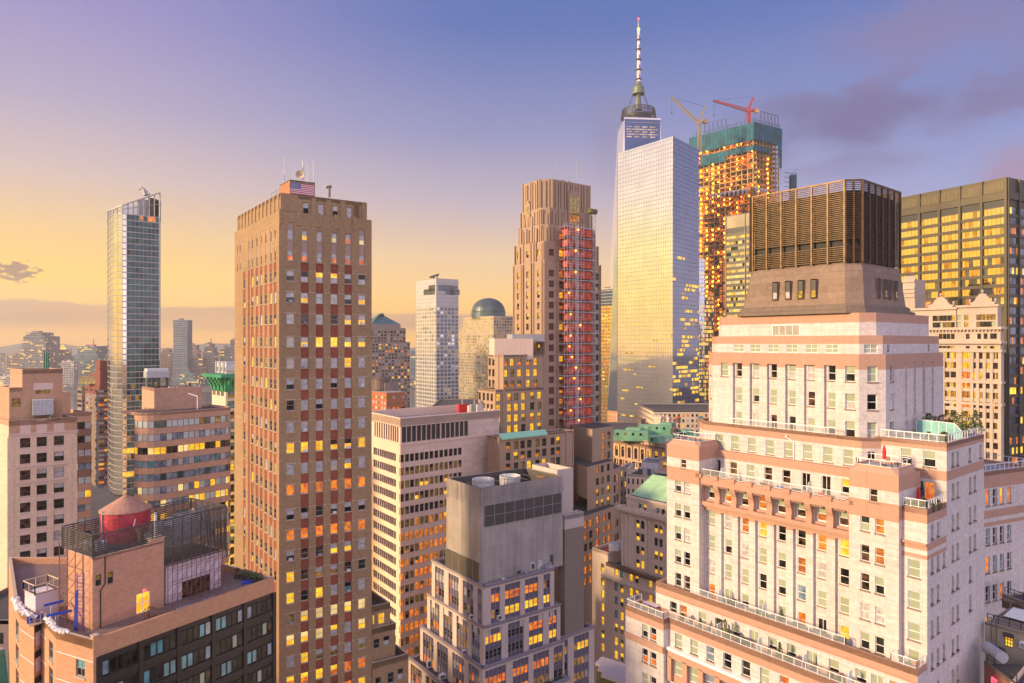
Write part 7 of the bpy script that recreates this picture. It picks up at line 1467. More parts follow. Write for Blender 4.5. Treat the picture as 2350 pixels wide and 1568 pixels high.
for a_ in (.3, 1.4, 2.8, 3.7, 4.6, 5.6): k.bar(V3(cx.x + R0 * .3 * math.cos(a_), cx.y + R0 * .3 * math.sin(a_), zz[1]), V3(cx.x + R0 * .72 * math.cos(a_), cx.y + R0 * .72 * math.sin(a_), zhi - 2), .45, M['frame_dk'])
k.build('spire', O1); wl = lit('spire_light', (255, 200, 170), (255, 226, 205), .75)
for i in range(2, 8): k = MB(); k.lathe((cx.x, cx.y), [(rr[i] + .15, zz[i] + 7), (rr[i] + .1, zz[i] + 7 + (zz[i + 1] - zz[i]) * .38)], wl, 10, True, False); k.build('spire_light', O1)
k = MB(); k.ball(V3(cx.x, cx.y, zz[-1] + 5), 2.0, lit('beacon_red', (255, 60, 80), (255, 90, 120), 1.2), 6); k.build('beacon', O1); k = MB(); k.ball(V3(cx.x, cx.y, zz[8]), 2.6, lit('beacon_green', (190, 210, 60), (240, 240, 140), 1.0), 6); k.build('beacon', O1)
# ================================================================== tower under construction, netted in teal
M['teal'] = plain('teal_debris_net', (0.0, 0.085, 0.125), .75, 0, .35, .15); M['slab'] = plain('lamp_gold_slab', (0.40, 0.27, 0.11), .8, 0, .3, .1); M['core'] = plain('dark_floor_void', (0.09, 0.06, 0.028), .9, 0, .4, .08); M['wood'] = plain('warm_ply_core', (0.55, 0.31, 0.08), .8, 0, .4, .12); M['scrn'] = plain('torn_white_screen', (0.55, 0.46, 0.40), .7)  # slab and ply colours carry lamp glow; dark core stands for shaded depth
n_ = Frame(c10.X(1120), 700, -290, 3650); N_ = thing('unfinished_tower', 'skyscraper under construction with lamp lit open floors and a teal netted top', 'building', n_.pt(15, 15)); mb = MB()
aL, bR = n_.a(c10.X(468)), n_.b(c10.X(1400)); zt = n_.z(c10.Y(330)); P = n_.rect(0, aL, 0, bR); fh = 53 * .21337 / FP * 700
WL, WR = edge(P, 0), edge(P, 1); cA = inset(P, 8); mb.prism(cA, 0, zt - 6, M['core']); cB = inset(P, 12)
nf = 64; z = zt - fh * 1.0; fl = 0; wlamp = lit('site_lamp', (255, 132, 10), (255, 152, 22), 24.0); lamps = []
while z > 30:
    mb.prism(P, z - .5, z, M['slab'], M['slab'], True); mb.prism(inset(P, 3), z - 1.3, z - .5, M['slab'], False, True)
    z -= fh
for W, n in ((WL, 11), (WR, 8)):
    for j in range(n + 1): u = .4 + (W.L - .8) * j / n; mb.wbox(W, u - .45, u + .45, 30, zt, -1.2, -.3, M['slab'])
    for j in range(n * 2): 
        u = W.L * (j + .5) / (n * 2)
        for fl in range(nf):
            zz_ = zt - fh * (fl + 1)
            if zz_ < 60: break
            if rnd.random() < .85: mb.wbox(W, u - 1.4, u + 1.6, zz_ - fh + .2, zz_ - 1.8, -6.5, -6.2, M['wood'])
            if rnd.random() < .25: mb.bar(W.p(u - 2, zz_ - fh, -2), W.p(u + 2, zz_ - .5, -2), .18, M['slab'])
mb.build('floor_slabs', N_); lm = []
for W, xs in ((WL, (.03, .075, .12, .22, .32, .42, .52, .62, .72, .80, .9, .97)), (WR, (.28, .62))):
    for fl in range(2, 62):
        for x in xs:
            if rnd.random() < .6: lm.append((fl, W.p(W.L * x + rnd.uniform(-.4, .4), zt - fh * fl - 2.2, -1.9 - 1.5 * rnd.random())))
lm = [q_ for q_ in lm if q_[1].z > 95]; lm.sort(key=lambda q_: q_[0])
for fl, p in lm[:100]: k = MB(); k.ball(p, .78, wlamp, 5); k.build('work_lamp', N_)
k = MB()
for fl, p in lm[100:]: k.ball(p, .78, wlamp, 5)
o = k.build('work_lamps', N_); o['kind'] = 'stuff'
k = MB(); zn = zt - 4.2 * fh
def net(W, u0, u1, z0, z1, d=.6): 
    n = max(2, int((u1 - u0) / 4))
    for j in range(n):
        a_, b_ = u0 + (u1 - u0) * j / n, u0 + (u1 - u0) * (j + 1) / n; d0, d1 = d + .35 * (j % 2), d + .35 * ((j + 1) % 2); k.face([W.p(a_, z0, d0), W.p(b_, z0, d1), W.p(b_, z1, d1), W.p(a_, z1, d0)], M['teal']); k.bar(W.p(a_, z0 - 3, d0 + .1), W.p(a_, z1 + 2.5 * (j % 3 == 0), d0 + .1), .16, M['teal'])
net(WL, -4, WL.L + .4, zt - 3.4 * fh, zt + 1); net(WR, -.4, WR.L + 3, zt - 3.2 * fh, zt + 1.5)
net(WL, -4, 6, zt - 8 * fh, zt - 3 * fh); net(WL, 10, WL.L * .55, zt - 6.5 * fh, zt - 4.3 * fh); net(WL, WL.L * .55, WL.L, zt - 5.5 * fh, zt - 4.4 * fh); net(WR, WR.L - 3, WR.L + 3, zt - 8 * fh, zt - 3 * fh); net(WR, 0, WR.L * .6, zt - 5.4 * fh, zt - 4.5 * fh)
for W in (WL, WR):
    for j in range(16): u = W.L * j / 15; k.bar(W.p(u, zt, .5), W.p(u, zt + 4 + 2.5 * (j % 2), .5), .2, M['teal'])
    k.bar(W.p(0, zt + 4, .5), W.p(W.L, zt + 4, .5), .18, M['teal'])
k.build('debris_net', N_)
k = MB()
for W, u0, u1, dz in ((WL, W.L * 0 + 14, WL.L * .55, 7.0), (WR, WR.L * .3, WR.L * .97, 9.0)):
    n = 5; k.bar(W.p(u0, zt + 6 + dz, -1), W.p(u1, zt + 6 + dz, -1), .3, M['frame_dk'])
    for j in range(n + 1): u = u0 + (u1 - u0) * j / n; k.bar(W.p(u, zt, -1), W.p(u, zt + 6 + dz, -1), .25, M['frame_dk']); k.bar(W.p(u, zt + 6 + dz, -1), W.p(u + 2.5, zt, -1), .2, M['frame_dk'])
k.build('roof_gantry', N_)
k = MB(); zs_ = n_.z(c10.Y(1065), 0, 0)
for W, u0, u1 in ((WL, WL.L * .30, WL.L * .95), (WR, .5, WR.L * .5)):
    n = 9
    for j in range(n): a_, b_ = u0 + (u1 - u0) * j / n, u0 + (u1 - u0) * (j + 1) / n; k.face([W.p(a_, zs_ + 5, .3), W.p((a_ + b_) / 2, zs_ - 1 - rnd.random() * 2, 2.2), W.p(b_, zs_ + 5, .3)], M['scrn']); k.face([W.p(a_, zs_ + 5, .3), W.p(b_, zs_ + 5, .3), W.p((a_ + b_) / 2, zs_ + 1, 2.0)], M['scrn'])
k.build('safety_screen', N_)
k = MB(); zf = zat(b3.Y(290), 690); W = WL   # lower finished part in dark red steel with lit bays
k.wbox(W, W.L * .45, W.L, 0, zf, -4, .4, plain('red_primer_steel', (0.22, 0.035, 0.02), .6, 0, .4, .1)); k.build('primer_steel', N_)
hs = []
for r_ in range(40):
    z = zf - fh * .55 * (r_ + .6)
    for j in range(9): u = W.L * (.46 + .06 * j); hs.append((u, u + W.L * .045, z - 1.0, z + 1.2))
windows(N_, W, hs, -.45, wpick('o a l m d o'), dict(ft=0), 'lit_bay'); 
flush(N_)
gl = MB(); Wg = Wall(at(b3.X(655), 690), at(b3.X(752), 688)); zg = Wg.zp(b3.X(700), b3.Y(325)); gl.wall(Wg, 0, zg, M['mirror2'], [], 0); gl.wbox(Wg, 0, Wg.L, 0, zg, -8, -.1, M['mirror2'])
for j in range(14): u = Wg.L * j / 13; gl.wbox(Wg, u - .12, u + .12, 0, zg, 0, .2, M['gmull'])
for r_ in range(60): gl.wbox(Wg, 0, Wg.L, zg - 4.2 * r_, zg - 4.2 * r_ + .4, 0, .22, M['gmull'])
gl.build('finished_glazing', N_); hs = []
for r_ in range(1, 34):
    for j in range(13):
        if rnd.random() < .62 * min(1, r_ / 18): hs.append((Wg.L * j / 13 + .2, Wg.L * (j + 1) / 13 - .2, zg - 4.2 * r_ + .6, zg - 4.2 * r_ + 3.4))
Wg2 = Wall(at(b3.X(752), 688), at(b3.X(815), 694)); g2 = MB(); g2.wall(Wg2, 0, zg - 40, M['frame_dk'], [], 0); g2.build('podium_wall', N_)
for r_ in range(9, 60):
    for j in range(5):
        if rnd.random() < .8: hs.append((0, 0, 0, 0)) if 0 else windows(N_, Wg2, [(Wg2.L * j / 5 + .2, Wg2.L * (j + 1) / 5 - .2, zg - 4.2 * r_ + .5, zg - 4.2 * r_ + 3.5)], -.05, wpick('p p q l o m'), dict(ft=0), 'lit_bay')
windows(N_, Wg, hs, -.06, wpick('p p q p'), dict(ft=0), 'lit_window'); flush(N_)
k = MB(); x0 = WR.p(WR.L - 5, 0, 0); 
for z in frange(60, n_.z(c10.Y(690)), 4): 
    for du in (0, 3): 
        for dd in (1, 4): k.bar(WR.p(WR.L - 9 + du, z, dd), WR.p(WR.L - 9 + du, z + 4, dd), .22, M['scrn'])
    k.bar(WR.p(WR.L - 9, z, 4), WR.p(WR.L - 6, z + 4, 4), .16, M['scrn']); k.bar(WR.p(WR.L - 9, z, 4), WR.p(WR.L - 6, z, 4), .16, M['scrn'])
k.build('hoist_mast', N_)
sidez = n_.z(c10.Y(850)); k = MB(); c = WR.p(WR.L + 4, 0, 3); 
for z in frange(sidez - 60, sidez + 10, 5):
    k.bar(V3(c.x, c.y, z), V3(c.x + 9, c.y + 6, z), .3, M['teal']); k.bar(V3(c.x + 9, c.y + 6, z), V3(c.x + 16, c.y + 6, z), .3, M['teal']); k.bar(V3(c.x + 9, c.y + 6, z), V3(c.x + 16, c.y + 6, z + 5), .2, M['teal'])
k.box3(V3(c.x + 9.5, c.y + 6, sidez - 60), V3(6, 0, 0), V3(0, 5, 0), V3(0, 0, 64), M['teal']); k.build('netted_platform', N_)
def crane(name, label, mat, base, top, piv, tip, apex, tail, Dp, tipm=None):
    t = thing(name, label, 'crane', p3(*base, Dp), 'tower cranes on the unfinished tower'); B, T2, Pv, Tp, Ap, Tl = [p3(*q_, Dp) for q_ in (base, top, piv, tip, apex, tail)]
    def lattice(mb_, a_, b_, w0, w1, n, r_, up=V3(0, 1, 0)):
        d = (b_ - a_).normalized(); x = d.cross(up).normalized(); y = up; pr = None
        for i in range(n + 1):
            c = a_.lerp(b_, i / n); w_ = w0 + (w1 - w0) * i / n; cs = [c + x * w_ + y * w_, c - x * w_ + y * w_, c - x * w_ - y * w_, c + x * w_ - y * w_]
            if pr:
                for j in range(4): mb_.bar(pr[j], cs[j], r_, mat); mb_.bar(pr[j], cs[(j + 1) % 4], r_ * .7, mat)
            for j in range(4): mb_.bar(cs[j], cs[(j + 1) % 4], r_ * .7, mat)
            pr = cs
    k = MB(); lattice(k, B, T2, 1.5, 1.5, 9, .34); k.build('mast', t); k = MB(); lattice(k, Pv, Tp, 1.3, .7, 16, .28); k.build('jib', t)
    k = MB(); lattice(k, Pv, Ap, 1.2, .4, 6, .34); k.bar(Ap, Tl, .3, mat); k.build('apex_frame', t); k = MB(); k.box3(Tl + V3(-3.2, -1.5, -2.2), V3(4.5, 0, 0), V3(0, 3, 0), V3(0, 0, 3.6), M['slab']); k.build('counterweight', t)
    k = MB(); k.box3(T2 + V3(-2.5, -1.8, -.5), (Tl - T2) * .9 + V3(0, 0, 0), V3(0, 3.4, 0), V3(0, 0, 2.4), mat); k.build('machinery_deck', t)
    k = MB(); k.bar(Ap, Tp, .16, M['frame_dk']); hk = Tp.lerp(Pv, .03); k.bar(hk, hk - V3(0, 0, 15), .14, M['frame_dk']); k.box3(hk + V3(-.5, -.5, -16), V3(1, 0, 0), V3(0, 1, 0), V3(0, 0, 1.6), M['frame_dk']); k.build('cables', t)
X = lambda *v: [(c10.X(a), c10.Y(b)) for a, b in v]
M['crane_y'] = plain('pale_yellow_crane', (0.36, 0.28, 0.18), .5, .2); M['crane_r'] = plain('red_crane', (0.42, 0.06, 0.06), .5, .1)
crane('tower_crane', 'pale yellowish tower crane with raised jib, left of the red one', M['crane_y'], *X((535, 620), (540, 340), (525, 325), (232, 45), (598, 150), (610, 305)), 690)
crane('tower_crane', 'red tower crane with low jib on the teal netted top', M['crane_r'], *X((1068, 350), (1068, 205), (1060, 190), (685, 85), (1115, 45), (1160, 195)), 712)
# ================================================================== slivers between the art deco and mirrored towers
M['gold'] = glass('gold_mirror', (0.80, 0.56, 0.20), metal=1.0, rough=.1, ior=2, amp=.25, scale=.12, wob=.1)
def sx(m_, fr, P, zt, T_):
    W = edge(P, 0)
    for k in range(70): m_.wbox(W, 0, W.L, zt - 4 * k - .7, zt - 4 * k, 0, .3, M['frame_br'])
S1, _ = slab_tower('gold_glass_tower', 'narrow gold reflecting glass tower seen between the art deco and mirrored towers', c13.X(134), 760, -160, 3300, c13.X(-20), c13.X(136), c13.Y(525), M['gold'], 0, 4, 4, 'o g a p g g o', 'd', .7, .6, 80, None, sx)
def sx2(m_, fr, P, zt, T_):
    W = edge(P, 0)
    for k in range(30): m_.wbox(W, 0, W.L, zt - 4 * k - 2.0, zt - 4 * k - 1.4, 0, .3, M['wpale'])
S2, _ = slab_tower('blue_glass_tower', 'blue banded glass tower top peeking above the gold one', c13.X(136), 860, -160, 3300, c13.X(0), c13.X(150), c13.Y(398), M['wblue'], 0, 4, 5, '7 1 1', '1', .8, .5, 40, None, sx2)
k = MB(); k.bar(p3(c13.X(60), c13.Y(388), 870), p3(c13.X(105), c13.Y(384), 870), .5, M['frame_dk']); k.bar(p3(c13.X(105), c13.Y(398), 870), p3(c13.X(105), c13.Y(378), 870), .5, M['frame_dk']); solo(k, 'roof_gantry', 'thin dark gantry on the blue banded tower', 'gantry', p3(c13.X(60), c13.Y(398), 870))
S3, _ = slab_tower('brick_block', 'low orange brick block at the mirrored tower foot', c13.X(168), 600, -160, 3300, c13.X(85), c13.X(175), c13.Y(1365), masonry('salmon_block', (.45, .22, .13), .1), 0, 3.5, 3, 'y y v l', 'd', .4, .6, 40)
# ================================================================== black ribbon slab left of the louvred crown
M['bsteel'] = plain('black_steel', (0.06, 0.052, 0.045), .45, .4); M['btop'] = plain('bronze_steel_panel', (0.20, 0.16, 0.11), .5, .4, .15, .1)
n2 = Frame(1735, 420, -105, 3093); B_ = thing('black_ribbon_tower', 'dark steel slab with yellow lit ribbon windows beside the louvred crown', 'building', n2.pt(8, 8)); mb = MB(); aL = n2.a(1665); P = n2.rect(0, aL, 0, 20); W = edge(P, 0); b4 = Zm('b4'); zt = W.zp(1668, b4.Y(320)); ztl = W.zp(1668, b4.Y(415))
mb.prism(P, 0, zt, M['bsteel']); mb.wbox(W, .8, W.L * .64, ztl, zt - .6, 0, .25, M['btop']); mb.wbox(W, W.L * .68, W.L, ztl, zt - .6, 0, .25, M['btop']); mb.wbox(W, .8, W.L * .64, ztl - 3.0, ztl - .4, 0, .1, M['black'])
for u in (0, .6, W.L * .655): mb.wbox(W, u, u + .35, 0, zt, 0, .6, M['btop'])
fh = 41.5 * .314 / FP * 428; hs = []
for r_ in range(18):
    z = ztl - 4.2 - fh * (r_ + .5); mb.wbox(W, 0, W.L, z + .95, z + fh - .95, 0, .18, M['bsteel'])
    for u0, u1, n in ((.9, W.L * .64, 8), (W.L * .69, W.L, 4)):
        for j in range(n): hs.append((u0 + (u1 - u0) * j / n + .06, u0 + (u1 - u0) * (j + 1) / n - .06, z - .9, z + .9))
windows(B_, W, hs, -.08, wpick('y y l y y p g d'), dict(ft=0), 'ribbon_window'); mb.build('wall', B_); flush(B_)
# ================================================================== dark steel office with gold windows (far right)
M['osteel'] = plain('dark_olive_steel', (0.07, 0.056, 0.034), .45, .35, .1, .08); M['olouv'] = plain('ribbed_steel_panel', (0.13, 0.105, 0.06), .5, .35, .12, .3)
M['ogold'] = glass('gold_reflection_glass', (0.78, 0.56, 0.20), metal=1.0, rough=.05, ior=2, amp=.08, scale=.2, wob=.12); M['odark'] = glass('dark_reflection_glass', (0.13, 0.12, 0.12), metal=.7, rough=.05, ior=1.8, amp=.3, scale=.2, wob=.1); PANE['G'] = M['ogold']; PANE['N'] = glass('amber_reflection_glass', (0.62, 0.36, 0.10), metal=1.0, rough=.06, ior=2, amp=.3, scale=.3, wob=.2); PANE['D'] = M['odark']; PANE['B'] = glass('blue_reflection_glass', (0.16, 0.20, 0.27), metal=.7, rough=.05, ior=1.8, amp=.4, scale=.2)  # gold, amber, dark and blue tints paint in what each face reflects
o_ = Frame(b4.X(2222), 292, 361, 4191); Og = thing('dark_steel_office', 'huge dark steel office tower with wide bays of golden windows', 'building', o_.pt(12, 12)); mb = MB(); aL = o_.a(b4.X(1420)); P = o_.rect(0, aL, 0, 30); WL, WR = edge(P, 0), edge(P, 1)
zt = o_.z(b4.Y(38)); zA = o_.z(b4.Y(150)); zB = o_.z(b4.Y(198)); zC = o_.z(b4.Y(250)); fh = (o_.z(b4.Y(270)) - o_.z(b4.Y(785))) / 7.0
bx_ = [WL.at(b4.X(x)) for x in (1440, 1590, 1735, 1885, 2045, 2222)]
mb.prism(P, 0, zt - 1, M['osteel'], M['roof']); mb.parapet(P, zt - 1, 1.2, .6, M['osteel'])
for i in range(5):
    u0, u1 = bx_[i] + .5, bx_[i + 1] - .5; mb.wbox(WL, u0, u1, zA + .8, zt - 1.5, 0, .12, M['olouv']); mb.wbox(WL, u0 + .2, u1 - .2, zC + .5, zB - .2, 0, .06, M['black'])
    for k in range(int((u1 - u0) / .6)): mb.wbox(WL, u0 + .6 * k, u0 + .6 * k + .25, zA + .8, zt - 1.5, .12, .3, M['olouv'])
for u in bx_: mb.wbox(WL, u - .5, u + .5, 0, zt, 0, .9, M['osteel'])
mb.wbox(WL, 0, WL.L, zB + .2, zA + .5, 0, .7, M['osteel']); mb.wbox(WR, 0, WR.L, zB + .2, zA + .5, 0, .7, M['osteel'])
hs = []
for r_ in range(26):
    z = zC - fh * (r_ + .5)
    if z < 20: break
    mb.wbox(WL, 0, WL.L, z - fh / 2 - .05, z - fh / 2 + 1.35, 0, .55, M['osteel']); mb.wbox(WR, 0, WR.L, z - fh / 2 - .05, z - fh / 2 + 1.35, 0, .55, M['osteel'])
    for i in range(5):
        u0, u1 = bx_[i] + .5, bx_[i + 1] - .5
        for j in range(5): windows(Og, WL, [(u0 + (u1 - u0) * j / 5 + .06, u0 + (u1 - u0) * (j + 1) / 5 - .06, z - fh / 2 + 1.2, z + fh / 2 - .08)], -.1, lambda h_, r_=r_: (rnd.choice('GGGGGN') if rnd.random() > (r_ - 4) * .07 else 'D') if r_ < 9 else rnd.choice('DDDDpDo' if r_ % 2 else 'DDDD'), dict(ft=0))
    if 1:
        for j in range(16):
            u0 = .6 + j * 1.7
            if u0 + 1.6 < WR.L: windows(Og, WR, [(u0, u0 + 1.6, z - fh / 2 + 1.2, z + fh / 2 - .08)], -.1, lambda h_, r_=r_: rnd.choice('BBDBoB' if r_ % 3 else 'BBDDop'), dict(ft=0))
for j in range(6): mb.wbox(WR, j * 8.5, j * 8.5 + .8, 0, zt, 0, .9, M['osteel'])
mb.build('steel_frame', Og); flush(Og)
# ================================================================== ornate pale twin-gabled building
M['pstone'] = masonry('ornate_white_stone', (0.44, 0.345, 0.28), 0.2, streak=.4)
b5 = Zm('b5'); o2 = Frame(b5.X(2185), 252, -105, 3093); P_ = thing('ornate_gabled_building', 'ornate pale stone building with two gabled pavilions and yellow lit centre bay', 'building', o2.pt(10, 10)); mb = MB(); aL = o2.a(b5.X(1540)); zc = zat(b5.Y(165), 255); stp = dict(ft=.0, rows=2)
W = Wall(o2.pt(aL, 0), o2.pt(0, 0)); Wr_ = Wall(o2.pt(0, 0), o2.pt(0, 4)); fh = 3.72; z0 = zat(b5.Y(358), 256)
rows = [z0 - fh * k for k in range(20)]; hs = []
for x in (1797, 1815, 1848, 1866, 2040, 2056, 2090, 2106, 2142, 2158, 1700, 1740, 1880, 1985, 2005, 2072, 2124, 2172): hs += [(W.at(b5.X(x)) - .62, W.at(b5.X(x)) + .62, z - 1.15, z + 1.15) for z in rows]
hs += [(W.at(b5.X(x)) - 1.5, W.at(b5.X(x)) + 1.5, z - 1.2, z + 1.2) for x in (1920, 1952) for z in rows]
hs += [(W.at(b5.X(x)) - .62, W.at(b5.X(x)) + .62, zat(b5.Y(y1), 255), zat(b5.Y(y0), 255)) for x in (1765, 1793, 1820, 1850, 1955, 2035, 2080, 2125, 2145) for y0, y1 in ((202, 240), (290, 308))]
mb.wall(W, 0, zc, M['pstone'], hs, .5); windows(P_, W, hs, .42, lambda h_: rnd.choice('l l l l g o'.split()) if h_[1] - h_[0] > 2 else rnd.choice('d d d d r l l l d g'.split()), stp)
mb.prism(o2.rect(0, aL, 0, 4), 0, zc, M['pstone'], M['roof'], skip=(0,))
for y, d in ((165, 1.1), (265, 1.0), (325, .7), (545, .5), (700, .4)): z = zat(b5.Y(y), 255); mb.wbox(W, -.3, W.L + .6, z - .5, z + .5, 0, d, M['pstone']); mb.wbox(Wr_, 0, 4, z - .5, z + .5, 0, d, M['pstone'])
for u in frange(.4, W.L, 1.2): mb.wbox(W, u, u + .45, zc - 1.1, zc - .5, 0, .8, M['pstone'])
for x in (1785, 1885, 1985, 2025, 2072, 2122, 2180, 1905): u = W.at(b5.X(x)); mb.wbox(W, u - .5, u + .5, 0, zat(b5.Y(330), 255), 0, .35, M['pstone'])
mb.build('wall', P_)
for (x0, x1, yt, xs) in ((1500, 1872, 20, (1722, 1745, 1770, 1795, 1825, 1850)), (1878, 2165, 10, (1895, 1945, 2030, 2055, 2080, 2105, 2135))):
    k = MB(); u0, u1 = W.at(b5.X(x0)), W.at(b5.X(x1)); zt = zat(b5.Y(yt), 256); hs = [(W.at(b5.X(x)) - .7, W.at(b5.X(x)) + .7, zat(b5.Y(y1), 256), zat(b5.Y(y0), 256)) for x in xs for y0, y1 in ((68, 108), (118, 158))]
    k.wall(W, zc, zt, M['pstone'], hs, .4, u0=u0, u1=u1); windows(P_, W, hs, .35, wpick('d d g b m'), stp); k.wbox(W, u0, u1, zc, zt, -4, -.42, M['pstone']); k.wbox(W, u0 - .4, u1 + .5, zt - .3, zt + .6, -.5, .7, M['pstone'])
    # curved gable with finials
    c0, c1 = W.at(b5.X(x1 - 190)), W.at(b5.X(x1 - 20)); mid = (c0 + c1) / 2; prof = [(-1, 0), (-1, .9), (-.82, 1.0), (-.62, 1.7), (-.5, 2.9), (-.36, 3.2), (-.3, 4.0), (.3, 4.0), (.36, 3.2), (.5, 2.9), (.62, 1.7), (.82, 1.0), (1, .9), (1, 0)]; hw = (c1 - c0) / 2
    fr_ = [W.p(mid + a_ * hw, zt + .6 + b_, .4) for a_, b_ in prof]; k.face(list(reversed(fr_)), M['pstone']); bk_ = [W.p(mid + a_ * hw, zt + .6 + b_, -.5) for a_, b_ in prof]; k.face(bk_, M['pstone'])
    for i in range(len(fr_) - 1): k.face([fr_[i], fr_[i + 1], bk_[i + 1], bk_[i]], M['pstone'])
    for u in (c0 - .2, mid, c1 + .2): q_ = W.p(u, zt + (4.6 if u == mid else 1.2), 0); k.lathe((q_.x, q_.y), [(.35, q_.z), (.2, q_.z + .5), (.5, q_.z + 1.0), (.1, q_.z + 1.7)], M['pstone'], 8)
    k.build('gabled_pavilion', P_)
flush(P_)
W3 = Wall(at(b4.X(1465), 300), at(b4.X(1552), 296)); k = MB(); z3_ = W3.zp(b4.X(1500), b4.Y(785)); k.wall(W3, 20, z3_, M['pstone'], [], 0); k.wbox(W3, 0, W3.L, 20, z3_, -10, -.05, M['pstone'])
for y in (800, 850, 880, 910): z = W3.zp(b4.X(1500), b4.Y(y)); k.wbox(W3, 0, W3.L, z - .4, z + .4, 0, .5, M['pstone'])
for j in range(6): k.lathe(W3.p(W3.L * (j + .5) / 6, 0, -1).xy, [(.5, z3_), (.6, z3_ + .8), (.1, z3_ + 1.8)], M['pstone'], 6)
solo(k, 'stone_turret_building', 'pale carved stone block peeping between louvred crown and ornate gables', 'building', (*W3.A, 20))
# ================================================================== stone building with a green hip roof, and its left wing
M['sstone'] = masonry('buff_limestone', (0.66, 0.51, 0.39), 0.14, streak=.7); M['verdroof'] = plain('pale_green_seam_roof', (0.33, 0.52, 0.30), .6, 0, .12, .5)
c5 = Zm('c5'); b6 = Zm('b6'); s_ = Frame(b6.X(640), 176, -105, 3093); S_ = thing('green_hip_roof_building', 'buff stone building with cornice and a pale green hip roof, left of the white tower', 'building', s_.pt(8, 8)); mb = MB()
aL = s_.a(c5.X(375)); W = Wall(s_.pt(aL, 0), s_.pt(-6, 0)); zc = W.zp(c5.X(380), c5.Y(1075)); za = W.zp(c5.X(440), c5.Y(985))
sts = dict(ft=.06, fd=.06, fm=M['frame_br'], rows=2); hs = []
rz = [W.zp(c5.X(560), c5.Y(y)) for y in (1250, 1378, 1508)]; rz += [rz[-1] - 3.7 * k for k in range(1, 10)]
for x in (537, 584, 717, 768): hs += [(W.at(c5.X(x)) - .62, W.at(c5.X(x)) + .62, z - 1.1, z + 1.05) for z in rz]
mb.wall(W, 5, zc, M['sstone'], hs, .45); windows(S_, W, hs, .4, wpick('gl dd ll tt dd ld'), sts)
for x in (395, 430, 500, 628, 665, 800): u = W.at(c5.X(x)); mb.wbox(W, u - .35, u + .35, 5, zc - 1.8, 0, .3, M['sstone']); mb.wbox(W, u - .5, u + .5, zc - 2.9, zc - 1.8, 0, .5, M['sstone'])
mb.wbox(W, -.4, W.L, zc - 1.2, zc - .6, 0, .6, M['sstone']); mb.wbox(W, -.9, W.L, zc - .6, zc + .3, -.5, 1.3, M['sstone'])
for u in frange(0, W.L, .8): mb.wbox(W, u, u + .4, zc - 1.6, zc - 1.2, 0, .5, M['sstone']); mb.wbox(W, u, u + .5, zc + .3, zc + .75 + .3 * (int(u) % 2), .6, 1.0, M['sstone'])
mb.prism(s_.rect(-6, aL, 0, 18), 5, zc, M['sstone'], M['roof'], skip=(0,))
Pa = s_.rect(-6, s_.a(c5.X(435), 1.5), 1.5, 16); Wa = edge(Pa, 0); hs = [(Wa.at(c5.X(x)) - .55, Wa.at(c5.X(x)) + .55, Wa.zp(c5.X(x), c5.Y(y + 30)), Wa.zp(c5.X(x), c5.Y(y - 28))) for x, y in ((562, 1075), (608, 1085), (740, 1118), (790, 1130))]
mb.wall(Wa, zc, za, M['sstone'], hs, .3); windows(S_, Wa, hs, .25, wpick('gl gl tt dd'), sts); mb.prism(Pa, zc, za, M['sstone'], M['roof'], skip=(0,)); mb.wbox(Wa, -.3, Wa.L, za - .3, za + .3, 0, .5, M['sstone'])
mb.build('wall', S_); k = MB(); Pr = inset(Pa, .8); aR_, aLr = -6, s_.a(c5.X(470), 2.2); Wq = edge(Pr, 0); zr_ = zat(c5.Y(790), s_.pt(6, 8).y)
e0 = [V3(*p, za + .3) for p in Pr]; rA = V3(*s_.pt(s_.a(c5.X(690), 8.5), 8.5), zr_); rB = V3(*s_.pt(-4, 8.5), zr_)
k.face([e0[0], e0[1], rB, rA], M['verdroof']); k.face([e0[1], e0[2], rB], M['verdroof']); k.face([e0[2], e0[3], rA, rB], M['verdroof']); k.face([e0[3], e0[0], rA], M['verdroof'])
for j in range(26):
    t_ = j / 25; a_ = e0[0].lerp(e0[1], t_); b_ = rA.lerp(rB, t_); k.bar(a_ + V3(0, 0, .05), b_ + V3(0, 0, .05), .06, M['verdroof'])
k.build('hip_roof', S_)
# left lower wing
w0 = Frame(b6.X(300), 186, -105, 3093); aLw = w0.a(b6.X(68)); W = Wall(w0.pt(aLw, 0), w0.pt(-14, 0)); zw = W.zp(b6.X(75), b6.Y(540)); zl = W.zp(b6.X(180), b6.Y(640)); hs = []; k = MB()
rz = [W.zp(b6.X(148), b6.Y(y)) for y in (690, 795, 890)]; rz += [rz[-1] - 3.75 * j for j in range(1, 9)]
hs = [(W.at(b6.X(148)) - .6, W.at(b6.X(148)) + .6, z - 1.15, z + 1.15) for z in rz]; rz2 = [W.zp(b6.X(270), b6.Y(y)) for y in (728, 842)]; rz2 += [rz2[-1] - 3.75 * j for j in range(1, 10)]
for x in (250, 293, 363, 407, 510, 560): hs += [(W.at(b6.X(x)) - .62, W.at(b6.X(x)) + .62, z - 1.15, z + 1.15) for z in rz2]
uc = W.at(b6.X(190)); k.wall(W, 5, zl - .5, M['sstone'], hs, .4); windows(S_, W, hs, .35, wpick('ll ll ll lg dl gl tt ll'), sts); k.wall(W, zl - .5, zw, M['sstone'], [], 0, u0=0, u1=uc)
Pw = [w0.pt(aLw, 0), W.p(uc, 0).xy, W.p(uc, 0).xy + w0.B * 9, w0.pt(aLw, 9)]; k.prism([w0.pt(aLw, 0), w0.pt(-14, 0), w0.pt(-14, 12), w0.pt(aLw, 12)], 5, zl - 1, M['sstone'], M['roof'], skip=(0,)); k.prism(Pw, zl - 1, zw - .7, M['sstone'], plain('red_roof_paint', (.24, .04, .035), .7), skip=(0,)); k.parapet(Pw, zw - .75, .8, .4, M['sstone'])
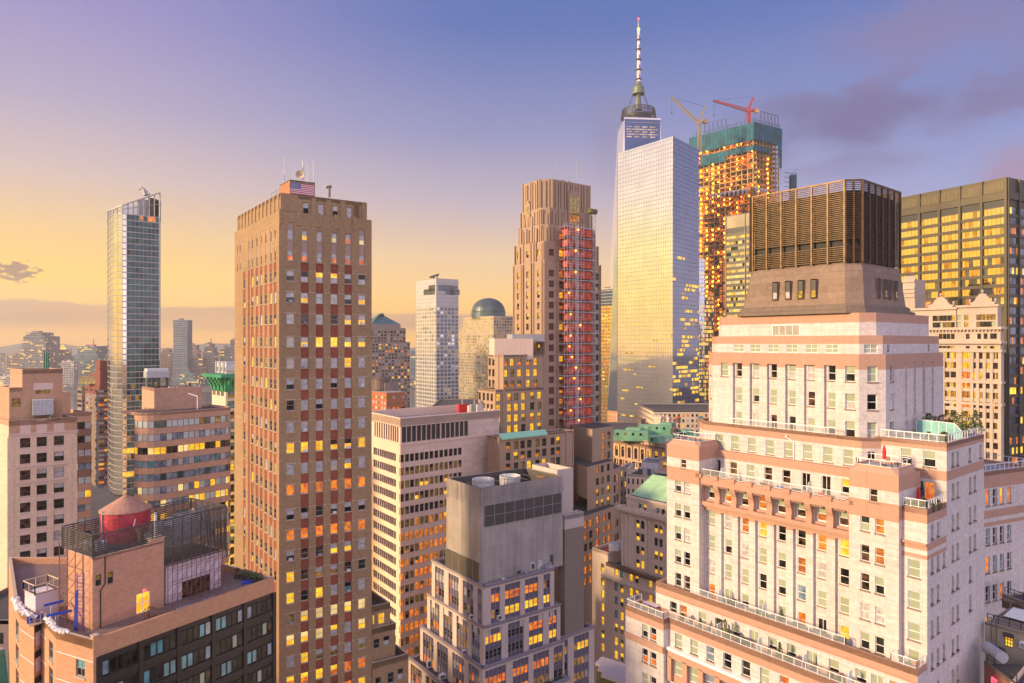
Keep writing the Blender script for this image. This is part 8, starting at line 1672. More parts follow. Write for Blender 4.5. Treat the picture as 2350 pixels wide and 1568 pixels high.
k.wbox(W, uc, W.L, zl - .9, zl + .1, -.3, 1.0, M['frame_br']); z = W.zp(b6.X(250), b6.Y(790)); k.wbox(W, uc - 2, W.L, z + 0.2, z + .8, 0, .9, M['sstone']); 
for u in frange(uc - 2, W.L, .9): k.wbox(W, u, u + .4, z - .2, z + .2, 0, .6, M['sstone'])
k.build('left_wing', S_); flush(S_)
for i, (x, y, w_, h_) in enumerate(((215, 535, 2.6, 2.0), (275, 525, 1.2, 2.0))): k = MB(); c = p3(b6.X(x - 20), b6.Y(y + 25), 190); k.box3(c, V3(w_, -.8, 0), V3(.5, 1.8, 0), V3(0, 0, h_), M['steelw']); k.box3(c + V3(.1, -.1, h_), V3(w_ - .2, -.7, 0), V3(.4, 1.5, 0), V3(0, 0, .2), M['steel']); solo(k, 'roof_unit', ['big pale plant box on the red painted roof', 'small white plant box on the red painted roof'][i], 'roof unit', c)
# ================================================================== row with arched windows and green roofs
M['tstone'] = masonry('soot_pink_stone', (0.52, 0.34, 0.24), 0.15, streak=.5); M['groof'] = plain('bright_green_roof', (0.15, 0.34, 0.21), .6, 0, .2, .3)
t0 = Frame(c5.X(880), 270, -105, 3093); T_ = thing('arched_window_building', 'soot stained pink stone block with tall arched windows and green painted roofs', 'building', t0.pt(8, 8)); aL = t0.a(c5.X(285)); W = Wall(t0.pt(aL, 0), t0.pt(0, 0)); mb = MB(); zt = W.zp(c5.X(310), c5.Y(378)); zk = W.zp(c5.X(310), c5.Y(425)); xs = (331, 392, 455, 520, 585, 652, 718, 788, 850)
D0 = lambda y: W.zp(c5.X(331), c5.Y(y)); hs = [(W.at(c5.X(x)) - .95, W.at(c5.X(x)) + .95, D0(575), D0(470)) for x in xs]; h2 = [(W.at(c5.X(x)) + o_s - .55, W.at(c5.X(x)) + o_s + .55, z - 1.4, z + 1.2) for x in xs for o_s in (-.95, .75) for z in (D0(622), D0(735) , D0(790), D0(850), D0(920), D0(990))]
mb.wall(W, 5, zt, M['tstone'], hs + h2, .7); windows(T_, W, hs, .6, wpick('dddll ddlll ddddd dddgd'), dict(ft=.12, fd=.1, fm=M['frame_dk'], rows=4, cols=2), 'arched_window'); windows(T_, W, h2, .6, wpick('dd gd dl rd'), dict(ft=.06, fd=.05, fm=M['frame_dk'], rows=2))
for x in xs:   # round heads, piers between, brackets of the cornice
    u = W.at(c5.X(x)); ztop = D0(470)
    for i in range(6):
        a0, a1 = math.pi * i / 6, math.pi * (i + 1) / 6; mb.face([W.p(u + .95 * math.cos(a0), ztop - .95 + .95 * math.sin(a0), .04), W.p(u + 1.15 * math.cos(a0), ztop + .35, .04), W.p(u + 1.15 * math.cos(a1), ztop + .35, .04), W.p(u + .95 * math.cos(a1), ztop - .95 + .95 * math.sin(a1), .04)], M['tstone'])
    mb.wbox(W, u + 1.25, u + 1.85, 5, zk, 0, .55, M['tstone']); mb.wbox(W, u - .3, u + .3, zk, zt, 0, .5, M['tstone'])
mb.wbox(W, 0, W.L, zk - .3, zk + .3, 0, 1.2, M['frame_br']); mb.wbox(W, 0, W.L, zt - .4, zt, 0, .8, M['tstone']); mb.wbox(W, 0, W.L, D0(598), D0(585), 0, .9, M['tstone'])
for u in frange(.2, W.L, .9): mb.wbox(W, u, u + .4, zk - 1.0, zk - .3, 0, .9, M['tstone'])
P = t0.rect(0, aL, 0, 34); mb.prism(P, 5, zt, M['tstone'], M['groof'], skip=(0,)); mb.build('wall', T_)
k = MB()
for (x0, x1, y0, y1, dd) in ((300, 640, 385, 330, 283), (640, 735, 430, 385, 277), (545, 860, 325, 272, 300), (750, 870, 290, 250, 312), (940, 1010, 345, 318, 300), (420, 560, 335, 300, 296)):
    A, B = at(c5.X(x0), dd), at(c5.X(x1), dd - 3); Wk = Wall(A, B); z1 = zat(c5.Y(y1), dd); k.wbox(Wk, 0, Wk.L, zt - .5, max(z1, zt + 1.5), -5, 0, M['groof'])
    for u in frange(1.2, Wk.L - 1.5, 3.1): k.wbox(Wk, u, u + 1.0, max(z1, zt + 1.5) - 1.7, max(z1, zt + 1.5) - .6, 0, .05, PANE[rnd.choice('ddgd')])
k.build('roof_sheds', T_); flush(T_)
# castellated stone chimneys, tanks and dishes among the green roofs
for i, (x0, x1, y0, y1) in enumerate(((690, 770, 262, 172), (790, 850, 262, 178), (530, 580, 250, 195))):
    k = MB(); A = at(c5.X(x0), 322); B = at(c5.X(x1), 320); Wk = Wall(A, B); z0, z1 = zat(c5.Y(y0), 322) - 6, zat(c5.Y(y1), 322); k.wbox(Wk, .4, Wk.L - .4, z0, z1 - 1.5, -3, 0, M['sstone'] if i < 2 else M['frame_br']); k.wbox(Wk, 0, Wk.L, z1 - 1.6, z1 - .8, -3.4, .4, M['sstone'] if i < 2 else M['frame_br'])
    for u in frange(0, Wk.L - .3, 1.1): k.wbox(Wk, u, u + .55, z1 - .8, z1 + .2, -.2, .4, M['sstone'] if i < 2 else M['frame_br'])
    solo(k, 'roof_turret', ['wider battlemented stone turret above the green roofs', 'narrower battlemented stone turret next the wooden tank', 'dark brick stack on the green roofs'][i], 'turret', (*A, z0))
def tank(name, label, x, y0, y1, r_px, dd, body, roof, legs=True):
    c = p3(x, y1, dd); r_ = r_px / FP * dd; t = thing(name, label, 'water tank', c, 'rooftop water tanks'); zt_ = zat(y0, dd); k = MB(); k.lathe(c, [(r_ * .97, c.z), (r_, zt_)], body, 16); k.build('tank', t); k = MB(); k.lathe(c, [(r_ * 1.08, zt_), (.05, zt_ + r_ * .75)], roof, 16); k.build('cone_roof', t)
    if legs:
        k = MB()
        for a_ in range(4): k.bar(V3(c.x + r_ * .8 * math.cos(a_ * 1.57 + .7), c.y + r_ * .8 * math.sin(a_ * 1.57 + .7), c.z - 3.5), V3(c.x + r_ * .8 * math.cos(a_ * 1.57 + .7), c.y + r_ * .8 * math.sin(a_ * 1.57 + .7), c.z), .12, M['frame_dk'])
        k.build('stand', t)
tank('water_tank', 'small wooden water tank with orange cone roof among green roofs', c5.X(930), c5.Y(200), c5.Y(245), 32 * .2328, 305, M['frame_br'], M['orangewood'])
tank('water_tank', 'squat dark tank below the wooden one', c5.X(900), c5.Y(312), c5.Y(365), 40 * .2328, 290, M['frame_dk'], M['frame_br'], False)
tank('water_tank', 'tall timber tank with blue green roof beside the white tower', c5.X(1160), c5.Y(205), c5.Y(330), 36 * .2328, 240, M['shaft'], M['green_r'], False)
k = MB(); c = p3(c5.X(975), c5.Y(378), 268); rr = 42 * .2328 / FP * 268
for j in range(18): a0, a1 = 2 * math.pi * j / 18, 2 * math.pi * (j + 1) / 18; q0, q1 = V3(rr * math.cos(a0), -.5, rr * .9 * math.sin(a0)), V3(rr * math.cos(a1), -.5, rr * .9 * math.sin(a1)); k.face([c + V3(0, .8, 0), c + q0, c + q1], M['black']); k.face([c + V3(0, 1.0, 0), c + q1 + V3(0, .1, 0), c + q0 + V3(0, .1, 0)], M['frame_dk'])
k.bar(c + V3(0, .9, 0), c + V3(-1.5, -2.2, .4), .08, M['steel']); k.bar(c + V3(0, 1, 0), c + V3(0, 1, -6), .25, M['frame_dk']); solo(k, 'dish_antenna', 'big black dish antenna behind the octagonal terrace', 'dish antenna', c)
k = MB(); c = p3(c5.X(880), c5.Y(430), 255)
for j in range(7): q_ = at(c5.X(830 + j * 22), 262 - j * 1.5); z1 = zat(c5.Y(385 + (j % 2) * 18), 260); k.lathe(q_, [(.9, z1 - 7), (.9, z1 - 2.5), (1.2, z1 - 2), (.5, z1 - 1.6), (.05, z1)], M['sstone'], 8)
solo(k, 'pinnacle_parapet', 'row of pale stone pinnacles beside the black dish', 'parapet', c)
# plain buildings between the arched block and the hip roof
def low(name, label, x0, x1, yt, dd, mat, zb, rows, cols_, pk_, extra=None, back=10):
    A, B = at(x0, dd + (x1 - x0) * .02), at(x1, dd - (x1 - x0) * .05); T2 = thing(name, label, 'building', (*A, zb)); W = Wall(A, B); m_ = MB(); zt_ = W.zp((x0 + x1) / 2, yt); hs = [(W.L * (j + .3) / cols_, W.L * (j + .7) / cols_, zt_ - 3.6 * (r_ + 1) + .2, zt_ - 3.6 * (r_ + 1) + 2.2) for j in range(cols_) for r_ in range(rows)]
    m_.wall(W, zb, zt_, mat, hs, .3); windows(T2, W, hs, .25, wpick(pk_), dict(ft=.06, fd=.05, fm=M['frame_dk'], rows=2)); Pq = [W.A, W.B, W.B - W.n * back, W.A - W.n * back]; m_.prism(Pq, zb, zt_ - .6, mat, M['roof'], skip=(0,)); m_.parapet(Pq, zt_ - .65, .7, .4, mat)
    if extra: extra(m_, W, zt_)
    m_.build('wall', T2); flush(T2); return W, zt_
low('grey_stone_block', 'grey stone block with paired windows above the pale green hip roof', c5.X(425), c5.X(840), c5.Y(772), 235, M['sstone'], 5, 3, 9, 'dd dd ll dd lt')
low('corner_stone_block', 'buff stone block strip left of the paired window block', c5.X(360), c5.X(432), c5.Y(690), 246, M['sstone'], 5, 8, 2, 'll dd dl dd')
low('white_plant_house', 'white ribbed plant house roof below the arched windows', c5.X(580), c5.X(760), c5.Y(625), 248, M['steelw'], 60, 0, 1, 'dd', None, 7)
low('small_brick_house', 'small buff penthouse beside the ribbed plant house', c5.X(757), c5.X(850), c5.Y(600), 245, M['tstone'], 60, 1, 1, 'gl', None, 6)
for i in range(16): bush('roof_bush', 'dark roof garden bush along the ledge under the arched windows', (*at(c5.X(310 + i * 21), 262 - i * .8), zat(c5.Y(680 + i * 5), 262)), 1.0, 1.7, [M['green'], M['pot']], 40, 'roof garden bushes under the arched windows')
for i, (x, w_) in enumerate(((540, 1.5), (580, 1.8), (625, 1.4), (650, 1.8))): k = MB(); c = p3(c5.X(x), c5.Y(770), 236); k.box3(c, V3(w_, -.3, 0), V3(.3, 1.4, 0), V3(0, 0, 2.2), M['frame_gr'] if i % 2 else M['pot']); k.lathe((c.x + .7, c.y + .6), [(.5, c.z + 2.2), (.55, c.z + 2.7), (.4, c.z + 2.8)], M['steel'], 10); solo(k, 'roof_fan', 'grey roof fan box in the row on the paired window block', 'fan', c, 'roof fan boxes')
# ================================================================== low roofs at the bottom right and bottom centre
c2z = Zm('c2'); M['ubeige'] = masonry('beige_stucco', (0.34, 0.28, 0.225), .12, streak=.5); M['gravel'] = masonry('brown_gravel_roof', (0.22, 0.16, 0.12), .3, streak=0)
u0 = Frame(c2z.X(1225), 92, -105, 3000); U_ = thing('beige_low_building', 'low beige stucco building with black roof railings and two yellow windows at bottom right', 'building', u0.pt(4, 4)); mb = MB()
WA = Wall(at(c2z.X(1232), 88.5), at(c2z.X(1760), 84.5)); zA = WA.zp(c2z.X(1240), c2z.Y(885)); hs = [(WA.at(c2z.X(1452)), WA.at(c2z.X(1548)), WA.zp(c2z.X(1500), c2z.Y(1165)), WA.zp(c2z.X(1500), c2z.Y(1045)))]
mb.wall(WA, 30, zA, M['ubeige'], hs, .25); windows(U_, WA, hs, .2, wpick('lll'), dict(ft=.08, fd=.06, fm=M['frame_dk'], rows=3, cols=3)); mb.face([WA.p(0, zA - .25), WA.p(WA.L, zA - .25), WA.p(WA.L, zA - .25, -9), WA.p(0, zA - .25, -9)], M['gravel']); mb.wbox(WA, 0, WA.L, zA - .3, zA + .12, -.35, 0, M['ubeige'])
mb.wbox(WA, hs[0][0] - .1, hs[0][1] + .1, hs[0][3] - .1, hs[0][3] + .45, 0, .2, M['frame_dk'])
WB = Wall(at(c2z.X(1425), 96), at(c2z.X(1760), 92)); zB = WB.zp(c2z.X(1500), c2z.Y(600)); hs = [(WB.at(c2z.X(1570)), WB.at(c2z.X(1662)), WB.zp(c2z.X(1600), c2z.Y(815)), WB.zp(c2z.X(1600), c2z.Y(715)))]
mb.wall(WB, zA - 1, zB, M['ubeige'], hs, .25); windows(U_, WB, hs, .2, wpick('l'), dict(ft=.08, fd=.06, fm=M['frame_dk'], rows=2, cols=2)); mb.face([WB.p(0, zB - .2), WB.p(WB.L, zB - .2), WB.p(WB.L, zB - .2, -9), WB.p(0, zB - .2, -9)], M['roof']); mb.wbox(WB, 0, WB.L, zB - .3, zB + .1, -.3, 0, M['ubeige']); mb.wbox(WB, 0, .3, zA - 1, zB, -9, 0, M['ubeige']); mb.wbox(WB, hs[0][0] - .1, hs[0][1] + .1, hs[0][3] - .05, hs[0][3] + .5, 0, .4, M['frame_br']); mb.wbox(WB, hs[0][0] - 1.7, hs[0][0] - .8, hs[0][3] - .6, hs[0][3] + .2, 0, .15, M['frame_br'])
WC = Wall(at(c2z.X(1225), 84), at(c2z.X(1560), 78.5)); zC = WC.zp(c2z.X(1400), c2z.Y(1460)); M['ubrick'] = masonry('dull_red_brick', (.27, .09, .07), .2, brick=.2, mort=.8); mb.wall(WC, 30, zC, M['ubrick'], [], 0); mb.face([WC.p(0, zC - .2), WC.p(WC.L + 9, zC - .2), WC.p(WC.L + 9, zC - .2, -7), WC.p(0, zC - .2, -7)], M['roof']); mb.wbox(WC, 0, WC.L, zC - .3, zC + .15, -.3, .02, M['frame_br']); WD = Wall(WC.B, at(c2z.X(1760), 84)); mb.wall(WD, 30, zC, M['ubeige'], [], 0); mb.wbox(WD, 0, WD.L, zC - .3, zC + .15, -.3, .02, M['ftan'])
xs_ = MB(); u = WC.at(c2z.X(1350)); z = WC.zp(c2z.X(1350), c2z.Y(1548)); xs_.wbox(WC, u - .45, u + .45, z - .35, z + .35, .02, .2, lit('sign_red', (255, 40, 70), (255, 90, 110), 1.1)); tag(xs_.build('lit_sign', U_), 'small glowing red sign on the brick wall', None)
mb.build('wall', U_); flush(U_)
for i, (Wk, zz_) in enumerate(((WA, zA), (WB, zB), (WC, zC))): k = MB(); railing(k, [Wk.p(.2, 0, -.3).xy, Wk.p(Wk.L, 0, -.3).xy], zz_, 1.1, M['black'], 1.3, .035); k.bar(Wk.p(.2, zz_ + .6, -.3), Wk.p(Wk.L, zz_ + .6, -.3), .03, M['black']); k.build('roof_railing', U_)
k = MB(); c = p3(c2z.X(1440), c2z.Y(850), 90.5); c.z = zA; X_, Y_ = V3(WA.u.x, WA.u.y, 0), V3(-WA.n.x, -WA.n.y, 0)
bb_ = [c, c + X_ * 3.6, c + X_ * 3.6 + Y_ * 2.4, c + Y_ * 2.4]; tt_ = [c + X_ * .7 + Y_ * .8 + V3(0, 0, 1.0), c + X_ * 2.9 + Y_ * .8 + V3(0, 0, 1.0), c + X_ * 2.9 + Y_ * 1.6 + V3(0, 0, 1.0), c + X_ * .7 + Y_ * 1.6 + V3(0, 0, 1.0)]
for j in range(4): k.face([bb_[j], bb_[(j + 1) % 4], tt_[(j + 1) % 4], tt_[j]], M['whitem'])
k.face(tt_, M['whitem']); solo(k, 'skylight', 'white sloped skylight on the beige low building', 'skylight', c)
k = MB(); c = p3(c2z.X(1260), c2z.Y(1330), 86); c.z = zC + .9; k.tube(c, c + V3(WC.u.x, WC.u.y, 0) * 2.9, .75, M['steel'], 16); k.box3(c + V3(.3, .2, -.9), V3(.3, 0, 0), V3(0, 1, 0), V3(0, 0, .5), M['frame_dk']); k.box3(c + V3(2.2, .2, -.9), V3(.3, 0, 0), V3(0, 1, 0), V3(0, 0, .5), M['frame_dk']); solo(k, 'steel_tank', 'blue grey horizontal steel tank on the lowest roof at bottom right', 'tank', c)
k = MB(); u = WA.at(c2z.X(1340)); 
for s2 in (-.3, .3): k.bar(WA.p(u + s2, zC, .15), WA.p(u + s2, zA + 1.0, .15), .03, M['frame_dk'])
for z in frange(zC + .3, zA + .8, .35): k.bar(WA.p(u - .3, z, .15), WA.p(u + .3, z, .15), .022, M['frame_dk'])
solo(k, 'wall_ladder', 'thin steel ladder on the beige stucco wall', 'ladder', WA.p(u, zC))
k = MB(); u = WA.at(c2z.X(1640)); z = WA.zp(c2z.X(1640), c2z.Y(1150)); k.wbox(WA, u, u + 1.0, z, z + .7, 0, .7, M['whitem']); k.wbox(WA, u + .1, u + .9, z + .1, z + .6, .7, .73, M['frame_gr']); solo(k, 'air_conditioner', 'white wall air conditioner at the right edge of the picture', 'air conditioner', WA.p(u, z), 'wall air conditioners')
for i, (x, y) in enumerate(((150, 1420), (170, 1465), (195, 1510))):
    k = MB(); c = p3(b6.X(x - 60), b6.Y(y + 12), 128 - i * 4); k.box3(c, V3(8.5, -6.5, 0), V3(1.6, 2.6, 0), V3(0, 0, .5), M['rpier']); k.box3(c + V3(.3, .2, -6), V3(8, -6, 0), V3(1, 2, 0), V3(0, 0, 5.9), M['olive']); solo(k, 'slab_canopy', ['upper pale slab roof beside the white tower foot', 'middle pale slab roof beside the white tower foot', 'lowest pale slab roof beside the white tower foot'][i], 'canopy', c, 'pale slab roofs')
# ================================================================== far shore, river, ground, haze
M['ground'] = masonry('street_level_ground', (0.07, 0.065, 0.065), .3, streak=0); M['shore'] = masonry('far_shore_land', (0.11, 0.10, 0.085), .4, streak=0)
k = MB(); S_ = 5000
k.face([V3(-S_, -450, 0), V3(S_, -450, 0), V3(S_, 1060, 0), V3(-S_, 1060, 0)], M['ground']); tag(k.build('ground'), None, None, None, 'structure')
m, t, b = newmat('river_water'); pos = t.n('ShaderNodeNewGeometry').outputs['Position']; b.inputs['Base Color'].default_value = (0.05, 0.06, 0.075, 1); b.inputs['Roughness'].default_value = .16; b.inputs['IOR'].default_value = 1.33
t.put(b.inputs['Normal'], t.n('ShaderNodeBump', ins={'Strength': .35, 'Distance': 1.0, 'Height': t.noise(pos, .12, 4.0)}).outputs[0]); M['water'] = m
k = MB(); k.face([V3(-S_, 1060, -1.5), V3(S_, 1060, -1.5), V3(S_, 2000, -1.5), V3(-S_, 2000, -1.5)], M['water']); tag(k.build('river_water'), None, None, None, 'structure')
k = MB(); pts = [(-S_, 1390), (-1500, 1420), (-900, 1450), (-650, 1520), (-380, 1660), (0, 1720), (900, 1700), (S_, 1700)]
for (x0, y0), (x1, y1) in zip(pts, pts[1:]): k.face([V3(x0, y0, -1.5), V3(x1, y1, -1.5), V3(x1, y1, 1.2), V3(x0, y0, 1.2)], M['shore']); k.face([V3(x0, y0, 1.2), V3(x1, y1, 1.2), V3(x1, 5900, 1.2), V3(x0, 5900, 1.2)], M['shore'])
tag(k.build('far_shore_terrain'), None, None, None, 'structure')
k = MB(); rr = random.Random(4); xs = [-S_ + 166 * i for i in range(61)]; hp = [rr.uniform(60, 112) for _ in xs]
for i in range(60): k.face([V3(xs[i], 5300, 0), V3(xs[i + 1], 5300, 0), V3(xs[i + 1], 5600, hp[i + 1]), V3(xs[i], 5600, hp[i])], M['shore'])
tag(k.build('distant_hills'), None, None, None, 'structure')
FM = [plain('far_wall_' + n_, c, .8, 0, .12, .02) for n_, c in (('grey', (.22, .21, .22)), ('tan', (.30, .23, .19)), ('brick', (.28, .17, .14)), ('pale', (.50, .46, .43)), ('blue', (.16, .19, .23)), ('teal', (.12, .19, .20)))]
PANE['L'] = lit('far_window_lights', (255, 176, 60), (255, 206, 100), 1.0, .1)
def far(name, label, x0, x1, yt, D0, mi, lit_=.1, steps=(), rowh=4.2, colw=5.0, group=None, mast=None, extra=None, detail=True):
    A, B = at(x0, D0), at(x1, D0); Wd = B.x - A.x; dp = min(max(Wd * .8, 18), 60); T_ = thing(name, label, 'building', (A.x + Wd / 2, D0, 1), group); mb = MB(); g_ = MB(); zt = zat(yt, D0)
    tiers = [(0, 1, 0, 1)] if not steps else steps; 
    for (f0, f1, h0, h1) in tiers:
        xa, xb, za, zb_ = A.x + Wd * f0, A.x + Wd * f1, 1 + (zt - 1) * h0, 1 + (zt - 1) * h1; ins = 3 * h0
        mb.abox(xa, xb, D0 + ins, D0 + dp - ins, za, zb_, FM[mi])
        if detail:
            n = max(2, int((xb - xa) / colw)); cw = (xb - xa) / n; z = zb_ - 3.5
            while z > max(za, 3):
                j = 0
                while j < n:
                    r_ = rnd.random(); L_ = 1 if r_ > .5 else 2; L_ = min(L_, n - j); mt = PANE['L'] if rnd.random() < lit_ else PANE['7' if rnd.random() < .7 else '4']
                    g_.face([V3(xa + cw * j + .8, D0 + ins - .15, z - 1.1), V3(xa + cw * (j + L_) - .8, D0 + ins - .15, z - 1.1), V3(xa + cw * (j + L_) - .8, D0 + ins - .15, z + 1.1), V3(xa + cw * j + .8, D0 + ins - .15, z + 1.1)], mt); j += L_
                z -= rowh
            if xb < 0 :   # side seen from the picture axis
                ns = int(dp / 7); z = zb_ - 3.5
                while z > max(za, 3):
                    for j in range(ns): g_.face([V3(xb + .15, D0 + ins + 1 + j * 6, z - 1.1), V3(xb + .15, D0 + ins + 5 + j * 6, z - 1.1), V3(xb + .15, D0 + ins + 5 + j * 6, z + 1.1), V3(xb + .15, D0 + ins + 1 + j * 6, z + 1.1)], PANE['L'] if rnd.random() < lit_ * .7 else PANE['7'])
                    z -= rowh
    mb.abox(A.x + Wd * .3, A.x + Wd * .55, D0 + dp * .3, D0 + dp * .6, zt * .99, zt + 4, FM[mi])
    mb.build('wall', T_)
    if g_.f: o = g_.build('windows', T_); o['kind'] = 'stuff'
    if mast: k = MB(); c = p3(mast[0], mast[1], D0 + dp / 2); k.tube(V3(c.x, c.y, zt - 2), c, 1.2, M['frame_gr'], 5); k.build('mast', T_)
    if extra: extra(T_, A, B, zt, dp)
    return T_
z8 = Zm('c8'); X8 = z8.X; Y8 = z8.Y
far('far_tower', 'biggest stepped grey tower across the river at far left', X8(197), X8(450), Y8(272), 1750, 0, .14, [(0, 1, 0, .72), (.05, .97, .72, .84), (.1, .92, .84, .93), (.2, .8, .93, 1)])
far('far_tower', 'plain slab tower right behind the stepped far tower', X8(445), X8(540), Y8(312), 1900, 0, .05)
def lp3(T_, A, B, zt, dp): k = MB(); c = V3((A.x + B.x) / 2, A.y + dp / 2, 0); k.lathe(c, [(10, zt), (6, zt + 7), (.5, zt + 13)], PANE['L'], 4, False, False); k.build('lit_roof', T_)
far('far_tower', 'stepped far tower with a glowing yellow top', X8(500), X8(655), Y8(442), 1800, 1, .12, [(0, 1, 0, .8), (.15, .85, .8, 1)], extra=lp3)
def rd(T_, A, B, zt, dp): k = MB(); k.ball(p3(X8(906), Y8(402), 1690), 3.5, lit('far_red_lamp', (255, 40, 60), (255, 80, 90), 1.4), 5); k.build('beacon', T_)
far('far_tower', 'teal glass stepped tower with a red topped mast across the river', X8(725), X8(990), Y8(410), 1680, 5, .16, [(0, 1, 0, .55), (0, .9, .55, .8), (.12, .82, .8, 1)], mast=(X8(922), Y8(340)), extra=rd)
far('far_tower', 'small pale slab between the teal tower and the curved glass tower', X8(990), X8(1068), Y8(432), 2100, 3, .05)
far('far_tower', 'long low brick block left of the stepped far tower', X8(65), X8(197), Y8(497), 1900, 2, .12)
far('far_tower', 'purple grey block right of the curved glass tower', X8(1580), X8(1692), Y8(440), 1900, 2, .05, [(0, 1, 0, .9), (.1, .7, .9, 1)])
far('far_tower', 'tallest far tower with flared top standing alone across the river', X8(1700), X8(1845), Y8(150), 1720, 4, .015, [(0, 1, 0, .5), (.03, .985, .5, .9), (.0, 1, .9, 1)], rowh=5.5, colw=12)
far('far_tower', 'reddish stepped block just right of the tallest far tower', X8(1842), X8(1945), Y8(395), 1850, 2, .1, [(0, 1, 0, .85), (.35, .85, .85, 1)])
far('far_tower', 'low pinkish twin block in front of the pointed far tower', X8(1885), X8(1999), Y8(525), 1740, 2, .1)
far('far_tower', 'pointed brownish far tower with a thin mast', X8(1997), X8(2115), Y8(385), 1760, 1, .1, [(0, 1, 0, .8), (.1, .9, .8, .92), (.3, .7, .92, 1)], mast=(X8(2081), Y8(335)))
far('far_tower', 'blue grey slab near the brown tower edge', X8(2165), X8(2265), Y8(412), 1820, 4, .05, [(0, .45, 0, .93), (.45, 1, 0, 1)])
far('far_tower', 'tan far tower cut off by the brown tower', X8(2268), X8(2330), Y8(345), 1780, 1, .08)
far('far_tower', 'white gridded low block on the far bank by the teal tower', X8(600), X8(727), Y8(560), 1620, 3, .12, colw=6)
far('far_tower', 'long white low block on the far bank at far left', X8(-60), X8(215), Y8(705), 1560, 3, .15)
far('far_tower', 'hazy slab seen right of the green roofed tower', z5.X(366), z5.X(402), z5.Y(690), 1780, 4, .06)
far('far_tower', 'hazy block right behind the white gridded tower', z5.X(690), z5.X(735), z5.Y(700), 1780, 1, .05)
far('far_tower', 'low blue glass terminal on the far bank below the tallest tower', X8(1690), X8(1960), Y8(680), 1690, 5, .25, [(0, 1, 0, .6), (.3, .8, .6, 1)])
rr = random.Random(21)
for i in range(150):
    x = rr.uniform(-60, 960) if i < 130 else rr.uniform(960, 1420); dd = rr.uniform(1640, 3600); wpx = rr.uniform(14, 46) * 1700 / dd; h_ = rr.uniform(9, 34) if rr.random() < .85 else rr.uniform(34, 70)
    far('far_low_block', 'low hazy block in the carpet of buildings across the river', x, x + wpx, zat(0, 1) * 0 + HY - (h_ - H) * FP / dd, dd, rr.choice((0, 1, 2, 3, 0, 1)), .16, colw=7, group='low blocks across the river')
lm_ = MB()
for i in range(260):
    x, dd = rr.uniform(-40, 960), rr.uniform(1640, 3400); c = at(x, dd); lm_.ball(V3(c.x, c.y, rr.uniform(5, 22)), rr.uniform(.9, 1.9), PANE['L'], 4)
o = lm_.build('far_shore_lights'); tag(o, 'scattered warm lights twinkling across the far shore', 'lights', None, 'stuff')
# rest of the street grid: plain neighbours down below that close the gaps between the named towers
rr = random.Random(8); NM = [M['bgrey'], M['sstone'], M['fbrown'], M['abeige'], M['hstone']]
def filler(x0, x1, Dn, dep, zt, mi, lab):
    A, B = at(x0, Dn), at(x1, Dn); T_ = thing('street_block', lab, 'building', (A.x, A.y, 0)); mb = MB(); P = [A, B, B + V2(0, dep), A + V2(0, dep)]
    for e in (0, 1, 3):
        W = edge(P, e); n = max(2, int(W.L / 3.2)); hs = []
        for j in range(n):
            z = zt - 3
            while z > 3: hs.append((W.L * (j + .28) / n, W.L * (j + .72) / n, z - 1, z + .9)); z -= 3.7
        mb.wall(W, 0, zt, NM[mi], [], 0); windows(T_, W, hs, -.05, wpick('d d d d v r l o m'), dict(ft=0))
    mb.prism(P, 0, zt - .6, NM[mi], M['roof'], skip=(0, 1, 3)); mb.parapet(P, zt - .65, .7, .4, NM[mi]); mb.build('wall', T_); flush(T_, 40)
filler(-140, 22, 118, 20, 62, 0, 'grey brick block at the left picture edge below the banded office')
filler(235, 330, 260, 40, 42, 1, 'buff block low between the curved glass tower and the rounded office')
filler(440, 560, 300, 60, 70, 3, 'beige block deep in the gap by the green cornice building')
0 and filler(120, 260, 330, 60, 66, 0, 'grey block low between red tower and beige building')
filler(1395, 1560, 420, 80, 52, 0, 'grey block behind the green painted roofs at the mirrored tower foot')
filler(1500, 1720, 480, 60, 62, 1, 'buff block behind the wooden water tank')
filler(800, 1010, 330, 80, 66, 2, 'brown block low behind the concrete grid office')
filler(985, 1130, 480, 80, 64, 0, 'grey block at the foot of the white gridded tower')
filler(2240, 2420, 200, 60, 60, 0, 'grey block under the dark steel office at the right edge')
k = MB(); M['mansard'] = plain('teal_copper_mansard', (.06, .26, .20), .6, 0, .3, .6); A, B = at(-40, 96), at(c7.X(110), 99); Wm = Wall(A, B); zt = Wm.zp(10, c7.Y(1120)); k.face([Wm.p(0, zt - 8, .8), Wm.p(Wm.L, zt - 8, .8), Wm.p(Wm.L, zt, -.8), Wm.p(0, zt, -.8)], M['mansard']); k.face([Wm.p(0, zt, -.8), Wm.p(Wm.L, zt, -.8), Wm.p(Wm.L, zt, -6), Wm.p(0, zt, -6)], M['paver']); k.wbox(Wm, 0, Wm.L, 0, zt - 8, -6, .6, M['bgrey']); k.face([Wm.p(Wm.L, zt - 8, .8), Wm.p(Wm.L, zt - 8, -6), Wm.p(Wm.L, zt, -6), Wm.p(Wm.L, zt, -.8)], M['mansard'])
solo(k, 'copper_mansard_building', 'low building with a teal copper mansard at the bottom left corner', 'building', (*A, 0))
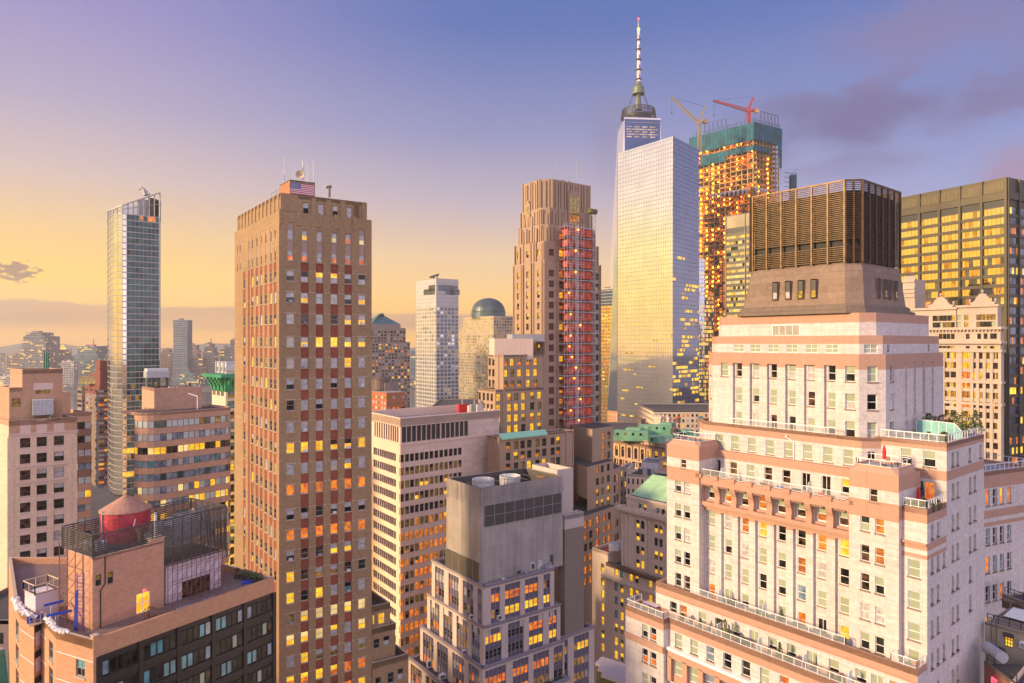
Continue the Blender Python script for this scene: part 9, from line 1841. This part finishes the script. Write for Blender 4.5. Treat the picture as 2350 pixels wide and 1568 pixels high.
# city out of frame to the left and right that the mirrored walls can see
# haze
hz_ = MB(); hz_.abox(-9400, 9400, -900, 9300, -3, 620, None) if 0 else None
m = bpy.data.materials.new('haze_air'); m.use_nodes = True; nt = m.node_tree; nt.nodes.clear(); ou = nt.nodes.new('ShaderNodeOutputMaterial'); pv = nt.nodes.new('ShaderNodeVolumePrincipled'); nt.links.new(pv.outputs[0], ou.inputs['Volume']); pv.inputs['Density'].default_value = HAZE_D; pv.inputs['Color'].default_value = (0.95, 0.88, 0.84, 1); pv.inputs['Anisotropy'].default_value = 0.15
k = MB(); k.abox(-5200, 5200, -500, 6000, -3, 560, m); o = k.build('haze'); tag(o, 'thin evening haze over the whole city', 'haze', None, 'stuff')
# ================================================================== life on the white tower's terraces
f = Frame(1971, 89, -105, 3093)
def q3(a, b, z): p = f.pt(a, b); return V3(p.x, p.y, z)
def umbrella(label, c):
    t = thing('closed_umbrella', label, 'umbrella', c, 'closed red umbrellas'); k = MB(); k.tube(c, c + V3(0, 0, 2.5), .03, M['whitem'], 6); k.build('pole', t)
    k = MB(); k.lathe(c, [(.10, c.z + .75), (.26, c.z + .95), (.20, c.z + 1.3), (.22, c.z + 1.6), (.15, c.z + 2.1), (.03, c.z + 2.5)], M['red'], 9); k.build('canopy', t); k = MB(); k.lathe(c, [(.3, c.z), (.3, c.z + .08), (.05, c.z + .15)], M['frame_dk'], 10); k.build('base', t)
c1_ = Zm('c1')
umbrella('closed red umbrella on the octagonal terrace by the dark door', q3(f.a(c1_.X(583), -4.3), -4.3, 95.2))
umbrella('closed red umbrella on the lower balcony beside a slim conifer', q3(f.a(c1_.X(988), -2.6), -2.6, 90.5))
bush('conifer', 'slim dark conifer beside the lower red umbrella', q3(f.a(c1_.X(1030), -1.4), -1.4, 90.5), .45, 2.6, [M['green'], M['pot']], 260, None, 'tree', .25, 1.5)
for i, (x, b, h_) in enumerate(((860, -5.2, .9), (920, -5.2, .8), (985, -5.2, .8), (1030, -5.2, 1.0), (1150, -4.0, .8), (1215, -2.4, .9))): bush('balcony_plant', 'leafy plant inside the railing of the lower red umbrella balcony', q3(f.a(c1_.X(x), b), b, 90.5), .5, h_, [M['green'], M['olive'], M['green']], 110, 'plants on the red umbrella balcony', pot=.2)
for i, (a, b, h_, r_, ms, lab) in enumerate(((-4.0, 12.3, 2.3, 1.1, 'o', 'wide olive grass clump at the left of the roof garden'), (-5.6, 12.5, 2.2, 1.2, 'r', 'rusty red shrub of the roof garden behind the teal screen'), (-7.0, 12.4, 2.8, 1.0, 'o', 'middle olive shrub behind the teal screen'), (-8.4, 11.8, 3.0, 1.0, 'g', 'tall green shrub by the end of the teal screen'), (-9.4, 12.6, 3.1, 1.2, 'g', 'dark fir at the far corner of the roof terrace'), (-9.3, 8.2, 1.6, .7, 'g', 'climbing green plant at the glass screen end'), (-8.9, 3.0, 1.0, .6, 'g', 'low green plant at the front corner of the roof terrace'))):
    bush('roof_plant', lab, q3(a, b, 97.55), r_, h_, {'o': [M['olive'], M['olive'], M['green']], 'r': [M['rust'], M['olive']], 'g': [M['green'], M['green'], M['olive']]}[ms], 320, 'plants of the roof garden', pot=.4, upright=1.5 if i == 4 else 1)
def table(label, c, w_, d_, mat, group=None, chairs=0):
    t = thing('terrace_table', label, 'table', c, group); k = MB(); X_, Y_ = V3(*f.A, 0) * -1, V3(*f.B, 0); k.box3(c + V3(0, 0, .70), X_ * w_, Y_ * d_, V3(0, 0, .05), mat); k.build('table_top', t)
    for s_, r_ in ((.06, .06), (w_ - .12, .06), (.06, d_ - .12), (w_ - .12, d_ - .12)): k = MB(); k.box3(c + X_ * s_ + Y_ * r_, X_ * .06, Y_ * .06, V3(0, 0, .70), mat); k.build('leg', t)
def chair(label, c, mat, group):
    t = thing('terrace_chair', label, 'chair', c, group); X_, Y_ = V3(*f.A, 0) * -1, V3(*f.B, 0); k = MB(); k.box3(c + V3(0, 0, .42), X_ * .48, Y_ * .48, V3(0, 0, .05), mat); k.build('seat', t); k = MB(); k.box3(c + Y_ * .44 + V3(0, 0, .47), X_ * .48, Y_ * .05, V3(0, 0, .45), mat); k.build('backrest', t)
    for s_ in (0, .43):
        for r_ in (0, .43): k = MB(); k.box3(c + X_ * s_ + Y_ * r_, X_ * .05, Y_ * .05, V3(0, 0, .42), mat); k.build('leg', t)
table('long grey wooden table on the far corner terrace', q3(28.2, -9.6, 69.4), 2.6, 1.1, M['gstucco'])
for j in range(6): chair('wooden chair round the long table on the far corner terrace', q3(28.0 - .9 * (j % 3), -10.3 if j < 3 else -8.9, 69.4), M['teak'], 'chairs round the long terrace table')
table('dark table behind the roof terrace railing before the teal screen', q3(-6.0, 5.2, 97.55), 1.8, .9, M['black'])
for j in range(4): chair('dark chair by the roof terrace table', q3(-5.6 - 1.0 * j, 4.3 if j % 2 else 6.4, 97.55), M['black'], 'chairs on the roof terrace')
chair('lone wooden chair on the octagonal terrace', q3(-4.6, -3.6, 95.2), M['teak'], None); 
k = MB(); c = q3(17.2, -7.6, 73.0); X_, Y_ = V3(*f.A, 0) * -1, V3(*f.B, 0); k.box3(c + V3(0, 0, .35), X_ * 1.3, Y_ * .55, V3(0, 0, .08), M['orangewood']); k.box3(c + Y_ * .5 + V3(0, 0, .4), X_ * 1.3, Y_ * .06, V3(0, 0, .55), M['orangewood']); k.box3(c, X_ * .08, Y_ * .5, V3(0, 0, .6), M['orangewood']); k.box3(c + X_ * 1.22, X_ * .08, Y_ * .5, V3(0, 0, .6), M['orangewood']); solo(k, 'bench', 'orange wooden bench behind the middle terrace railing', 'bench', c)
c3 = Zm('c3'); c4 = Zm('c4')
def grill(label, c, r_=.55):
    t = thing('covered_grill', label, 'grill', c, 'black barbecue grills'); k = MB(); k.lathe(c, [(r_ * .8, c.z), (r_, c.z + .75), (r_ * 1.1, c.z + .85), (r_ * .9, c.z + 1.15), (.1, c.z + 1.25)], M['black'], 10); k.build('cover', t); k = MB(); k.box3(c + V3(-r_ - .4, -.2, .8), V3(.4, 0, 0), V3(0, .4, 0), V3(0, 0, .04), M['black']); k.build('shelf', t)
grill('black covered grill by the terrace plants on the lowest terrace', q3(f.a(c3.X(1635), -9.8), -9.8, 69.4), .6)
grill('round black kettle grill on the middle terrace', q3(f.a(c3.X(1535), -7.0), -7.0, 73.0), .42)
grill('black kettle grill at the right end of the middle terrace', q3(f.a(b7_.X(345), -7.6), -7.6, 73.0), .5)
lab = ['yellow green shrub in a dark tub left on the lowest terrace', 'small conifer in a dark tub on the lowest terrace', 'tall climbing plant on the trellis of the lowest terrace', 'loose bush in front of the trellis', 'red leaved bush by the black grill', 'slim tall cypress on the lowest terrace', 'round green bush beside the cypress', 'pink flowering pot at the lowest terrace rail', 'leafy bush near the right end of the lowest terrace', 'dark bush by the last glass divider']
for i, (x, h_, r_, ms) in enumerate(((900, 1.3, .5, 'o'), (1125, 1.5, .4, 'g'), (1430, 2.6, .6, 'o'), (1490, 1.4, .6, 'o'), (1570, 1.0, .5, 'r'), (2105, 2.2, .6, 'g'), (2220, 1.2, .6, 'g'))):
    bush('terrace_plant', lab[i], q3(f.a(c3.X(x), -10.1), -10.1, 69.4), r_, h_, {'o': [M['olive'], M['green']], 'g': [M['green'], M['green'], M['olive']], 'r': [M['rust'], M['olive']]}[ms], 200, 'plants on the lowest terrace', pot=.3, upright=1.5 if i in (1, 5) else 1)
M['pink'] = plain('pink_petals', (.5, .04, .22), .7)
for i, (x, ms) in enumerate(((60, 'p'), (260, 'g'), (330, 'g'))): bush('terrace_plant', lab[7 + i], q3(f.a(b7_.X(x), -10.2), -10.2, 69.4), .5, 1.1, [M['pink'], M['green']] if ms == 'p' else [M['green'], M['olive']], 160, 'plants on the lowest terrace', pot=.25)
lab = ['low green plant first on the middle terrace', 'yellow green bush midway on the middle terrace', 'thin tall plant by a glass divider of the middle terrace', 'small plant near the orange bench']
for i, (x, h_) in enumerate(((1820, .8), (1930, .9), (2130, 1.9), (1440, .9))): bush('terrace_plant', lab[i], q3(f.a(c3.X(x), -7.9), -7.9, 73.0), .4, h_, [M['green'], M['olive']], 120, 'plants on the middle terrace', pot=.22)
for i, (x, w_, mt, lb) in enumerate(((480, 1.0, 'black', 'dark planter box at the left end of the gallery terrace'), (960, 1.6, 'black', 'long dark planter on the gallery terrace'), (1125, .9, 'blue', 'blue cooler box on the gallery terrace'), (1530, .8, 'red', 'red patterned cushion chair on the gallery terrace'), (1270, 1.3, 'pot', 'dark deck box on the gallery terrace'), (700, 1.2, 'pot', 'dark tub row by the first glass divider'))):
    k = MB(); c = q3(f.a(c4.X(x), -5.0), -5.0, 89.9); k.box3(c, V3(*f.A, 0) * -w_, V3(*f.B, 0) * .5, V3(0, 0, .55), M[mt]); k.box3(c + V3(0, 0, .55), V3(*f.A, 0) * -w_, V3(*f.B, 0) * .12, V3(0, 0, .25), M[mt]); solo(k, 'deck_box', lb, 'box', c, 'boxes on the gallery terrace')
for i in range(4): k = MB(); c = fv.pt(3 + 1.5 * i, 2 + 1.7 * i); k.lathe(c, [(.55, 90.7), (.6, 91.0), (.35, 91.15), (.32, 91.6)], M['whitem'], 12); solo(k, 'white_lounge_chair', 'round white lounge chair on the rear wing terrace', 'chair', (c.x, c.y, 90.5), 'white lounge chairs')

# small vents and ducts on the flat roofs that the picture looks down on
def vents(label, group, fr, spots, z, k0=0):
    rv = random.Random(k0)
    for i, (a, b) in enumerate(spots):
        c = fr.pt(a, b); k = MB(); t_ = rv.random(); w_ = rv.uniform(.5, 1.3); h_ = rv.uniform(.5, 1.5)
        if t_ < .5: X_, Y_ = V3(*fr.A, 0), V3(*fr.B, 0); k.box3(V3(c.x, c.y, z), Y_ * w_ * 1.6, X_ * w_, V3(0, 0, h_), rv.choice([M['steel'], M['frame_gr'], M['steelw']])); k.box3(V3(c.x, c.y, z + h_), Y_ * w_ * 1.65, X_ * w_ * 1.05, V3(0, 0, .08), M['frame_gr'])
        else: k.lathe(c, [(w_ * .3, z), (w_ * .3, z + h_), (w_ * .5, z + h_ + .05), (w_ * .5, z + h_ + .25), (.05, z + h_ + .45)], rv.choice([M['steel'], M['frame_br'], M['steelw']]), 10)
        solo(k, 'roof_vent', label, 'vent', (c.x, c.y, z), group)
rv = random.Random(77)
vents('small vent on the flat roof of the concrete grid office', 'vents on the concrete grid office', fr_H, [(rv.uniform(3, 12), rv.uniform(5, 36)) for _ in range(9)], zt_H, 1)
vents('small vent on the flat roof of the brown rounded office', 'vents on the rounded office', fr_D, [(rv.uniform(1.5, 7), rv.uniform(4, 14)) for _ in range(6)], zt_d, 2)
vents('small vent beside the corrugated plant box on the black step', 'vents at the plant box foot', fr_R, [(rv.uniform(.6, 1.0) , rv.uniform(4, 22)) for _ in range(6)], t1z - .5, 3)
vents('small vent on the roof deck beside the red tank', 'vents on the salmon building', gp, [(rv.uniform(.8, 5), rv.uniform(1, 9)) for _ in range(7)], zp1 - .25, 4)
vents('small vent on the dark floor of the corrugated plant box', 'vents in the plant box', rp, [(rv.uniform(2, 9), rv.uniform(2, 26)) for _ in range(8)], zt_box - 4.2, 5)
